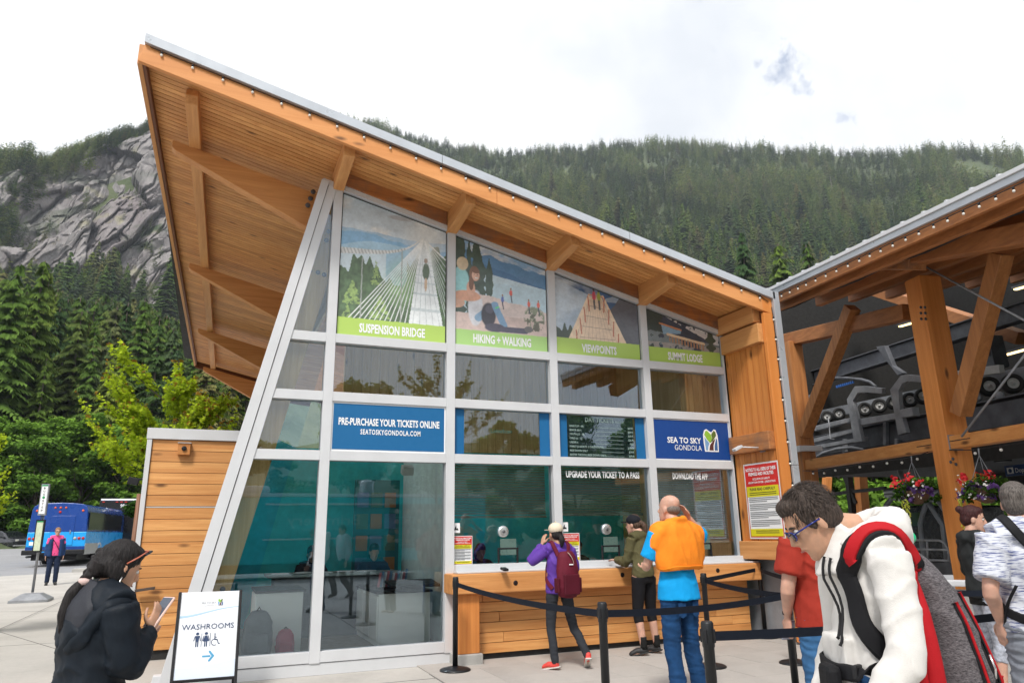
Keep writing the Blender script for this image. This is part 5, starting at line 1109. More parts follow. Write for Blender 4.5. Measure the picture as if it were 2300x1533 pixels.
p = PS(2250, 1022, 3.0); t = thing('cctv_unit', 'black speaker unit on a bracket on the concrete wall under the deck', 'speaker', p); MB().box(p, (.2, .2, .22)).build('unit_body', BLACK, t, .01); MB().box(p-SN*.15+SD*(-.2), (.15, .15, .15)).build('bracket', GALVD, t, .01)
# low white wall with rail in front of the station
lw = thing('low_wall', 'low pale concrete wall with a white top rail before the lift station', 'wall', tuple(PZ(2150, 1400, 0)))
q0, q1 = PD(2060, 1281, 9.0), PD(2330, 1281, 9.0); D_ = (q1-q0).normalized(); D_.z = 0
for k in range(5):
    a = q0+D_*(k*.85); b = a+D_*.84; MB().prism([Vector((a.x, a.y, 0)), Vector((b.x, b.y, 0)), Vector((b.x, b.y, .86)), Vector((a.x, a.y, .86))], SN*.2).build('wall_block', CONC, lw, .006)
MB().beam(Vector((q0.x, q0.y, .93))-D_*.6, Vector((q1.x, q1.y, .93))+D_*2, .12, .06).build('top_rail', WHITE, lw, .008)
MB().beam(Vector((q0.x, q0.y, .34))+D_*.9, Vector((q1.x, q1.y, .34))+D_*2-Vector((.5, .5, 0)), .05, .05).build('lower_rail', WHITE, lw, .008)
# gondola cabin frame standing in the station
gd = thing('gondola_cabin', 'dark gondola cabin with curved grey hanger frame behind the low wall', 'gondola', tuple(SW(.9, 2.0, .4)))
def gt(pts, r, name, mat=None, n=1.6): MB().tube([PS(u, v, n) for u, v in pts], r, 8).build(name, mat or plain('frame_grey', (.22, .24, .27), .4, .3), gd)
gt([(1983, 1165), (1990, 1135), (2003, 1118), (2030, 1117), (2070, 1118), (2108, 1124), (2126, 1150), (2135, 1200), (2140, 1262)], .045, 'hanger_frame')
gt([(2080, 1120), (2100, 1150), (2118, 1178), (2128, 1262)], .045, 'hanger_arm'); gt([(2082, 1125), (2072, 1155), (2067, 1175), (2072, 1230), (2080, 1262)], .04, 'hanger_arm')
gt([(1990, 1103), (2060, 1098)], .06, 'roof_beam'); gt([(1990, 1111), (2110, 1104)], .05, 'roof_beam')
MB().prism([PS(u, v, 2.0) for u, v in ((1986, 1255), (2000, 1135), (2120, 1135), (2135, 1255))], SN*1.2).build('cabin_shell', plain('cabin_dark', (.02, .022, .025), .25), gd, .03)
MB().prism([PS(u, v, 1.98) for u, v in ((2046, 1150), (2068, 1150), (2070, 1180), (2048, 1180))], SN*.01).build('cabin_window', plain('cabin_glass', (.05, .09, .03), .15), gd)
MB().prism([PS(u, v, 1.95) for u, v in ((1975, 1262), (2140, 1262), (2145, 1290), (1975, 1290))], SN*1.3).build('cabin_floor', GALVD, gd)
rl_ = thing('railing', 'grey tube railing with rounded corner beside the gondola cabin', 'railing', tuple(SW(.5, 1.2, 0)))
for pts in ([(2030, 1212), (2110, 1213), (2122, 1219), (2130, 1235), (2132, 1260)], [(2032, 1232), (2128, 1234)], [(2040, 1256), (2130, 1258)], [(2053, 1212), (2056, 1262)], [(2082, 1213), (2084, 1260)], [(2032, 1208), (2033, 1216)]):
    MB().tube([PS(u, v, .9) for u, v in pts], .018, 6).build('rail', GALV, rl_)
# strings of bulbs
pts = [E0.lerp(E1, .02)+RU*.02+Vector((0, 0, -.10))-SN*.03]
for k in range(22): 
    u = (1741, 1760, 1779, 1798, 1820, 1844, 1869, 1896, 1923, 1948, 1974, 2003, 2034, 2066, 2102, 2136, 2175, 2214, 2255, 2300, 2340, 2380)[k]
    f_ = ((PS(u, 500, -1.3)-E0).dot(SD))/((E1-E0).dot(SD)); pts.append(E0.lerp(E1, f_)+Vector((0, 0, -.10))-SN*.04)
pts.append(pts[-1]+ED*.4)
bulb_string('string_lights', 'string of bright round bulbs along the eave of the lift station', pts, None, r=.016)
pts = [SW(3.3, .0, 2.50)]+[SW(s, .0, 2.47-.02*(k % 2)) for k, s in enumerate(np.linspace(3.0, .45, 9))]+[SW(.2, -.02, 2.5)]
bulb_string('string_lights', 'string of small bulbs under the left tie beam of the lift station', pts, None, r=.02)
pts = [SW(-.2, -.04, 2.48)]+[SW(s, -.02, 2.44) for s in np.linspace(-.6, -2.6, 6)]+[SW(-3, -.02, 2.46)]
bulb_string('string_lights', 'string of small bulbs under the right tie beam over the flower basket', pts, None, r=.02)
# hanging flower baskets
def basket(label, u, v, vtop, seed, n=-.25, s=.9):
    q = random.Random(seed); p = PS(u, v, n); top = PS(u, vtop, n).z; t = thing('flower_basket', label, 'flower basket', p, 0, 'hanging flower baskets')
    MB().lathe(p+Vector((0, 0, -.20*s)), [(.04*s, 0), (.13*s, .05*s), (.19*s, .14*s), (.20*s, .20*s), (.17*s, .20*s)], 18).build('basket', plain('basket_brown', (.10, .055, .03), .8, 0, .2), t)
    mb = MB()
    for k in range(3):
        a = k*2.1+.4; mb.tube([p+Vector((math.cos(a)*.19*s, math.sin(a)*.19*s, 0)), Vector((p.x, p.y, top-.08))], .004, 4)
    mb.tube([Vector((p.x, p.y, top-.08)), Vector((p.x+.01, p.y, top))], .009, 5); mb.build('hanger', GALV, t)
    V = []; T = []
    cs = [(q.uniform(-.26, .26)*s, q.uniform(-.2, .2)*s, q.uniform(-.14, .12)*s, .09*s) for _ in range(22)]
    V, F, T = leaf_cloud(seed, cs, 1500, .045*s); o = tris_mesh('foliage', V, F, leafmat('basket_leaves', [(.05, .11, .02), (.05, .11, .02)]), T); oo = link(o, 'foliage', t, local=True)
    def bloom(name, col, spots, size, num, sub=7):
        mm = plain(name+'_petal', col, .6, 0, .15, 20); V = []; 
        Q = np.random.RandomState(seed+len(spots)+int(size*1000)); mb = MB()
        for (x, y, z) in spots:
            for j in range(num):
                c = Vector((x, y, z))*s+Vector(Q.normal(size=3)*.028*s); n_ = (Vector((0, 0, .3))+Vector(Q.normal(size=3))*.6-SN*.5-SD*.3).normalized(); a_ = n_.orthogonal().normalized(); b_ = n_.cross(a_); r_ = size*s*Q.uniform(.7, 1.2)
                mb.add([c+n_*r_*.25]+[c+a_*math.cos(k*6.283/sub)*r_*(1 if k % 2 else .8)+b_*math.sin(k*6.283/sub)*r_*(1 if k % 2 else .8) for k in range(sub)], [(0, k+1, (k+1) % sub+1) for k in range(sub)])
        tag(mb.build('blossoms_'+name, mm, t, local=True), kind='stuff')
    R_ = q.uniform; side = lambda: (SD*R_(-.28, .28)-SN*R_(.05, .2))
    def spots(n_, z0, z1, x0=-.28, x1=.28): return [tuple(SD*R_(x0, x1)-SN*R_(.0, .22)+Vector((0, 0, R_(z0, z1)))) for _ in range(n_)]
    bloom('red', (.62, .015, .02), spots(6, .10, .20), .030, 10); bloom('purple', (.065, .02, .13), spots(20, -.13, .06, -.34, .34), .036, 7); bloom('white', (.75, .74, .7), spots(12, -.18, .12, -.3, .3), .020, 5)
    mb = MB()
    for k in range(4):
        b = SD*R_(-.15, .25)-SN*.2; L_ = R_(.2, .5)
        for j in range(int(L_*70)): mb.ball(Vector((b.x+R_(-.012, .012), b.y+R_(-.012, .012), -.12-j/70)), .010, 5, 4)
    mb.build('trailing_stems', plain('trailing_yellow', (.38, .40, .04), .7, 0, .2, 20), t, local=True)
    return t
basket('hanging basket of red, white and purple flowers left of the main station post', 2058, 1102, 1022, 3)
basket('hanging basket of red, white and purple flowers right of the main station post', 2213, 1096, 1004, 8)
# ================================================================ vehicles, signs, barriers
VB = plain('paint_navy', rgb(10, 62, 142), .25, 0, .04, 1, 0, 60, Coat_Weight=.5); VL = plain('paint_sky', rgb(20, 160, 236), .3, 0, .04, 1, 0, 60, Coat_Weight=.5)
WINM = plain('dark_window', (.008, .010, .012), .08); CHROME = plain('chrome', (.6, .6, .6), .2, .9, .03)
RLENS = plain('red_lens', (.5, .015, .01), .2, 0, .05); SILV = plain('silver_skirt', (.42, .42, .41), .4, .3, .1, 1); ALENS = plain('clear_lens', (.5, .5, .45), .2)
def rz_of(d): return math.atan2(-d.x, d.y)
def vehicle_wheel(t, x, y, r, w=.22, rim=SILV):
    s = 1 if x > 0 else -1
    a = MB().lathe((x, y, r), [(r*.6, 0), (r*.95, 0), (r, .03), (r, w-.03), (r*.95, w), (r*.6, w)], 24, (s, 0, 0), True).build('wheel', RUBBER, t, local=True)
    b = MB().lathe((x, y, r), [(r*.62, w-.04), (r*.6, w-.02), (r*.2, w-.08), (r*.18, w-.02), (.01, w-.01)], 20, (s, 0, 0)).build('rim', rim, a, local=True)
    sp_ = MB()
    for k in range(5): q = Matrix.Rotation(k*1.2566, 3, 'X'); sp_.box(Vector((x+s*(w-.03), y, r))+q @ Vector((0, 0, r*.35)), (.03, r*.14, r*.5), q)
    sp_.build('spokes', rim, a, local=True)
def bus(loc, rz):
    t = thing('shuttle_bus', 'two-tone blue shuttle bus parked with its back to the plaza', 'bus', loc, rz); W, Lg, H = 2.42, 8.4, 2.80
    def prof(w0, w1, z0, z1, y, k=5):    # half section
        return []
    def body(z0, z1, w0, w1, name, mat, y0=0, y1=Lg, top=False):
        if not top: pts = [(-w0/2, z0), (w0/2, z0), (w1/2, z1), (-w1/2, z1)]
        else: pts = [(-w0/2, z0), (w0/2, z0), (w1/2, z1-.28), (w1/2-.06, z1-.12), (w1/2-.22, z1-.02), (w1/2-.6, z1+.03), (0, z1+.05), (-w1/2+.6, z1+.03), (-w1/2+.22, z1-.02), (-w1/2+.06, z1-.12), (-w1/2, z1-.28)]
        return MB().prism([(x, y0, z) for x, z in pts], (0, y1-y0, 0)).build(name, mat, t, .03, local=True)
    body(1.52, H, W, W-.12, 'body_upper', VB, top=True); body(.72, 1.517, W, W, 'body_lower', VL); body(.50, .717, W-.02, W-.02, 'skirt', SILV, .35, Lg-.2)
    MB().prism([(W/2-.03, .02, .48), (W/2-.03, 2.05, .48), (W/2-.03, 2.45, .60), (W/2-.03, 2.55, .98), (W/2-.03, .02, .98), (W/2-.03, -.0, .7)], (.045, 0, 0)).build('side_skirt', SILV, t, .01, local=True)
    MB().bb((-W/2-.0, -.012, .72), (W/2, .0, .86)).build('rear_band', VB, t, local=True)
    MB().bb((-W/2-.06, -.28, .50), (W/2+.02, .02, .72)).build('bumper', BLACK, t, .03, local=True)
    MB().bb((-.45, -.29, .60), (.15, -.285, .66)).build('bumper_lettering', plain('blue_letter', rgb(30, 130, 200), .4), t, local=True)
    dr = MB().bb((-.30, -.02, .90), (.68, .0, 2.25)).build('rear_door', VB, t, .01, local=True); MB().bb((-.29, -.026, .91), (.67, -.02, 1.515)).build('door_lower', VL, dr, local=True); MB().bb((.52, -.06, 1.42), (.56, -.025, 1.58)).build('handle', CHROME, dr, .01, local=True)
    for s in (-1, 1):
        for k, (x, m) in enumerate(((1.10, RLENS), (.93, RLENS), (.76, ALENS))): MB().lathe((s*x if s < 0 else s*x, -.0, 1.22), [(.068, 0), (.062, .03), (.01, .035)], 16, (0, -1, 0)).build('tail_light', m, t, local=True)
        MB().lathe((s*.95, .0, 2.48), [(.055, 0), (.045, .03), (.01, .034)], 14, (0, -1, 0)).build('marker_light', plain('marker_orange', (.75, .10, .02), .25), t, local=True)
    for x in (-.22, 0, .22): MB().lathe((x, .0, 2.62), [(.05, 0), (.04, .03), (.01, .034)], 14, (0, -1, 0)).build('marker_light', MATS['marker_orange'], t, local=True)
    MB().lathe((0, 0, 2.42), [(.06, 0), (.05, .03), (.01, .034)], 14, (0, -1, 0)).build('brake_light', RLENS, t, local=True)
    MB().bb((-1.08, -.02, .92), (-.72, -.0, 1.08)).build('number_plate', WHITEP, t, .005, local=True)
    for s in (-1, 1):
        xw = s*(W/2-.005); MB().bb((xw, .22, 1.60), (xw+s*.02, Lg-.7, 2.42)).build('side_window', WINM, t, local=True)
    MB().bb((W/2-.005, .45, .84), (W/2+.006, 1.45, .93)).build('side_lettering', WHITEP, t, local=True); MB().bb((W/2, .4, .83), (W/2+.003, 1.5, .94)).build('side_strip', plain('strip_green', rgb(60, 180, 150), .4), t, local=True)
    for y in (2.9, Lg-1.3):
        for s in (-1, 1): vehicle_wheel(t, s*(W/2-.26), y, .42, .24)
    for s in (-1, 1):
        MB().lathe((s*(W/2-.02), 2.9, .45), [(.56, 0), (.56, .03), (.47, .03), (.47, 0)], 24, (s, 0, 0), True).build('wheel_arch', WHITE, t, local=True)
    MB().bb((-.95, .1, .25), (.9, 7.5, .5)).build('underbody', BLACK, t, local=True); MB().tube([(-1.05, -.2, .42), (-1.05, .4, .42)], .05, 8).build('exhaust', GALVD, t, local=True)
    return t
def groundhit(u, v):
    z = 0
    for _ in range(30): p = PZ(u, v, z); z = .5*z+.5*gz(p.x, p.y)
    return p
hd = ray(634, 1200); hd.z = 0; hd.normalize()
pb = PF(118, 1270, 33.0)
bus(pb, rz_of(hd))
# coach behind, mostly hidden
pc = PF(262, 1258, 41)
cch = thing('coach', 'black and white coach numbered 981 standing behind the blue bus', 'bus', pc, rz_of(hd)-.0)
MB().prism([(-1.27, 0, .5), (1.27, 0, .5), (1.27, 0, 3.3), (1.15, 0, 3.42), (-1.15, 0, 3.42), (-1.27, 0, 3.3)], (0, 10, 0)).build('coach_body', plain('coach_black', (.012, .012, .014), .2), cch, .04, local=True)
MB().bb((-1.2, -.02, 3.36), (1.2, 10, 3.46)).build('roof_panel', WHITEP, cch, .02, local=True)
for x in (-1.05, -.35, -.12, .12, 1.05): MB().bb((x-.07, -.03, 3.25), (x+.07, 0, 3.31)).build('marker_light', RLENS, cch, .01, local=True)
m_ = wm(cch); q = m_ @ Vector((0, -.01, 2.96)); text('981', cch, WHITEP, q, m_.to_3x3() @ Vector((1, 0, 0)), VZ, .2, None, .02)
for s in (-1, 1): vehicle_wheel(cch, s*1.0, 2.5, .5)
def car(loc, rz, name, label, paint, L_=4.6, H_=1.62, W_=1.85):
    t = thing(name, label, 'car', loc, rz, 'cars parked at the far left'); x = W_/2
    side = [(0, .35), (.0, .72), (.08, .95), (.75, 1.04), (1.35, 1.42), (1.8, H_-.04), (2.6, H_), (3.6, H_-.06), (4.3, 1.15), (L_-.04, 1.02), (L_, .6), (L_-.05, .35)]
    mb = MB(); n = len(side); vs = []
    for sx_ in (-1, 1):
        for y, z in side: vs.append((sx_*(x if z < 1.06 else x-.22*(z-1.0)/.6), -y, z))
    mb.add(vs, [tuple(range(n)), tuple(range(2*n-1, n-1, -1))]+[((i+1) % n, i, n+i, n+(i+1) % n) for i in range(n)]); mb.build('body', paint, t, .05, local=True)
    for s in (-1, 1):
        MB().prism([(s*(x-.035), -1.15, 1.06), (s*(x-.035), -4.05, 1.10), (s*(x-.19), -3.55, H_-.12), (s*(x-.19), -1.9, H_-.10), (s*(x-.14), -1.55, 1.40)], (s*.02, 0, 0)).build('side_window', WINM, t, local=True)
        MB().bb((s*(x-.3)-.14, .01, .74), (s*(x-.3)+.14, -.10, .90)).build('headlight', ALENS, t, .03, local=True)
        for y in (-.85, -3.6): vehicle_wheel(t, s*(x-.2), y, .36, .21)
        MB().bb((s*(x+.02), -1.35, 1.02), (s*(x+.16), -1.5, 1.14)).build('mirror', paint, t, .03, local=True)
    MB().prism([(-x+.22, -.80, 1.09), (x-.22, -.80, 1.09), (x-.27, -1.36, 1.45), (-x+.27, -1.36, 1.45)], (0, -.02, .03)).build('windscreen', WINM, t, local=True)
    MB().bb((-.6, .02, .5), (.6, -.03, .78)).build('grille', BLACK, t, .02, local=True); MB().bb((-x+.02, .02, .34), (x-.02, -.1, .46)).build('bumper_trim', CHROME, t, .02, local=True)
    return t
rt = Vector((CRT.x, CRT.y, 0)).normalized()
def dirv(du, dv): return (rt*du+Vector((CFW.x, CFW.y, 0)).normalized()*dv).normalized()
q = PF(52, 1236, 58); car(q, rz_of(dirv(1, -.35)), 'parked_car', 'black SUV with chrome trim at the left edge of the car park', plain('paint_black', (.012, .013, .02), .2, 0, .03, 1, 0, 60, Coat_Weight=.8))
q = PF(58, 1231, 64); car(q+Vector((-.3, 0, 0)), rz_of(dirv(1, -.3)), 'parked_car', 'white car parked beyond the black SUV', plain('paint_white', (.62, .60, .61), .3, 0, .03, 1, 0, 60, Coat_Weight=.6), H_=1.5)
# wheel stop / kerb block in front of the bus
q = groundhit(200, 1283); tag(MB().prism([(q.x-.6, q.y-.15, q.z-.05), (q.x+3.5, q.y+.1, q.z-.05), (q.x+3.5, q.y+.1, q.z+.14), (q.x-.6, q.y-.15, q.z+.14)], (0, .5, 0)).build('kerb_block', CONC, None, .02), kind='structure')

# bus stop pole, leaning, on a pyramidal base
pb = PZ(70, 1350, 0); t = thing('bus_stop', 'leaning grey bus stop pole with vertical sign and timetable case', 'bus stop', pb)
top = PD(108, 1090, 13.52*1.0+1.0)
def onpole(v):  # point on the pole axis
    b = Vector((pb.x, pb.y, .22)); tp = PD(107, 1085, math.hypot(pb.x, pb.y-CAMP.y)); return b, tp
b, tp = onpole(0); ax_ = (tp-b).normalized()
MB().tube([b, tp-ax_*.02], .033, 10).build('pole', GALV, t)
MB().add([(pb.x+a*.42, pb.y+c*.42, 0) for a, c in ((-1, -1), (1, -1), (1, 1), (-1, 1))]+[(pb.x+a*.20, pb.y+c*.20, .20) for a, c in ((-1, -1), (1, -1), (1, 1), (-1, 1))]+[(pb.x+a*.42, pb.y+c*.42, .06) for a, c in ((-1, -1), (1, -1), (1, 1), (-1, 1))],
     [(0, 1, 9, 8), (1, 2, 10, 9), (2, 3, 11, 10), (3, 0, 8, 11), (8, 9, 5, 4), (9, 10, 6, 5), (10, 11, 7, 6), (11, 8, 4, 7), (4, 5, 6, 7)]).build('base', GALV, t)
Xs = Vector((.93, -.36, 0)).normalized(); nz_ = Vector((-.36, -.93, 0))
def card(c0, c1, w, mat, nm, off=.0, th=.03): 
    a = b.lerp(tp, c0)+nz_*off; c = b.lerp(tp, c1)+nz_*off; return MB().prism([a-Xs*w/2, a+Xs*w/2, c+Xs*w/2, c-Xs*w/2], nz_*th).build(nm, mat, t)
card(.70, .995, .20, GALV, 'sign_back', .03, .05); card(.715, .985, .15, WHITEP, 'sign_face', .081, .004); card(.972, .985, .15, plain('stop_green', rgb(30, 150, 90), .5), 'green_strip', .086, .003)
for k, ch in enumerate('BUS STOP'):
    pz_ = b.lerp(tp, .945-k*.030)+nz_*.088
    if ch == ' ': MB().lathe(pz_+ax_*.03, [(.035, 0), (.035, .003), (.001, .0035)], 14, nz_).build('stop_emblem', MATS['stop_green'], t)
    else: text(ch, t, BLK, pz_, ax_*1, -Xs if False else Xs.cross(ax_).cross(ax_), .055, .05, .01) if False else text(ch, t, BLK, pz_, Xs, ax_, .05, .045, .01)
card(.665, .70, .08, NAVY, 'access_emblem', .04, .006)
card(.36, .66, .22, BLACK, 'timetable_case', .03, .05); card(.375, .645, .16, plain('timetable_paper', (.55, .62, .45), .3, 0, .15, 9), 'timetable', .081, .003); card(.635, .645, .16, MATS['stop_green'], 'green_strip', .085, .003)

# shrub, stake and small bush by the annex
def bush(name, label, c, rx, rz_, n, seed, mat, size=.05, stem=True):
    t = thing(name, label, 'shrub', c); q = random.Random(seed); cs = [(q.uniform(-rx, rx), q.uniform(-rx, rx)*.7, q.uniform(.2, rz_), rx*.38) for _ in range(16)]
    V, F, T = leaf_cloud(seed, cs, n, size); link(tris_mesh('foliage', V, F, mat, T), 'foliage', t, local=True)
    mb = MB()
    for k in range(6): e = cs[k]; mb.tube([(0, 0, 0), (e[0]*.5, e[1]*.5, e[2]*.6), e[:3]], [.012, .009, .004], 5)
    mb.build('stems', BARK, t, local=True); return t
YEW = leafmat('yew_needles', [(.030, .075, .020), (.030, .075, .020)], trans=.2)
p = PD(288, 1330, 12.6); p.z = 0; bush('yew_shrub', 'dark green feathery shrub at the annex corner', p, .42, 2.05, 7000, 4, YEW, .055)
p = PD(303, 1235, 12.2); p.z = 0; st_ = thing('tree_stake', 'brown wooden stake in front of the annex shrub', 'stake', p); zt_ = PD(289, 1108, 12.2)
MB().tube([p, Vector((p.x-.02, p.y, 1.2)), Vector((p.x-.02, p.y, zt_.z))], [.05, .045, .04], 8).build('stake', wood('stake_wood', rgb(110, 72, 50), rgb(150, 104, 76), 'z', knots=False), st_)
p = PY(345, 1322, 1.9); shf = thing('wall_ledge', 'thin dark ledge board projecting from the annex wall', 'ledge', p); MB().beam(PY(303, 1326, 1.85), PY(348, 1319, 1.85), .10, .03).build('board', plain('ledge_dark', (.07, .05, .04), .6), shf)

# sandwich board
def P_sign(u, v): return PY(u, v, -.62)
sg = thing('sandwich_board', 'white washrooms sandwich board with black frame before the leaning post', 'sign', PZ(455, 1540, 0))
tl, tr_, bl2, br2 = PY(405, 1330, -.62), PY(541, 1325, -.62), PY(385, 1528, -.84), PY(531, 1513, -.84)
X_ = (tr_-tl).normalized(); U_ = (tl-bl2).normalized(); Nn = X_.cross(U_).normalized(); wS = (tr_-tl).length
tl2 = tl; ztop = tl.z; H_s = tl.z/U_.z; foot = tl-U_*H_s; hp = (tl.z-bl2.z)/U_.z
MB().prism([tl-U_*hp, tl+X_*wS-U_*hp, tl+X_*wS, tl], -Nn*.02).build('panel', plain('sign_panel', (.74, .76, .80), .35, 0, .02), sg, .003)
for s in (0, 1): MB().beam(foot+X_*(wS*s), tl+X_*(wS*s), .028, .03).build('leg', BLACK, sg, .004); MB().beam(foot+X_*(wS*s)+Vector((0, .55, 0)), tl+X_*(wS*s)+Vector((0, .05, 0)), .028, .03).build('rear_leg', BLACK, sg, .004)
MB().beam(tl-U_*(hp+.012), tl+X_*wS-U_*(hp+.012), .028, .028).build('cross_bar', BLACK, sg, .004)
def SP_(a, b, k=1): return tl+X_*(wS*a)-U_*(hp*b)+Nn*(.0012*k)       # a across, b down
def flat(pts, mat, nm='print', k=1): MB().add([SP_(a, b, k) for a, b in pts], [tuple(range(len(pts)))]).build(nm, mat, sg)
text('WASHROOMS', sg, NAVY, SP_(.50, .445), X_, U_, hp*.063, wS*.84, .0); text('SEA TO SKY', sg, GREY, SP_(.60, .145), X_, U_, hp*.022, wS*.24, 0, 'R'); text('GONDOLA', sg, plain('pale_grey_print', (.5, .5, .5), .5), SP_(.60, .175), X_, U_, hp*.020, wS*.2, 0, 'R')
logo(sg, SP_(.67, .13)+Nn*.002, hp*.085, X_, U_, False)
SB = plain('swoosh_blue', rgb(166, 196, 216), .5, 0, .04); SB2 = plain('swoosh_pale', rgb(206, 216, 230), .5, 0, .02)
sw = lambda t, o, h: [(x, o+h*(math.cos(x*3.1)*.5)) for x in t]
xs_ = [k/16 for k in range(17)]
for k in range(16): a, c = xs_[k], xs_[k+1]; f1 = lambda x: .235+.045*math.cos(x*3.3); f2 = lambda x: f1(x)+.028*(1-x*.75); flat([(a, f2(a)), (c, f2(c)), (c, f1(c)), (a, f1(a))], SB, 'swoosh')
flat([(0, 1), (1, 1), (1, .80), (.75, .835), (.5, .86), (.25, .875), (0, .875)], SB2, 'wave_field')
def man(cx, skirt):
    flat([(cx+.028*math.cos(t*.785), .495+.017*math.sin(t*.785)) for t in range(8)], NAVY, 'pictogram', 2)
    if skirt: flat([(cx-.02, .518), (cx+.02, .518), (cx+.05, .585), (cx-.05, .585)], NAVY, 'pictogram', 2)
    else: flat([(cx-.035, .518), (cx+.035, .518), (cx+.025, .585), (cx-.025, .585)], NAVY, 'pictogram', 2)
    for s in (-1, 1): flat([(cx+s*.030, .518), (cx+s*.042, .522), (cx+s*.06, .575), (cx+s*.048, .580)], NAVY, 'pictogram', 2); flat([(cx+s*.004, .583), (cx+s*.024, .583), (cx+s*.024, .645), (cx+s*.006, .645)], NAVY, 'pictogram', 2)
man(.34, False); man(.48, True)
for cx in (.405, .545): flat([(cx, .49), (cx+.008, .49), (cx+.008, .645), (cx, .645)], NAVY, 'divider', 2)
for k in range(13): a0, a1 = 1.0+k*.36, 1.0+(k+1)*.36; flat([(.62+.055*math.cos(a0), .600+.040*math.sin(a0)), (.62+.055*math.cos(a1), .600+.040*math.sin(a1)), (.62+.044*math.cos(a1), .600+.032*math.sin(a1)), (.62+.044*math.cos(a0), .600+.032*math.sin(a0))], NAVY, 'pictogram', 2)
flat([(.61, .50), (.63, .50), (.63, .515), (.61, .515)], NAVY, 'pictogram', 2); flat([(.612, .52), (.628, .52), (.632, .575), (.616, .575)], NAVY, 'pictogram', 2); flat([(.618, .565), (.665, .565), (.69, .615), (.71, .61), (.712, .618), (.682, .625), (.655, .576), (.62, .576)], NAVY, 'pictogram', 2); flat([(.62, .54), (.655, .54), (.655, .548), (.62, .548)], NAVY, 'pictogram', 2)
AR = plain('arrow_blue', rgb(70, 150, 190), .5, 0, .03); flat([(.44, .745), (.57, .745), (.57, .765), (.44, .765)], AR, 'arrow', 2); flat([(.54, .695), (.565, .695), (.635, .755), (.565, .815), (.54, .815), (.54, .80), (.59, .755), (.54, .71)], AR, 'arrow', 2)

# belt barrier posts with sagging belts
STP = plain('post_black', (.009, .010, .012), .42, 0, .15, 5, Specular_IOR_Level=.4); BELT = fabric('belt_navy', (.006, .009, .017), .85)
def post(x, y, label):
    t = thing('barrier_post', label, 'barrier post', (x, y, 0), 0, 'black belt barrier posts')
    MB().lathe((0, 0, .016), [(.175, 0), (.175, .012), (.155, .024), (.06, .045), (.032, .05)], 32).build('base', STP, t, local=True)
    MB().lathe((0, 0, .05), [(.030, 0), (.030, .83), (.034, .835), (.034, .955), (.028, .965)], 20).build('tube', STP, t, local=True)
    h = MB()
    for a in range(4): c, s = math.cos(a*1.5708+.6), math.sin(a*1.5708+.6); h.box((c*.034, s*.034, .94), (.016, .016, .07), Matrix.Rotation(a*1.5708+.6, 3, 'Z'))
    h.build('belt_clips', BLACK, t, .003, local=True); return Vector((x, y, .935))
def ph(u, v, D): p = PD(u, v, D); return p
P1 = post(2.70, -.56, 'barrier post standing by the concrete footing of the counter leg'); a = PF(1352, 1350, 5.1); P2 = post(a.x, a.y, 'barrier post in the middle foreground, where the long sagging belt ends')
P3 = post(5.33, -1.69, 'barrier post right behind the man with the orange sweater'); a = PF(1587, 1390, 3.95); P4 = post(a.x, a.y, 'nearest thick-looking barrier post at the bottom right of the counter')
P5 = post(7.40, -.22, 'farthest barrier post, at the right end of the counter'); P6 = post(6.30, -1.95, 'barrier post beside the red shirted man, its base on the slabs'); a = PF(1763, 1313, 6.2); P7 = post(a.x, a.y, 'barrier post just left of the red shirted man, base out of view')
P8 = post(6.0, -5.4, 'barrier post hidden behind the big backpack'); P9 = post(8.3, -6.8, 'barrier post beyond the right picture edge')
def belt(p, q, sag, label, zs=0):
    pts = []; d = (q-p); d.z = 0; d.normalize(); a = p+d*.04+Vector((0, 0, zs)); c = q-d*.04+Vector((0, 0, zs))
    for k in range(17): t = k/16; pts.append(a.lerp(c, t)+Vector((0, 0, -4*sag*t*(1-t))))
    mb = MB(); s = d.cross(VZ)*.0012
    vs = [x for k, p_ in enumerate(pts) for x in (p_+Vector((0, 0, .025))-s, p_-Vector((0, 0, .025))-s, p_-Vector((0, 0, .025))+s, p_+Vector((0, 0, .025))+s)]
    mb.add(vs, [(4*i+a_, 4*i+(a_+1) % 4, 4*i+4+(a_+1) % 4, 4*i+4+a_) for i in range(16) for a_ in range(4)]); o = mb.build('barrier_belt', BELT); tag(o, label, 'belt', 'belts between the barrier posts')
belt(P1, P2, .038, 'long dark belt sagging from the counter footing post to the middle post'); belt(P2, P7, .03, 'dark belt crossing before the legs of the man in jeans'); belt(P3, P5, .0, 'dark belt running to the farthest post at the counter end')
belt(P4, P8, .03, 'dark belt from the nearest post towards the white hoodie'); belt(P5, P6, .01, 'short dark belt between the two posts at the right end of the counter'); belt(P3, P7, .02, 'dark belt from the post behind the orange sweater towards the red shirt')
belt(P8, P9, .0, 'dark belt behind the backpack before the low wall'); belt(P8+Vector((0, 1.4, 0)), P9+Vector((.2, 1.4, 0)), .0, 'dark belt farther back before the low wall', -.02)
# metal rack at the counter's right end
t = thing('wire_rack', 'low white wire rack below the right end of the boarded wall', 'rack', (7.9, -.5, 0)); 
a, b2 = PX(1713, 1262, 7.7), PX(1768, 1262, 7.7)
for k in range(7): x = 0; p = Vector((7.62+k*.07, -.35-.02*k, 0)); MB().tube([p+Vector((0, 0, .98)), p+Vector((.03, 0, 1.16))], .006, 5).build('bar', WHITE, t)
for z in (.98, 1.16): MB().tube([Vector((7.60, -.34, z)), Vector((8.1, -.48, z))], .008, 5).build('rail', WHITE, t)
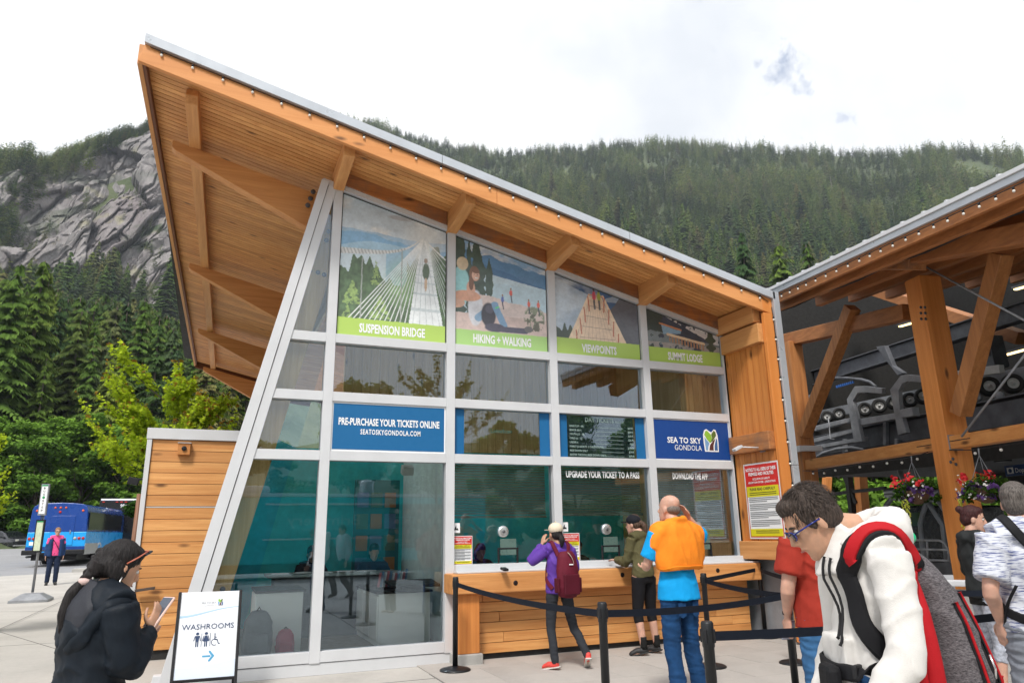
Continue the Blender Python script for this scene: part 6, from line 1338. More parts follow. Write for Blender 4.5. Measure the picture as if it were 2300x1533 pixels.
# ================================================================ people
def skinmat(name, col):
    if name in MATS: return MATS[name]
    g = G(newmat(name)); tc = g.n('ShaderNodeTexCoord').outputs['Object']; c = g.mix(g.rng(g.noise(tc, 14, 5, .6), .35, .65), tuple(q*.86 for q in col), (min(1, col[0]*1.12), col[1]*1.04, col[2]*1.0))
    MATS[name] = g.out(g.bsdf(c, .5, 0, g.bump(g.noise(tc, 140, 3), .12, .004), Subsurface_Weight=.12, Subsurface_Radius=(.02, .008, .004), Subsurface_Scale=.5)); return MATS[name]
def hairmat(name, col, col2=None):
    if name in MATS: return MATS[name]
    g = G(newmat(name)); tc = g.n('ShaderNodeTexCoord').outputs['Object']; v = g.map(tc, (120, 120, 14)); h = g.noise(v, 1.4, 4, .6)
    c = g.mix(g.rng(h, .3, .7), tuple(q*.6 for q in col), tuple(q*1.5 for q in (col2 or col)))
    MATS[name] = g.out(g.bsdf(c, .55, 0, g.bump(h, .8, .006), Specular_IOR_Level=.22)); return MATS[name]
def fused(mb, name, mat, parent, voxel=.009, smooth=3, disp=None, face_del=None, local=True):
    """union of overlapping closed shapes as one continuous skin"""
    me = mb.mesh(name, [mat]); o = bpy.data.objects.new('tmp', me); COL.objects.link(o)
    m = o.modifiers.new('r', 'REMESH'); m.mode = 'VOXEL'; m.voxel_size = voxel
    if smooth: s = o.modifiers.new('s', 'SMOOTH'); s.iterations = smooth; s.factor = .5
    dg = bpy.context.evaluated_depsgraph_get(); dg.update()
    me2 = bpy.data.meshes.new_from_object(o.evaluated_get(dg)); bpy.data.objects.remove(o); me2.name = name
    n = len(me2.vertices); co = np.empty(n*3); me2.vertices.foreach_get('co', co); co = co.reshape(-1, 3)
    if disp is not None:
        no = np.empty(n*3); me2.vertices.foreach_get('normal', no); co = co+no.reshape(-1, 3)*disp(co)[:, None]; me2.vertices.foreach_set('co', co.ravel())
    me2.materials.clear(); me2.materials.append(mat)
    me2.polygons.foreach_set('use_smooth', np.ones(len(me2.polygons), bool)); me2.update()
    return link(me2, name, parent, local=local)
def folds(amp=.006, k=9, seed=0, axis=(1, 1, .35)):
    """cloth folds: warped ridges running across the garment"""
    def f(co):
        x, y, z = co[:, 0]*axis[0]*k+seed, co[:, 1]*axis[1]*k+seed*2, co[:, 2]*axis[2]*k*3+seed
        w_ = fb(x*.6+z*.3, y*.6+z*.25, 3); a = 1-np.abs(2*vn(x*.9+z*.5+w_*2.2, z*1.1-y*.7+w_*2)-1); b = fb(x*2.3+9, z*2.1+y*2, 3)
        return amp*(1.5*(a**2-.35)+.9*(b-.5))
    return f
def sm_chain(mb, pts, rx, ry=None, n=14, up=(0, 1, 0), sub=3):
    """tube through joints with smooth radii"""
    P = [Vector(p) for p in pts]; ry = ry or rx; Q = []; RX = []; RY = []
    for i in range(len(P)-1):
        p0 = P[max(i-1, 0)]; p1, p2 = P[i], P[i+1]; p3 = P[min(i+2, len(P)-1)]
        for j in range(sub):
            t = j/sub; t2, t3 = t*t, t*t*t; Q.append(.5*((2*p1)+(p2-p0)*t+(2*p0-5*p1+4*p2-p3)*t2+(3*p1-p0-3*p2+p3)*t3)); RX.append(rx[i]+(rx[i+1]-rx[i])*t); RY.append(ry[i]+(ry[i+1]-ry[i])*t)
    Q.append(P[-1]); RX.append(rx[-1]); RY.append(ry[-1]); mb.tube(Q, RX, n, True, RY, up); return mb
def rotx(a): return Matrix.Rotation(a, 3, 'X')
def headparts(mb, c, M3, s=1.0, nose=1.0):
    rings = [(-.118, .020, .064, .020), (-.106, .038, .050, .042), (-.085, .050, .036, .060), (-.055, .059, .022, .075), (-.025, .066, .010, .086), (.015, .072, .0, .094), (.05, .0755, -.006, .098), (.08, .071, -.010, .092), (.105, .056, -.012, .073), (.122, .034, -.012, .045), (.130, .010, -.012, .014)]
    vs = []; n = 18
    for z, w_, yc, d in rings:
        for j in range(n):
            t = 2*math.pi*j/n; vs.append(c+M3 @ (Vector((math.cos(t)*w_, yc+math.sin(t)*d, z))*s))
    fs = [(i*n+j, i*n+(j+1) % n, (i+1)*n+(j+1) % n, (i+1)*n+j) for i in range(len(rings)-1) for j in range(n)]+[tuple(range(n-1, -1, -1)), tuple(range((len(rings)-1)*n, len(rings)*n))]
    mb.add(vs, fs); T = lambda x, y, z: c+M3 @ (Vector((x, y, z))*s)
    mb.tube([T(0, .088, .030), T(0, .102, .004), T(0, .116*nose, -.022), T(0, .098, -.034)], [.009*s, .011*s, .015*s, .011*s], 8)
    mb.tube([T(-.022, .094, -.060), T(0, .103, -.056), T(.022, .094, -.060)], [.006*s, .009*s, .006*s], 6)
    mb.ball(T(0, .082, -.100), (.022*s, .018*s, .018*s)); mb.tube([T(-.045, .080, .034), T(0, .092, .036), T(.045, .080, .034)], [.008*s]*3, 6)
    for sx_ in (-1, 1): mb.ball(T(sx_*.076, -.004, -.010), (.010*s, .019*s, .032*s), rot=M3 @ Matrix.Rotation(sx_*-.25, 3, 'Z'))
def hand(mb, w_, d, pn, s=1.0, curl=.5, side=1, thumb=True):
    """palm + five bent fingers. w_ wrist, d pointing direction, pn palm normal"""
    d = Vector(d).normalized(); pn = Vector(pn); pn = (pn-d*pn.dot(d)).normalized(); a = d.cross(pn)*side
    mb.tube([w_, w_+d*.035*s, w_+d*.085*s], [.026*s, .040*s, .042*s], 10, True, [.018*s, .016*s, .013*s], up=tuple(pn))
    for k, (o_, L_) in enumerate(((-.030, .068), (-.010, .078), (.010, .073), (.029, .058))):
        p = w_+d*.082*s+a*o_*s; q = d; pts = [p-d*.02*s, p]; 
        for j, f_ in enumerate((.45, .32, .25)): q = (q+pn*curl*(.35+.28*j)).normalized(); p = p+q*L_*f_*s; pts.append(p)
        mb.tube(pts, [.009*s, .0095*s, .0085*s, .008*s, .0065*s], 7)
    if thumb:
        p = w_+d*.025*s-a*.030*s; q1 = p+(d*.5-a*.6+pn*.25).normalized()*.035*s; q2 = q1+(d*.85-a*.15+pn*.4*curl).normalized()*.032*s; q3 = q2+(d*.9+a*.1+pn*.5*curl).normalized()*.026*s
        mb.tube([p, q1, q2, q3], [.013*s, .011*s, .010*s, .008*s], 7)
def J0(H, female=False):
    s = H/1.75; w_ = .165 if female else .185
    J = dict(pelvis=(0, 0, .95), waist=(0, -.005, 1.10), chest=(0, -.01, 1.29), neck=(0, -.025, 1.47), head=(0, .015, 1.62), hl=(-.09, 0, .93), hr=(.09, 0, .93), kl=(-.10, .02, .50), kr=(.10, .02, .50), al=(-.11, -.03, .09), ar=(.11, -.03, .09),
             tl=(-.13, .13, .03), tr=(.13, .13, .03), sl=(-w_, -.02, 1.42), sr=(w_, -.02, 1.42), el=(-w_-.06, -.05, 1.13), er=(w_+.06, -.05, 1.13), wl=(-w_-.07, .03, .88), wr=(w_+.07, .03, .88))
    return {k: Vector(v)*s for k, v in J.items()}
def person(label, loc, rz, H=1.75, female=False, pose=None, build=1.0, skin=None, voxel=.009, headrot=(0, 0, 0), hands=(('l', (0, .1, -1), (1, .3, 0)), ('r', (0, .1, -1), (-1, .3, 0))), group=None, name='person', lg=1.0):
    t = thing(name, label, 'person', loc, rz, group); s = H/1.75; J = J0(H, female)
    for k, v in (pose or {}).items(): J[k] = Vector(v)
    hm = Euler(headrot).to_matrix(); b = build; mb = MB(); fw = .93 if female else 1.0
    sm_chain(mb, [J['pelvis']-Vector((0, 0, .06)), J['pelvis'], J['waist'], J['chest'], J['neck']-Vector((0, 0, .03))], [.13*s*b, .155*s*b, .125*s*b*fw, .150*s*b*fw, .085*s], [.095*s*b, .105*s*b, .088*s*b, .100*s*b, .07*s], up=(0, 1, 0))
    sm_chain(mb, [J['sl'], (J['sl']+J['sr'])/2+Vector((0, 0, .02*s)), J['sr']], [.055*s*b, .065*s*b, .055*s*b])
    sm_chain(mb, [J['neck']-Vector((0, 0, .04*s)), J['neck']+Vector((0, 0, .03*s)), J['head']-hm @ Vector((0, .0, .05*s))], [.062*s, .056*s, .054*s])
    headparts(mb, J['head'], hm, s*.985)
    for q in 'lr':
        sm_chain(mb, [J['h'+q]+Vector((0, 0, .02)), J['k'+q], J['k'+q].lerp(J['a'+q], .3), J['a'+q]], [.088*s*b*lg, .055*s*b*lg, .057*s*b*lg, .037*s*min(1, lg+.1)], sub=4)
        mb.tube([J['a'+q]-Vector((0, .0, .04*s)), J['t'+q]], [.035*s, .028*s], 8); mb.ball(J['a'+q], .040*s)
        sm_chain(mb, [J['s'+q], J['e'+q], J['e'+q].lerp(J['w'+q], .35), J['w'+q]], [.050*s*b, .039*s*b, .038*s*b, .025*s])
    for q, d, pn in hands: hand(mb, J['w'+q], d, pn, s*1.0, .5, 1 if q == 'l' else -1)
    SK = skin or skinmat('skin_light', (.52, .31, .22)); body = fused(mb, 'body', SK, t, voxel, 2)
    return t, J, hm, s
def top(t, J, s, mat, name='jacket', b=1.0, hem=-.06, sleeves=1.0, loose=.014, hood=False, seed=1, collar=True, voxel=.011, fold=.006, flare=1.0, back=0, extra=None, sides='lr', dy=1.0, smooth=3):
    mb = MB(); l = loose
    P = J['pelvis']+Vector((0, 0, hem)); sm_chain(mb, [P, J['pelvis']+Vector((0, 0, .03)), J['waist'], J['chest'], J['neck']-Vector((0, 0, .035*s))], [.158*s*b*flare+l, .158*s*b*flare+l, .140*s*b+l, .160*s*b+l, .085*s+l], [(.115*s*b*flare+l)*dy, (.112*s*b+l)*dy, (.098*s*b+l)*dy, (.108*s*b+l)*dy, .075*s+l], n=20)
    sm_chain(mb, [J['sl'], J['sl'].lerp(J['sr'], .25)+Vector((0, 0, .025*s)), J['sl'].lerp(J['sr'], .75)+Vector((0, 0, .025*s)), J['sr']], [.062*s*b+l*.6, .060*s*b+l, .060*s*b+l, .062*s*b+l*.6])
    for q in sides:
        e, w_ = J['e'+q], J['w'+q]
        if sleeves >= 1: sm_chain(mb, [J['s'+q], e, e.lerp(w_, .4), w_.lerp(e, .03)], [.066*s*b+l*.6, .050*s*b+l*.7, .048*s*b+l*.7, .034*s+l*.5])
        else: sm_chain(mb, [J['s'+q], J['s'+q].lerp(e, sleeves*2)], [.066*s*b+l, .060*s*b+l])
    if collar: sm_chain(mb, [J['neck']-Vector((0, 0, .05*s)), J['neck']+Vector((0, -.005, .02*s))], [.080*s, .066*s])
    if extra: extra(mb)
    o = fused(mb, name, mat, t, voxel, 3, folds(fold, 9, seed)); return o
def trousers(t, J, s, mat, name='trousers', b=1.0, length=1.0, loose=.010, seed=3, fold=.005, voxel=.011, waist=.07, ankle=.050):
    mb = MB(); l = loose; sm_chain(mb, [J['pelvis']-Vector((0, 0, .10*s)), J['pelvis'], J['pelvis']+Vector((0, 0, waist))], [.145*s*b+l, .160*s*b+l, .140*s*b+l], [.105*s*b+l, .112*s*b+l, .098*s*b+l], n=18)
    for q in 'lr':
        h, k, a = J['h'+q], J['k'+q], J['a'+q]
        if length >= 1: sm_chain(mb, [h, k, k.lerp(a, .45), a-Vector((0, 0, .02))], [.098*s*b+l, .066*s*b+l, .062*s*b+l, ankle*s+l], sub=4)
        else:
            e = k.lerp(a, (length-.5)*2) if length > .5 else h.lerp(k, length*2); pts = [h, h.lerp(k, .5)]+([k] if length > .5 else [])+[e]; r_ = [.098*s*b+l, .084*s*b+l]+([.064*s*b+l] if length > .5 else [])+[.062*s*b+l]
            sm_chain(mb, pts, r_)
    return fused(mb, name, mat, t, voxel, 2, folds(fold, 8, seed, (1, 1, .9)))
def shoes(t, J, s, mat, sole, seed=2, rot=None):
    for q in 'lr':
        a, e = J['a'+q], J['t'+q]; f = (e-a); 
        L_ = Vector((f.x, f.y, f.z+.06*s if f.z < -.02 else f.z)); Ld = f.normalized()
        mb = MB(); hl = a-Ld*.045*s-Vector((0, 0, .035*s)); mb.tube([hl, a-Vector((0, 0, .03*s)), a.lerp(e, .6)+Vector((0, 0, .008)), e+Vector((0, 0, .008*s)), e+Ld*.03*s], [.030*s, .040*s, .042*s, .040*s, .022*s], 10, True, [.036*s, .044*s, .036*s, .026*s, .016*s], up=(0, 0, 1)); mb.ball(a, .043*s)
        sh = fused(mb, 'shoe', mat, t, .008, 2)
        mb = MB(); dn = Vector((0, 0, -1)); dn = (dn-Ld*dn.dot(Ld)).normalized(); c0 = hl+dn*.030*s; c1 = e+dn*.018*s+Ld*.035*s; mb.beam(c0-Ld*.012, c1, .078*s, .018*s, up=tuple(dn), w2=.082*s); o = mb.build('sole', sole, sh, .008, local=True)
def hairshell(t, c, M3, s, mat, kind='short', seed=1, voxel=.007, extra=None):
    mb = MB(); T = lambda x, y, z: c+M3 @ (Vector((x, y, z))*s)
    E_ = lambda p, r: mb.ball(T(*p), tuple(q*s for q in r), 14, 10, rot=M3)
    if kind == 'bald': E_((0, -.045, .0), (.074, .062, .050)); 
    else: E_((0, -.016, .048), (.084, .099, .094)); E_((0, -.045, -.005), (.078, .068, .072)); E_((0, .034, .088), (.064, .052, .042))
    if kind == 'short': 
        for sx_ in (-1, 1): E_((sx_*.066, .018, .028), (.014, .030, .042))
    if extra: extra(mb, T)
    q = np.random.RandomState(seed); 
    def disp(co):
        a = np.array([(M3.transposed() @ (Vector(p)-c))[:] for p in co])/s if len(co) < 40000 else co
        ang = np.arctan2(a[:, 0], a[:, 1]+.03); return .004*(vn(ang*14+seed, a[:, 2]*18)-.5)+.0035*(vn(ang*34+seed, a[:, 2]*30+ang*5)-.5)
    return fused(mb, 'hair', mat, t, voxel, 2, disp)
def eyes(t, c, M3, s, glasses=None, gm=None):
    T = lambda x, y, z: c+M3 @ (Vector((x, y, z))*s)
    for sx_ in (-1, 1):
        MB().ball(T(sx_*.031, .082, .010), .0115*s, 10, 7).build('eye', plain('eye_white', (.6, .58, .55), .2, 0, .02), t, local=True); MB().ball(T(sx_*.031, .0905, .010), .0055*s, 8, 6).build('iris', plain('iris_dark', (.02, .012, .01), .1), t, local=True)
        MB().tube([T(sx_*.015, .094, .030), T(sx_*.032, .093, .034), T(sx_*.050, .080, .028)], [.003*s, .004*s, .002*s], 6).build('eyebrow', plain('brow_dark', (.02, .014, .01), .7), t, local=True)
    MB().tube([T(-.021, .102, -.060), T(0, .110, -.059), T(.021, .102, -.060)], [.0022*s, .003*s, .0022*s], 6).build('lips', plain('lip', (.36, .13, .11), .5), t, local=True)
    if glasses:
        mb = MB()
        for sx_ in (-1, 1):
            pts = [T(sx_*(.033+.024*math.cos(a)), .106-.006*abs(math.cos(a)), .006+.018*math.sin(a)) for a in [k*.5236 for k in range(13)]]; mb.tube(pts, .0028*s, 5); mb.tube([T(sx_*.058, .098, .012), T(sx_*.080, .04, .010), T(sx_*.083, -.005, .006)], .0030*s, 5)
        mb.tube([T(-.010, .108, .012), T(.010, .108, .012)], .0028*s, 5); mb.build('glasses', gm, t, local=True)
def strap(t, pts, w_, th, mat, name='strap', up=(0, 0, 1), parent=None, sub=4):
    mb = MB(); P = [Vector(p) for p in pts]; sm_chain(mb, P, [w_/2]*len(P), [th/2]*len(P), 8, up, sub); return mb.build(name, mat, parent or t, local=True)
from mathutils.bvhtree import BVHTree
def gstrap(t, objs, pts, w_, th, mat, name='strap', parent=None, off=.008, sub=6, skip=0):
    """a band laid over the surface of garments"""
    vs = []; fs = []
    for o in objs:
        b = len(vs); vs += [v.co.copy() for v in o.data.vertices]; fs += [[b+i for i in p.vertices] for p in o.data.polygons]
    bv = BVHTree.FromPolygons(vs, fs); P = [Vector(p) for p in pts]; Q = []
    for i in range(len(P)-1):
        p0 = P[max(i-1, 0)]; p1, p2 = P[i], P[i+1]; p3 = P[min(i+2, len(P)-1)]
        for j in range(sub):
            q = j/sub; q2, q3 = q*q, q**3; Q.append(.5*((2*p1)+(p2-p0)*q+(2*p0-5*p1+4*p2-p3)*q2+(3*p1-p0-3*p2+p3)*q3))
    Q.append(P[-1]); S = []; Nn_ = []
    for p in Q:
        l, n_, _, d = bv.find_nearest(p); S.append(l+n_*(off+th/2)); Nn_.append(n_)
    for _ in range(3):
        S = [S[0]]+[(S[i-1]+S[i]*2+S[i+1])/4 for i in range(1, len(S)-1)]+[S[-1]]; Nn_ = [Nn_[0]]+[((Nn_[i-1]+Nn_[i]*2+Nn_[i+1])/4).normalized() for i in range(1, len(S)-1)]+[Nn_[-1]]
    V_ = []; k = len(S)
    for i in range(k):
        d = (S[min(i+1, k-1)]-S[max(i-1, 0)]).normalized(); n_ = Nn_[i]; sd_ = d.cross(n_).normalized(); n_ = sd_.cross(d)
        V_ += [S[i]+sd_*a*w_/2+n_*b*th/2 for a, b in ((-1, -.6), (-.75, 1), (.75, 1), (1, -.6))]
    return MB().add(V_, [(4*i+a, 4*i+(a+1) % 4, 4*i+4+(a+1) % 4, 4*i+4+a) for i in range(k-1) for a in range(4)]+[(0, 1, 2, 3), (4*k-1, 4*k-2, 4*k-3, 4*k-4)], True).build(name, mat, parent or t, .002, local=True)
def lw_(rz, v): return Matrix.Rotation(rz, 3, 'Z') @ Vector(v)
SKA = skinmat('skin_warm', (.50, .29, .19)); SKL = skinmat('skin_light', (.54, .32, .24))
BLKH = hairmat('hair_black', (.010, .009, .010), (.02, .017, .017)); BRNH = hairmat('hair_brown', (.045, .026, .018), (.09, .055, .038)); GRYH = hairmat('hair_grey', (.035, .028, .025), (.12, .105, .095)); SHGREY = hairmat('stubble', (.16, .13, .11))
SOLEW = plain('sole_white', (.6, .58, .55), .7); SOLEB = plain('sole_black', (.02, .02, .02), .7)
def hip(J, x=0): return J['pelvis']

# ---- 1 purple jacket woman, maroon backpack, cream cap
def V(*a): return Vector(a)
loc = (3.80, -1.02, 0.0)
pose = dict(pelvis=(-.0, 0, .90), waist=(0, 0, 1.02), chest=(0, -.02, 1.18), neck=(0, -.01, 1.345), head=(-.015, .02, 1.475), hl=(-.08, 0, .88), hr=(.08, 0, .88), kl=(-.09, .05, .48), kr=(.17, .01, .48), al=(-.085, -.02, .09), ar=(.235, -.20, .165), tl=(-.16, .10, .035), tr=(.30, -.06, .045),
            sl=(-.155, -.01, 1.30), sr=(.155, -.01, 1.30), el=(-.30, .10, 1.17), wl=(-.135, .13, 1.36), er=(.26, .06, 1.07), wr=(.16, .28, 1.06))
t, J, hm, s = person('woman in purple jacket and cream cap with a maroon backpack at the first ticket window', loc, 0.05, 1.60, True, pose, .9, SKA, .009, (0, 0, .1), (('l', (.35, .05, 1), (1, .2, -.2)), ('r', (0, 1, -.1), (-1, 0, 0))), lg=.74)
PUR = fabric('jacket_purple', rgb(92, 58, 150), .6, .15); jk = top(t, J, s, PUR, 'jacket', .95, -.075, 1, .016, seed=4, flare=1.02, fold=.008)
trousers(t, J, s, fabric('jeans_charcoal', (.030, .033, .040), .85), b=.80, loose=.006, ankle=.038); shoes(t, J, s, plain('shoe_coral', rgb(214, 70, 62), .6, 0, .2, 30), SOLEW)
hairshell(t, J['head'], hm, s, BLKH, 'long', 3, extra=lambda mb, T: (mb.ball(T(0, -.12, -.03), .026*s), sm_chain(mb, [T(0, -.12, -.02), T(.005, -.145, -.08), T(.0, -.13, -.16)], [.030, .034, .012])))
cp = MB(); cp.ball(J['head']+hm @ V(0, -.012, .060), (.094*s, .108*s, .082*s), 18, 12); cap = fused(cp, 'cap', fabric('cap_cream', rgb(214, 200, 178), .9), t, .008, 2); MB().prism([J['head']+hm @ V(a, b_, .045) for a, b_ in ((-.075, .07), (-.055, .15), (0, .175), (.055, .15), (.075, .07))], (0, 0, .008)).build('visor', MATS['cap_cream'], t, .003, local=True)
MB().ball(J['head']+hm @ V(0, -.012, .141), .009).build('cap_button', MATS['cap_cream'], cap, local=True)
MAR = fabric('pack_maroon', rgb(94, 22, 40), .7, .12)
bk = MB(); sm_chain(bk, [V(0, -.20, .80), V(0, -.225, .90), V(0, -.215, 1.10), V(0, -.20, 1.22), V(0, -.19, 1.285)], [.115, .145, .135, .115, .075], [.06, .085, .085, .075, .045], 16)
pk = fused(bk, 'backpack', MAR, t, .009, 3, folds(.003, 8, 7)); MB().box(V(0, -.308, .93), (.20, .03, .22)).build('front_pocket', fabric('pack_maroon_dark', rgb(78, 16, 32), .7), pk, .012, local=True)
MB().box(V(.0, -.308, 1.145), (.05, .006, .012)).build('brand_patch', WHITEP, pk, local=True); strap(t, [V(-.02, -.27, 1.275), V(.0, -.285, 1.25), V(.03, -.29, 1.20), V(.045, -.29, 1.15)], .022, .004, fabric('strap_cream', (.6, .52, .42)), 'hang_tag', parent=pk)
for sx_ in (-1, 1): gstrap(t, [jk], [V(sx_*.07, -.14, 1.24), V(sx_*.10, -.10, 1.34), V(sx_*.10, .0, 1.40), V(sx_*.10, .10, 1.30), V(sx_*.12, .13, 1.15), V(sx_*.17, .04, 1.0), V(sx_*.14, -.10, .88)], .05, .014, MAR, 'shoulder_strap', pk); MB().box(V(sx_*.14, -.22, .92), (.03, .10, .16)).build('side_pocket', MATS['pack_maroon_dark'], pk, .012, local=True)

# ---- 2 olive hoodie woman in black shorts
loc = (5.20, -.62, .0)
pose = dict(pelvis=(0, 0, .96), waist=(.03, .03, 1.10), chest=(.06, .07, 1.27), neck=(.07, .10, 1.45), head=(.05, .17, 1.575), hl=(-.09, 0, .93), hr=(.09, 0, .93), kl=(-.11, .03, .50), kr=(.12, .02, .50), al=(-.12, -.05, .10), ar=(.125, -.04, .10), tl=(-.24, .05, .035), tr=(.06, .11, .035),
            sl=(-.10, .08, 1.40), sr=(.22, .06, 1.40), el=(-.15, .14, 1.12), wl=(-.12, .36, 1.13), er=(.30, .14, 1.14), wr=(.26, .36, 1.12))
t, J, hm, s = person('woman in olive hoodie, black cap and black shorts leaning at the middle ticket window', loc, .25, 1.72, True, pose, .95, SKL, .009, (-.1, 0, .35), (('l', (.1, 1, .05), (0, 0, -1)), ('r', (0, 1, 0), (0, 0, -1))))
top(t, J, s, fabric('hoodie_olive', rgb(84, 80, 54), .85, .12), 'hoodie', .95, -.01, 1, .018, seed=9, fold=.008, extra=lambda mb: mb.ball(J['neck']+V(0, -.06, -.01), (.085, .055, .055)))
trousers(t, J, s, fabric('shorts_black', (.008, .008, .010), .8), 'shorts', .95, .64, .004, fold=.002); shoes(t, J, s, plain('trail_shoe', (.02, .02, .022), .6, 0, .3, 30), SOLEB)
for q in 'lr': mb = MB(); sm_chain(mb, [J['a'+q]+V(0, 0, .13)*1+(J['k'+q]-J['a'+q])*.0, J['a'+q]-V(0, 0, .01)], [.040, .043]); mb.build('sock', fabric('sock_black', (.012, .012, .012)), t, local=True)
hairshell(t, J['head'], hm, s, BRNH, 'long', 5, extra=lambda mb, T: sm_chain(mb, [T(0, -.10, .02), T(0, -.15, -.03), T(.02, -.14, -.14), T(.03, -.11, -.20)], [.030, .036, .032, .010]))
cp = MB(); cp.ball(J['head']+hm @ V(0, -.008, .058), (.094*s, .108*s, .080*s), 18, 12); CAPB = fabric('cap_black', (.012, .013, .018)); cap = fused(cp, 'cap', CAPB, t, .008, 2); MB().prism([J['head']+hm @ V(a, b_, .045) for a, b_ in ((-.075, .07), (-.055, .15), (0, .175), (.055, .15), (.075, .07))], (0, 0, .008)).build('visor', CAPB, t, .003, local=True)

# ---- 3 bald man in blue T-shirt and jeans, orange sweater over his shoulders
p = PD(1522, 1300, 7.1); loc = (p.x, p.y, 0)
pose = dict(pelvis=(0, 0, .99), waist=(0, 0, 1.14), chest=(0, -.01, 1.36), neck=(0, 0, 1.55), head=(.0, .05, 1.69), hl=(-.095, 0, .96), hr=(.095, 0, .96), kl=(-.10, .02, .52), kr=(.12, .02, .52), al=(-.09, -.03, .09), ar=(.16, -.03, .09), tl=(-.11, .14, .03), tr=(.21, .13, .03),
            sl=(-.21, -.01, 1.47), sr=(.21, -.01, 1.47), el=(-.285, .08, 1.20), wl=(-.12, .30, 1.16), er=(.375, .03, 1.43), wr=(.195, .0, 1.615))
t, J, hm, s = person('bald man in blue T-shirt and jeans with an orange sweater over his shoulders', loc, .12, 1.83, False, pose, 1.0, SKL, .008, (.05, .06, .25), (('l', (.6, .8, .1), (0, 0, 1)), ('r', (-.62, .12, 1), (-1, .1, -.6))))
top(t, J, s, fabric('tshirt_blue', rgb(14, 150, 214), .8, .1), 'tshirt', 1.0, -.10, .40, .024, seed=12, fold=.005, collar=False, flare=1.14)
trousers(t, J, s, fabric('jeans_blue', rgb(24, 60, 100), .85, .25, 9), b=.93, loose=.012, fold=.006, ankle=.066, waist=.02); shoes(t, J, s, plain('shoe_brown', (.05, .035, .03), .6), SOLEB)
def swt(mb):
    n_ = J['neck']; sm_chain(mb, [n_+V(.01, -.045, -.395), n_+V(.01, -.04, -.30), n_+V(0, -.03, -.17), n_+V(0, -.02, -.075), n_+V(0, -.015, -.02), n_+V(0, -.01, .045)], [.245, .272, .292, .280, .195, .090], [.138, .145, .142, .125, .112, .085], 22)
    sm_chain(mb, [n_+V(-.075, .02, .035), n_+V(-.06, -.07, .045), n_+V(.0, -.095, .05), n_+V(.06, -.07, .045), n_+V(.075, .02, .035)], [.024, .028, .030, .028, .024])
    for sx_, q in ((-1, 'l'), (1, 'r')): sm_chain(mb, [J['neck']+V(sx_*.06, -.01, -.02), J['s'+q]+V(sx_*-.01, -.01, .0), J['s'+q].lerp(J['e'+q], .5)+V(sx_*-.01, -.03, 0)], [.07, .098, .088])
    for sx_ in (-1, 1): sm_chain(mb, [n_+V(sx_*.10, .06, -.02), n_+V(sx_*.09, .14, -.10), n_+V(sx_*.03, .16, -.26)], [.05, .045, .035])
mb = MB(); swt(mb); sw_ = fused(mb, 'sweater', fabric('sweater_orange', rgb(236, 134, 36), .85, .12), t, .010, 14, folds(.013, 8, 3, (1, 1, .16)))
gstrap(t, [sw_], [J['neck']+V(-.235, -.05, -.385), J['neck']+V(-.15, -.16, -.385), J['neck']+V(0, -.19, -.385), J['neck']+V(.15, -.16, -.385), J['neck']+V(.235, -.05, -.385)], .045, .008, MATS['sweater_orange'], 'ribbed_hem', sw_, .001)
hairshell(t, J['head'], hm, s, SHGREY, 'bald', 2)
for sx_ in (-1, 1): MB().prism([V(sx_*.04, -.128, .87), V(sx_*.12, -.118, .87), V(sx_*.12, -.118, .76), V(sx_*.08, -.125, .74), V(sx_*.04, -.128, .76)], (0, -.004, 0)).build('back_pocket', MATS['jeans_blue'], t, .002, local=True)


# ---- 4 woman with phone, dark jacket, braid
p = PF(236, 1330, 3.22); rz = rz_of(Vector((.86, .50, 0))); loc = (p.x, p.y, 0)
pose = dict(pelvis=(0, -.02, .84), waist=(0, -.02, .97), chest=(0, -.03, 1.11), neck=(0, .0, 1.255), head=(0, .05, 1.375), hl=(-.085, 0, .82), hr=(.085, 0, .82), kl=(-.09, .02, .45), kr=(.09, .02, .45), al=(-.09, -.03, .08), ar=(.09, -.03, .08), tl=(-.1, .12, .03), tr=(.1, .12, .03),
            sl=(-.165, -.01, 1.215), sr=(.165, -.01, 1.215), el=(-.20, .08, 1.00), wl=(-.02, .16, 1.04), er=(.205, .03, .985), wr=(.13, .155, 1.10))
t, J, hm, s = person('woman in dark hooded jacket with braided black hair looking at her phone', loc, rz, 1.52, True, pose, 1.0, SKA, .006, (-.42, 0, -.05), (('l', (.5, .6, .3), (0, -.6, 1)), ('r', (-.15, .45, .9), (-1, -.2, .3))))
NVJ = fabric('jacket_dark_navy', (.005, .009, .015), .6, .2); LIN = fabric('lining_grey', (.030, .032, .040), .6)
top(t, J, s, NVJ, 'jacket', 1.06, -.12, 1, .030, seed=21, fold=.011, flare=1.1, voxel=.010, collar=False)
mb = MB(); n_ = J['neck']; sm_chain(mb, [n_+V(0, -.105, -.235), n_+V(0, -.110, -.17), n_+V(0, -.085, -.08), n_+V(0, -.05, -.03)], [.06, .145, .170, .15], [.02, .035, .045, .05], 20)
for sx_ in (-1, 1): sm_chain(mb, [n_+V(sx_*.03, -.135, -.205), n_+V(sx_*.13, -.105, -.12), n_+V(sx_*.175, -.05, -.035), n_+V(sx_*.15, .04, -.02), n_+V(sx_*.09, .09, -.06)], [.022, .026, .030, .028, .022])
fused(mb, 'hood', NVJ, t, .008, 4, folds(.007, 8, 5))
mb = MB(); sm_chain(mb, [n_+V(0, -.130, -.165), n_+V(0, -.122, -.11), n_+V(0, -.090, -.03), n_+V(0, -.03, .025)], [.04, .115, .135, .078], [.02, .028, .045, .068], 18); fused(mb, 'hood_lining', LIN, t, .008, 4, folds(.005, 7, 8))
trousers(t, J, s, fabric('trousers_black', (.01, .01, .012))); shoes(t, J, s, SOLEB, SOLEB)
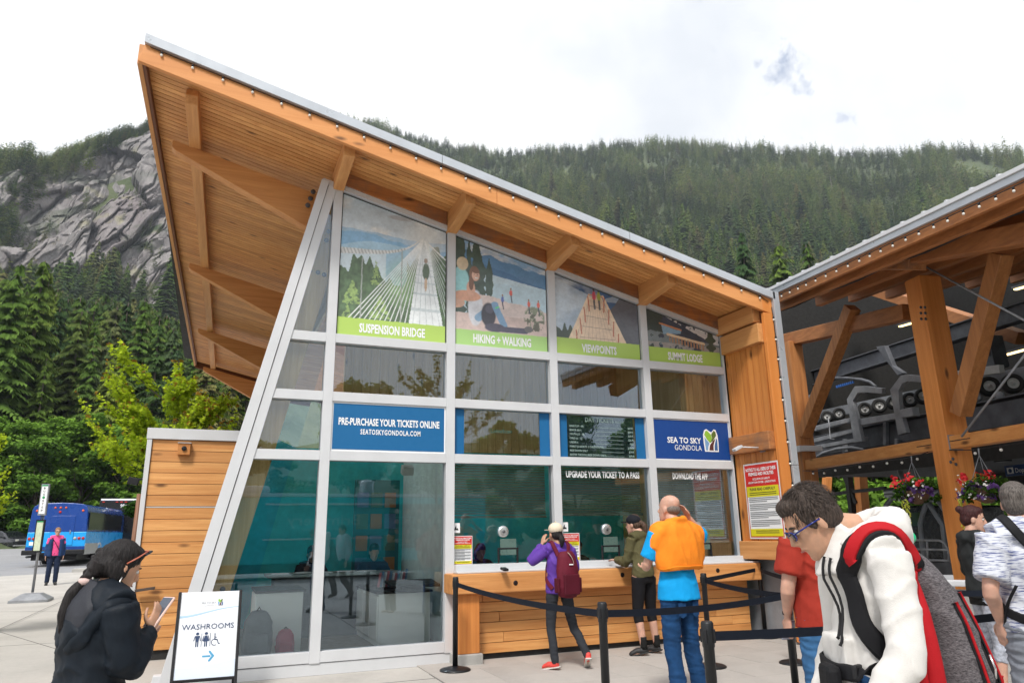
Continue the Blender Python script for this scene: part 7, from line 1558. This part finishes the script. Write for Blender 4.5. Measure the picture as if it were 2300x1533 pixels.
def braid(mb, T):
    pts = [T(-.05, -.005, .115), T(-.055, -.06, .095), T(-.045, -.10, .05), T(-.03, -.115, .0), T(-.015, -.12, -.055), T(-.01, -.115, -.10)]
    for k in range(15):
        f = k/14*5; i = min(4, int(f)); p = pts[i].lerp(pts[i+1], f-i); sx_ = 1 if k % 2 else -1
        mb.ball(p+hm @ V(sx_*.016, -.004, 0), (.024*s, .022*s, .016*s), 10, 7, Matrix.Rotation(sx_*.7, 3, 'Y'))
    sm_chain(mb, [T(0, -.09, -.02), T(-.005, -.105, -.08)], [.06*s, .03*s])
    for sx_ in (-1, 1): mb.ball(T(sx_*.064, -.02, -.02), (.022*s, .05*s, .065*s), rot=hm)
hairshell(t, J['head'], hm, s*1.03, BLKH, 'long', 8, .005, braid)
T_ = lambda x, y, z: J['head']+hm @ (V(x, y, z)*s)
tail = MB(); e0 = T_(-.01, -.118, -.115); sm_chain(tail, [e0, e0+V(-.02, -.035, -.05), e0+V(-.035, -.05, -.14), e0+V(-.03, -.055, -.22)], [.017, .030, .032, .010]); fused(tail, 'ponytail', BLKH, t, .005, 2, lambda co: .006*(vn(np.arctan2(co[:, 0], co[:, 1])*30, co[:, 2]*12)-.5))
MB().lathe(e0+V(0, 0, -.002), [(.024, -.014), (.030, 0), (.024, .014)], 14).build('hair_tie', plain('tie_pink', (.62, .45, .42), .8), t, local=True)
gl = MB()
for sx_ in (-1, 1): gl.tube([T_(sx_*.075, .065, .118), T_(sx_*.088, .03, .07), T_(sx_*.090, -.01, .02)], .0035, 6)
gl.tube([T_(-.075, .066, .118), T_(0, .085, .128), T_(.075, .066, .118)], .004, 6); gl.build('sunglasses_frame', plain('frame_coral', (.45, .12, .07), .3), t, local=True)
for sx_ in (-1, 1): MB().box(T_(sx_*.038, .078, .112), (.055, .01, .04), hm @ rotx(-.6)).build('sunglasses_lens', plain('lens_dark', (.01, .01, .012), .08), t, .01, local=True)
MB().tube([T_(.080, .004, -.045), T_(.083, .006, -.075), T_(.081, .004, -.10)], .004, 6).build('earring', CHROME, t, local=True)
eyes(t, J['head'], hm, s)
ph_ = thing('mobile_phone', 'phone with a pale pink case held up by the woman in the dark jacket', 'phone', (0, 0, 0)); m_ = wm(t)
pc_ = m_ @ V(.095, .21, 1.175); nrm = (CAMP-pc_).normalized(); 
fx = (m_.to_3x3() @ V(.95, .15, .0)).normalized(); fy = (m_.to_3x3() @ V(-.05, .62, .78)).normalized(); fz_ = fx.cross(fy).normalized(); fy = fz_.cross(fx); Mp = Matrix((fx, fy, fz_)).transposed()
ph_.location = pc_; MB().box((0, 0, 0), (.078, .155, .011), Mp).build('case', plain('case_pink', (.70, .50, .44), .5), ph_, .005, local=True)
for sg_ in (1,): MB().box(Mp @ V(0, 0, .0062*sg_), (.068, .142, .001), Mp).build('screen', plain('screen_grey', (.07, .085, .12), .08), ph_, .002, local=True)

# ---- 5 man in white hoodie with big grey and red backpack
pn_ = PF(1915, 1196, 2.62); rz = rz_of(Vector((-.90, .44, 0))); loc = (pn_.x, pn_.y, 0); zn = pn_.z
pose = dict(pelvis=(0, -.01, .95), waist=(0, .01, 1.10), chest=(0, -.01, 1.28), neck=(0, .0, zn-.01), head=(0, .135, zn+.045), hl=(-.10, 0, .92), hr=(.10, 0, .92), kl=(-.11, .03, .5), kr=(.11, .03, .5), al=(-.11, 0, .09), ar=(.11, -.03, .09), tl=(-.12, .15, .03), tr=(.12, .13, .03),
            sl=(-.195, -.03, 1.415), sr=(.195, .01, 1.415), el=(-.255, -.02, 1.12), wl=(-.235, .12, .89), er=(.25, .0, 1.13), wr=(.23, .10, .89))
t, J, hm, s = person('man in white hoodie with blue glasses and a large grey and red backpack, head bowed', loc, rz, 1.72, False, pose, .84, SKA, .006, (-.62, 0, -.06), (('l', (.1, .5, -1), (1, .2, 0)), ('r', (0, .3, -1), (-1, 0, 0))))
WHD = fabric('hoodie_white', (.66, .64, .615), .9, .05, 9, 320, .35)
def hd5(mb):
    n = J['neck']; sm_chain(mb, [n+V(-.115, .07, -.06), n+V(-.125, -.01, -.012), n+V(-.085, -.105, .015), n+V(0, -.135, .02), n+V(.085, -.105, .015), n+V(.125, -.01, -.012), n+V(.115, .07, -.06)], [.040, .052, .062, .066, .062, .052, .040], [.045, .062, .080, .085, .080, .062, .045])
    sm_chain(mb, [n+V(0, -.13, -.10), n+V(0, -.12, -.01)], [.14, .11], [.06, .06]); sm_chain(mb, [n+V(0, .02, -.12), n+V(0, .03, -.02), n+V(0, .02, .0)], [.13, .085, .08])
    mb.box(V(0, .105, 1.05), (.20, .035, .17))
hd_ = top(t, J, s, WHD, 'hoodie', .88, -.10, 1, .022, seed=33, fold=.0052, voxel=.009, flare=1.02, collar=False, extra=hd5, dy=.84)
trousers(t, J, s, MATS['jeans_blue'], loose=.014, fold=.008); shoes(t, J, s, SOLEB, SOLEB)
H5 = hairmat('hair_dark_brown', (.016, .011, .009), (.06, .044, .036))
def h5(mb, T):
    for sx_ in (-1, 1): mb.ball(T(sx_*.070, -.03, .01), tuple(q*s for q in (.016, .045, .055)), rot=hm); mb.ball(T(sx_*.073, .026, .012), tuple(q*s for q in (.008, .012, .035)), rot=hm)
    mb.ball(T(0, .052, .100), tuple(q*s for q in (.058, .034, .028)), rot=hm)
hs = hairshell(t, J['head'], hm, s*.985, H5, 'short', 14, .005, h5)
# loose strands over the shell
mb = MB(); q = random.Random(6)
for k in range(1500):
    a, b_ = q.uniform(0, 6.283), q.uniform(-.25, 1.35); dvec = V(math.cos(a)*math.cos(b_), math.sin(a)*math.cos(b_), math.sin(b_)); c0 = V(0, -.018, .045)
    pt = c0+V(dvec.x*.087, dvec.y*.104, dvec.z*.098)
    if pt.y > .072 and pt.z < .08: continue
    if abs(pt.x) > .06 and pt.y > .035 and pt.z < .035: continue
    tang = (V(0, .5, -1)-dvec*V(0, .5, -1).dot(dvec)).normalized() if pt.y > -.02 else (V(0, -.2, -1)-dvec*V(0, -.2, -1).dot(dvec)).normalized()
    tang = (tang+V(q.uniform(-.3, .3), q.uniform(-.3, .3), 0)).normalized(); L_ = q.uniform(.018, .04); w_ = .0011; sd_ = dvec.cross(tang)*w_
    P_ = [pt-dvec*.002, pt+tang*L_*.5+dvec*.004, pt+tang*L_+dvec*q.uniform(.001, .006)]; P_ = [J['head']+hm @ (x*s*.985) for x in P_]; S_ = hm @ sd_
    mb.add([P_[0]-S_, P_[0]+S_, P_[1]+S_, P_[1]-S_, P_[2]], [(0, 1, 2, 3), (3, 2, 4)])
mb.build('hair_strands', H5, t, local=True)
eyes(t, J['head'], hm, s, True, plain('glasses_blue', rgb(20, 40, 120), .25))
for sx_ in (-1, 1): MB().ball(J['head']+hm @ (V(sx_*.033, .105, .006)*s), (.022, .004, .016), 10, 6, hm).build('dark_lens', plain('lens_smoke', (.02, .022, .03), .05), t, local=True)
n = J['neck']; CORD = fabric('cord_dark', (.02, .02, .022))
for k, dx in enumerate((-.075, -.045)): gstrap(t, [hd_], [n+V(dx, .115, -.075), n+V(dx-.02, .165, -.16), n+V(dx-.035, .175, -.27), n+V(dx-.05, .17, -.36+.04*k)], .010, .009, CORD, 'drawstring')
# pack
PG = g = None
if 'pack_heather' not in MATS:
    g = G(newmat('pack_heather')); tc = g.n('ShaderNodeTexCoord').outputs['Object']; a_n = g.noise(g.map(tc, (90, 90, 320)), 1, 4, .7); c = g.mix(g.rng(a_n, .38, .62), (.035, .03, .034), (.16, .145, .155)); MATS['pack_heather'] = g.out(g.bsdf(c, .85, 0, g.bump(a_n, .3, .004)))
PGH = MATS['pack_heather']; PRD = fabric('pack_red', rgb(166, 22, 30), .75, .08); PBK = fabric('pack_black', (.009, .009, .011), .7)
mb = MB(); sm_chain(mb, [V(.0, -.29, .76), V(0, -.315, .84), V(0, -.315, 1.00), V(0, -.285, 1.18), V(0, -.245, 1.32), V(0, -.20, 1.41)], [.14, .165, .170, .160, .135, .085], [.08, .105, .115, .100, .078, .045], 22)
pk = fused(mb, 'backpack', PGH, t, .009, 3, folds(.007, 7, 17)); PKS = [pk]
mb = MB(); sm_chain(mb, [V(-.01, -.30, .755), V(-.01, -.325, .82), V(-.01, -.325, .93), V(-.01, -.31, .985)], [.145, .175, .179, .168], [.086, .115, .120, .106], 22); PKS.append(fused(mb, 'lower_pocket', PBK, pk, .009, 3, folds(.006, 7, 2)))
mb = MB(); sm_chain(mb, [V(0, -.345, .80), V(0, -.375, .95), V(0, -.345, 1.12), V(0, -.295, 1.26)], [.12, .145, .135, .10], [.05, .07, .065, .04], 18); PKS.append(fused(mb, 'front_pocket', PBK, pk, .009, 3, folds(.005, 7, 4)))
mb = MB(); sm_chain(mb, [V(-.075, -.165, 1.40), V(-.165, -.165, 1.22), V(-.180, -.175, 1.0), V(-.165, -.175, .82)], [.030, .034, .034, .03], [.028, .034, .034, .03], 10); mb2 = fused(mb, 'back_padding', PRD, pk, .008, 3)
sp_pts = [n+V(-.12, -.16, -.16), n+V(-.145, -.13, -.05), n+V(-.165, -.05, .0), n+V(-.17, .04, -.01), n+V(-.165, .10, -.09), n+V(-.155, .12, -.18), n+V(-.16, .08, -.30), n+V(-.16, -.06, -.42)]
gstrap(t, [hd_], sp_pts, .070, .016, PBK, 'shoulder_strap', pk, .003); gstrap(t, [hd_], [p_+V(.012, 0, 0) for p_ in sp_pts[:5]], .045, .014, PRD, 'strap_lining', pk, .016)
strap(t, [V(-.17, -.15, 1.36), V(-.205, -.12, 1.20), V(-.20, -.12, 1.0), V(-.19, -.13, .82), V(-.185, -.12, .70)], .055, .020, PRD, 'red_side_panel', (1, 0, 0), pk, 6)
gstrap(t, [hd_], [V(.20, .0, 1.045), V(.12, .17, 1.035), V(0, .215, 1.03), V(-.12, .185, 1.035), V(-.20, .05, 1.05), V(-.20, -.06, 1.06), V(-.16, -.12, 1.07)], .055, .012, PBK, 'hip_belt')
MB().box(V(-.07, .165, 1.0), (.11, .05, .11)).build('waist_pouch', PBK, t, .02, local=True); MB().box(V(-.145, .10, 1.04), (.02, .05, .045), Matrix.Rotation(.8, 3, 'Z')).build('buckle', BLACK, t, .006, local=True)
for k, (x, pts) in enumerate(((0, [(-.165, -.30, 1.26), (-.188, -.33, 1.14), (-.195, -.35, 1.00)]), (1, [(-.13, -.375, 1.30), (-.152, -.43, 1.14), (-.160, -.47, .98), (-.15, -.46, .84)]), (2, [(-.10, -.42, 1.20), (-.125, -.475, 1.08)]), (3, [(-.11, -.48, 1.02), (-.12, -.50, .93)]))):
    gstrap(t, PKS, pts, .026, .005, PBK, 'zip_tape', pk, .0); gstrap(t, PKS, pts, .010, .008, PRD, 'zip', pk, .003)
MB().tube([V(-.205, -.345, 1.10), V(-.212, -.352, 1.06), V(-.208, -.35, 1.03)], .004, 6).build('zip_pull', CHROME, pk, local=True)
strap(t, [V(0, -.17, 1.40), V(0, -.20, 1.47), V(0, -.24, 1.40)], .025, .008, PBK, 'grab_handle', (1, 0, 0), pk)
for o_ in [pk]+list(pk.children):
    if 'shoulder' not in o_.name and 'lining' not in o_.name: o_.data.transform(Matrix.Translation((0, .045, 0)))

# ---- 6 man in red T-shirt, mostly hidden
p = PF(1848, 1300, 5.0); rz = rz_of(Vector((.30, .95, 0))); loc = (p.x, p.y, 0)
t, J, hm, s = person('man in rust red T-shirt and jeans half hidden behind the white hoodie', loc, rz, 1.74, False, dict(el=(-.27, -.03, 1.12), wl=(-.24, .10, .90)), 1.25, SKL, .009, (-.1, 0, 0))
top(t, J, s, fabric('tshirt_rust', rgb(150, 48, 36), .85, .1), 'tshirt', 1.22, -.10, .38, .03, seed=41, fold=.008); trousers(t, J, s, fabric('jeans_mid', rgb(56, 98, 140), .85, .2, 9), b=1.1, loose=.016, fold=.008); shoes(t, J, s, SOLEB, SOLEB); hairshell(t, J['head'], hm, s, GRYH, 'short', 4)
MB().lathe(J['wl']+V(0, -.01, .03), [(.034, -.012), (.036, 0), (.034, .012)], 14).build('watch', BLACK, t, local=True)
hp_ = wm(t) @ (J['wl']+V(.02, .05, -.09)); m2 = MB().box(hp_, (.075, .012, .15), Matrix.Rotation(.5, 3, 'X')).build('mobile_phone', plain('phone_pale', (.35, .36, .45), .2), None, .006); tag(m2, 'dark phone in the lowered hand of the man in the rust red T-shirt', 'phone')
# child or small person with dark hair and a green clip just behind the hoodie
p = PF(2003, 1235, 3.9); 
t, J, hm, s = person('person with tufted black hair and a green hair clip, almost hidden behind the backpack', (p.x, p.y, 0), rz_of(Vector((-.9, .3, 0))), 1.56, True, None, .9, SKA, .011)
top(t, J, s, fabric('top_black', (.014, .014, .016)), seed=5); trousers(t, J, s, MATS['trousers_black']); hairshell(t, J['head'], hm, s, BLKH, 'long', 9, extra=lambda mb, T: [sm_chain(mb, [T(0, 0, .12), T(.02*math.cos(k), -.03, .16), T(.05*math.cos(k*1.3), -.05+.03*math.sin(k), .19)], [.018, .010, .003]) for k in range(6)])
MB().ball(J['head']+V(-.04, -.095, .0), (.03, .04, .035), 10, 7).build('hair_clip', plain('clip_green', rgb(30, 190, 130), .3), t, local=True)

# ---- 7 woman with bun
p = PD(2196, 1250, 8.3); rz = rz_of(Vector((.80, .0, 0))+Vector((0, -.45, 0))); loc = (p.x, p.y, 0)
t, J, hm, s = person('woman with dark red hair bun in charcoal jacket and patterned leggings', loc, rz, 1.68, True, dict(el=(-.22, .0, 1.08), wl=(-.12, .18, .98), er=(.22, .0, 1.08), wr=(.14, .2, .98)), .95, SKL, .008, (-.15, 0, -.35))
top(t, J, s, fabric('jacket_charcoal', (.022, .024, .025), .9, .2), 'jacket', 1.0, -.06, 1, .020, seed=51, fold=.007, extra=lambda mb: mb.ball(J['neck']+V(0, -.07, -.02), (.10, .06, .06)))
trousers(t, J, s, fabric('leggings_pattern', (.36, .38, .44), .85, .45, 34), 'leggings', .92, .72, .004); shoes(t, J, s, SOLEB, SOLEW)
mb = MB(); sm_chain(mb, [J['pelvis']-V(0, 0, .12), J['pelvis']-V(0, 0, .02)], [.165, .16], [.12, .12]); mb.build('shirt_tail', fabric('tail_black', (.008, .008, .008)), t, local=True)
AUB = hairmat('hair_auburn', (.020, .008, .009), (.05, .015, .015)); hairshell(t, J['head'], hm, s, AUB, 'long', 19, extra=lambda mb, T: mb.ball(T(0, -.115, .085), (.040*s, .036*s, .036*s))); eyes(t, J['head'], hm, s)
# ---- 8 man in patterned shirt, beige backpack
p = PF(2318, 1300, 4.4); rz = rz_of(Vector((.45, .88, 0))); loc = (p.x, p.y, 0)
g = G(newmat('shirt_dashes')); tc = g.n('ShaderNodeTexCoord').outputs['Object']; a_n = g.noise(g.map(tc, (9, 9, 110)), 1.6, 3, .6); SHD = g.out(g.bsdf(g.mix(g.rng(a_n, .50, .60), (.58, .60, .66), (.10, .12, .26)), .8, 0, g.bump(g.noise(tc, 20, 4), .2, .01)))
t, J, hm, s = person('man in white and blue streaked shirt with a beige backpack and grey trousers', loc, rz, 1.76, False, dict(el=(-.29, -.07, 1.13), wl=(-.215, .03, .93), al=(-.12, -.1, .09)), 1.15, SKL, .008, (0, 0, -.5))
sh8 = top(t, J, s, SHD, 'shirt', 1.15, -.08, .42, .028, seed=61, fold=.008); trousers(t, J, s, fabric('trousers_grey', (.20, .215, .25), .85), b=1.05, loose=.02, fold=.011, ankle=.075); shoes(t, J, s, SOLEB, SOLEB); hairshell(t, J['head'], hm, s, GRYH, 'short', 23)
BGE = fabric('pack_beige', (.42, .37, .28), .8); mb = MB(); sm_chain(mb, [V(.05, -.22, .92), V(.05, -.25, 1.05), V(.05, -.235, 1.25), V(.05, -.19, 1.38)], [.11, .14, .13, .08], [.06, .09, .085, .05], 16); pk = fused(mb, 'backpack', BGE, t, .009, 3)
for sx_ in (-1, 1): gstrap(t, [sh8], [V(.05+sx_*.08, -.15, 1.34), V(sx_*.115, -.10, 1.47), V(sx_*.12, .0, 1.52), V(sx_*.12, .10, 1.43), V(sx_*.13, .14, 1.22), V(sx_*.20, .02, 1.02), V(.05+sx_*.13, -.16, .94)], .06, .012, PBK, 'shoulder_strap', pk)
strap(t, [V(-.17, -.13, 1.15), V(-.21, -.06, 1.02), V(-.20, .02, .86)], .02, .006, PBK, 'strap_end', (0, 1, 0), pk)
# ---- 9 woman in pink top beyond the bus stop
p = groundhit(113, 1313); loc = tuple(p)
k9 = 125/CF*(p-CAMP).dot(CFW)/1.62
t, J, hm, s = person('elderly woman in pink top, open denim jacket and dark jeans standing at the kerb', loc, rz_of(Vector((.2, -.95, 0))), 1.62*k9, True, None, 1.1, SKL, .011)
top(t, J, s, fabric('top_pink', rgb(228, 84, 140), .8), 'pink_top', 1.0, -.06, .3, .012, seed=2)
DEN = fabric('denim_jacket', rgb(34, 58, 98), .85, .2); mb = MB(); Jz = J
for sx_, q in ((-1, 'l'), (1, 'r')):
    sm_chain(mb, [V(sx_*.13, .03, .80)*k9, V(sx_*.135, .03, 1.1)*k9, V(sx_*.12, .02, 1.28)*k9], [.065*k9]*3, [.115*k9, .105*k9, .09*k9]); sm_chain(mb, [J['s'+q], J['e'+q], J['w'+q]], [.068*k9, .055*k9, .045*k9])
sm_chain(mb, [V(0, -.09, .80)*k9, V(0, -.09, 1.28)*k9], [.14*k9, .13*k9], [.05*k9, .05*k9]); fused(mb, 'denim_jacket', DEN, t, .014, 2, folds(.006, 7, 3))
trousers(t, J, s, fabric('jeans_dark', (.014, .024, .055)), b=1.0, loose=.01); shoes(t, J, s, SOLEB, SOLEB); hairshell(t, J['head'], hm, s, hairmat('hair_ginger', (.16, .085, .045), (.3, .17, .09)), 'short', 3); eyes(t, J['head'], hm, s, True, BLACK)
strap(t, [V(-.14, .10, .88)*k9, V(0, .125, 1.14)*k9, V(.12, .06, 1.33)*k9], .02, .01, PBK, 'bag_strap', (0, 1, 0))
# ---- 10 man in grey hoodie who shows mirrored in the glass (he stands behind the photographer's left)
t, J, hm, s = person('man in grey hoodie and dark trousers walking across the plaza, mirrored in the left window', (2.58, -5.75+0, 0), rz_of(Vector((-.5, -.8, 0))), 1.74, False, dict(kl=(-.1, .18, .5), al=(-.1, .12, .1), tl=(-.1, .28, .06), ar=(.1, -.25, .12), tr=(.1, -.1, .03)), 1.0, SKL, .011, (-.3, 0, 0)) if False else (None,)*4
# ================================================================ things behind the glass, and what the glass mirrors
def inner(name, label, cat, p, group=None): return thing(name, label, cat, p, 0, group)
# display window floor items
def bag(name, label, p, w_, d_, h_, mat, seed):
    t = inner(name, label, 'backpack' if 'pack' in name else 'bag', p)
    mb = MB(); sm_chain(mb, [V(0, 0, .02), V(0, 0, h_*.3), V(0, 0, h_*.75), V(0, -.02, h_*.97)], [w_/2*.92, w_/2, w_/2*.9, w_/2*.45], [d_/2*.9, d_/2, d_/2*.85, d_/2*.4], 20); b_ = fused(mb, 'pack_body', mat, t, .009, 4, folds(.005, 8, seed)); MB().box(V(0, -d_/2-.01, h_*.32), (w_*.75, .05, h_*.42)).build('front_pocket', mat, t, .025, local=True)
    MB().tube([V(-.03, 0, h_*.95), V(0, -.01, h_*1.05), V(.03, 0, h_*.95)], .008, 6).build('handle', PBK, t, local=True); return t
p = PY(577, 1462, .32); bag('grey_backpack', 'grey backpack standing inside the window beside the washrooms sign', V(p.x, .42, .165), .34, .22, .52, fabric('bag_grey', (.16, .18, .19)), 3)
p = PY(640, 1460, .32); bag('red_bag', 'small raspberry red bag standing inside the window beside the grey backpack', V(p.x, .38, .165), .22, .16, .30, fabric('bag_red', rgb(170, 50, 76)), 5)
CAB = plain('cabinet_white', (.84, .88, .86), .4, 0, .02)
def cabinet(name, label, x0, x1, y0, y1, z1, doors, topm=BLACK):
    t = inner(name, label, 'cabinet', ((x0+x1)/2, y0, .16)); MB().bb((x0, y0, .16), (x1, y1, z1)).build('carcass', CAB, t, .004)
    for k in range(doors): a = y0+(y1-y0)*k/doors+.01; b_ = y0+(y1-y0)*(k+1)/doors-.01; MB().bb((x0-.018, a, .22), (x0-.001, b_, z1-.03)).build('door', CAB, t, .006)
    MB().bb((x0-.03, y0-.02, z1), (x1+.03, y1+.02, z1+.03)).build('worktop', topm, t, .004); return t
cabinet('display_cabinet', 'white cabinet with black top inside the second bay', 2.05, 2.72, .55, 1.9, .78, 3)
cabinet('desk_cabinet', 'pale green desk cabinet behind the grey backpack', .62, 1.15, .70, 1.6, .84, 2)
# counter top clutter: flyers, papers, printer
t = inner('leaflet_rack', 'rack of pink and blue leaflets on the display cabinet', 'rack', (2.2, .9, .82))
q = random.Random(3)
for k in range(11): MB().box((2.12+k*.035, .86, .93+q.uniform(-.02, .03)), (.008, .10, .20), Matrix.Rotation(.15, 3, 'Y')).build('leaflet', [plain('leaf_pink', (.55, .16, .2)), plain('leaf_blue', (.12, .3, .5)), WHITEP][k % 3], t)
MB().box((2.3, .86, .83), (.42, .14, .03)).build('tray', BLACK, t, .004)
t = inner('tilted_table', 'black tilted drafting table inside the second bay', 'table', (2.45, .5, .9)); MB().box((2.45, .45, .90), (.62, .40, .03), Matrix.Rotation(.12, 3, 'X')).build('table_top', BLACK, t, .004); MB().box((2.45, .5, .85), (.3, .3, .06)).build('stand', BLACK, t, .01)
t = inner('service_desk', 'dark service desk with papers behind the left bays', 'desk', (1.4, 2.0, .9)); MB().bb((.9, 1.9, .16), (2.6, 2.4, .95)).build('front', plain('desk_dark', (.10, .11, .12), .5), t); MB().bb((.8, 1.8, .951), (2.65, 2.45, .99)).build('desk_top', plain('desk_top_pale', (.25, .3, .3), .4), t, .004)
for k in range(5): tag(MB().box((.98+k*.3, 2.0, .998+.006*(k % 2)), (.22, .16, .012), Matrix.Rotation(k*.9, 3, 'Z')).build('paper_stack', WHITEP), '%s stack of white paper on the dark service desk' % ('leftmost', 'second', 'middle', 'fourth', 'rightmost')[k], 'paper', 'paper stacks on the service desk')
t = inner('teal_display', 'tall teal display board with pictures inside the second bay', 'display', (2.6, 2.4, 1.0)); MB().bb((2.1, 2.75, .3), (2.82, 2.80, 2.35)).build('board', plain('teal_board', rgb(20, 120, 128), .4), t)
for r_ in range(5):
    for c_ in range(3): MB().bb((2.14+c_*.22, 2.735, .6+r_*.33), (2.32+c_*.22, 2.749, .83+r_*.33)).build('picture', [plain('pic_green', (.08, .2, .14)), plain('pic_orange', (.4, .18, .06)), plain('pic_blue', (.1, .2, .35))][(r_*2+c_) % 3], t, .002)
# wall loudspeaker and pendant
t = inner('wall_speaker', 'small white box speaker high on the partition in the second bay', 'speaker', PY(915, 1055, .9)); pp = PY(915, 1055, .9); MB().box(pp, (.16, .12, .12), Matrix.Rotation(.4, 3, 'X')).build('speaker_box', WHITE, t, .01)
# staff
def staff(label, x, y, H, col, hair, rz=math.pi, sit=False):
    pose = dict(el=(-.22, .10, 1.10), wl=(-.12, .30, 1.02), er=(.22, .10, 1.10), wr=(.12, .30, 1.02))
    t, J, hm, s = person(label, (x, y, .16 if not sit else -.25), rz, H, True, pose, 1.0, SKA, .012, (-.4, 0, 0)); top(t, J, s, fabric('staff_'+col[0], col[1]), 'top', 1.0, -.05, 1, .016, voxel=.014); trousers(t, J, s, MATS['trousers_black'], voxel=.014); hairshell(t, J['head'], hm, s, hair, 'long', 5, .010, lambda mb, T: sm_chain(mb, [T(0, -.08, .02), T(0, -.10, -.1), T(0, -.08, -.2)], [.07, .065, .03])); return t
staff('clerk with long dark hair bent over the desk behind the left bay', 1.50, 2.85, 1.6, ('dark', (.03, .03, .04)), BLKH, sit=True)
staff('clerk in blue shirt sitting by the teal display in the second bay', 2.35, 2.35, 1.62, ('blue', (.03, .10, .17)), BLKH, sit=True)
staff('clerk in dark clothes behind the middle ticket window', 5.3, 1.4, 1.62, ('black', (.02, .02, .02)), BRNH, sit=True)
staff('clerk in dark clothes behind the first ticket window', 3.75, 1.5, 1.6, ('brown', (.06, .035, .03)), BRNH, sit=True)
# the walker mirrored in the second bay: he is really outside, behind the photographer
t, J, hm, s = person('man in grey hoodie crossing the plaza behind the camera, seen mirrored in the second bay', (3.15, -9.9, 0), rz_of(Vector((-.75, .3, 0))), 1.76, False, dict(kl=(-.1, .2, .52), al=(-.1, .1, .12), tl=(-.1, .26, .05), ar=(.1, -.25, .12), tr=(.1, -.1, .03)), 1.0, SKA, .011, (-.3, 0, 0))
top(t, J, s, fabric('hoodie_grey', (.42, .43, .46), .9), 'hoodie', 1.05, -.06, 1, .026, seed=71); trousers(t, J, s, MATS['trousers_black'], loose=.016); shoes(t, J, s, SOLEB, SOLEW); hairshell(t, J['head'], hm, s, BLKH, 'short', 5, .009)
# teal food trailer across the plaza, mirrored in the lower left panes
TEAL = plain('trailer_teal', rgb(14, 190, 198), .35, 0, .03, 1); tr = thing('food_trailer', 'teal ice cream trailer across the plaza, mirrored in the lower left window panes', 'trailer', (4.6, -19.3, 0))
x0, x1, yf = -.5, 10.2, -18.6
MB().bb((x0, yf-2.4, .55), (x1, yf, 2.85)).build('trailer_body', TEAL, tr, .04); MB().bb((x0-.03, yf-2.43, 2.86), (x1+.03, yf+.03, 2.98)).build('roof_edge', WHITE, tr, .02)
MB().bb((x0+.2, yf-2.2, .25), (x1-.2, yf-.1, .55)).build('chassis', BLACK, tr)
MB().bb((1.9, yf+.002, 1.5), (5.9, yf+.03, 2.55)).build('hatch_panel', plain('trailer_teal_light', rgb(60, 186, 192), .35, 0, .03, 1), tr, .01); MB().bb((1.8, yf+.0, 2.56), (6.1, yf+.30, 2.62)).build('awning_rail', WHITE, tr, .01); MB().bb((1.8, yf+.002, 1.36), (6.0, yf+.35, 1.42)).build('counter_shelf', WHITE, tr, .01)
TL = plain('trailer_letter', rgb(150, 214, 214), .5, 0, .02)
text('Brimmery', tr, TL, (3.9, yf+.035, 1.88), (-1, 0, 0), (0, 0, 1), .36, 2.6, .01); text('CHOCOLATE & COFFEE', tr, TL, (3.9, yf+.035, 1.68), (-1, 0, 0), (0, 0, 1), .09, 1.6)
MB().bb((6.3, yf+.002, 1.0), (8.6, yf+.04, 2.6)).build('menu_board', plain('menu_black', (.02, .022, .025), .4), tr, .01)
for r_ in range(4):
    for c_ in range(5): MB().lathe((6.6+c_*.42, yf+.045, 1.25+r_*.36), [(.09, 0), (.09, .004), (.001, .005)], 12, (0, 1, 0)).build('menu_picture', [plain('cone_cream', (.6, .5, .42)), plain('cone_tan', (.5, .3, .18)), plain('cone_pink', (.55, .3, .3))][(r_+c_) % 3], tr)
for k in range(7): MB().bb((6.45, yf+.041, 1.12+k*.2), (7.3, yf+.046, 1.135+k*.2)).build('menu_line', TL, tr)
MB().lathe((5.6, yf-1.0, 2.98), [(.28, 0), (.28, .45), (.34, .46), (.30, .52), (.05, .62)], 20).build('roof_vent', CHROME, tr); MB().bb((1.0, yf-1.6, 2.99), (2.0, yf-.8, 3.30)).build('air_unit', WHITE, tr, .12)
for x in (3.2, 6.2): vw = MB().lathe((x, yf-.3, .38), [(.2, 0), (.38, .02), (.38, .22), (.2, .24)], 20, (0, 1, 0)).build('wheel', RUBBER, tr)
# wooded rise far behind the photographer (closes the valley; it shows only in the glass)
na, nr2 = 60, 14; aa3 = np.linspace(math.pi*.55, math.pi*1.45, na); rr3 = np.linspace(120, 700, nr2); A3, R3 = np.meshgrid(aa3, rr3); Z3_ = np.clip((R3-120)/580, 0, 1)*(52+22*np.sin(A3*5)+30*fb(A3*6, R3*.004))
tag(link(gridmesh('far_hillside', np.stack([np.sin(A3)*R3, CAMP.y+np.cos(A3)*R3, Z3_-1], -1).reshape(-1, 3), na, nr2, FLOOR), 'far_hillside'), kind='structure')
# ---------------------------------------------------------------- thin mountain haze
g = G(newmat('haze_air')); go_ = g.n('ShaderNodeOutputMaterial'); pv_ = g.n('ShaderNodeVolumePrincipled', {'Color': (.80, .87, 1, 1), 'Density': .00020, 'Anisotropy': .3}); g.t.links.new(pv_.outputs[0], go_.inputs['Volume'])
hz_ = MB().bb((-1400, -1300, -2.2), (1700, 1400, 560)).build('haze', g.m); tag(hz_, 'thin pale mountain haze', 'haze', kind='stuff')
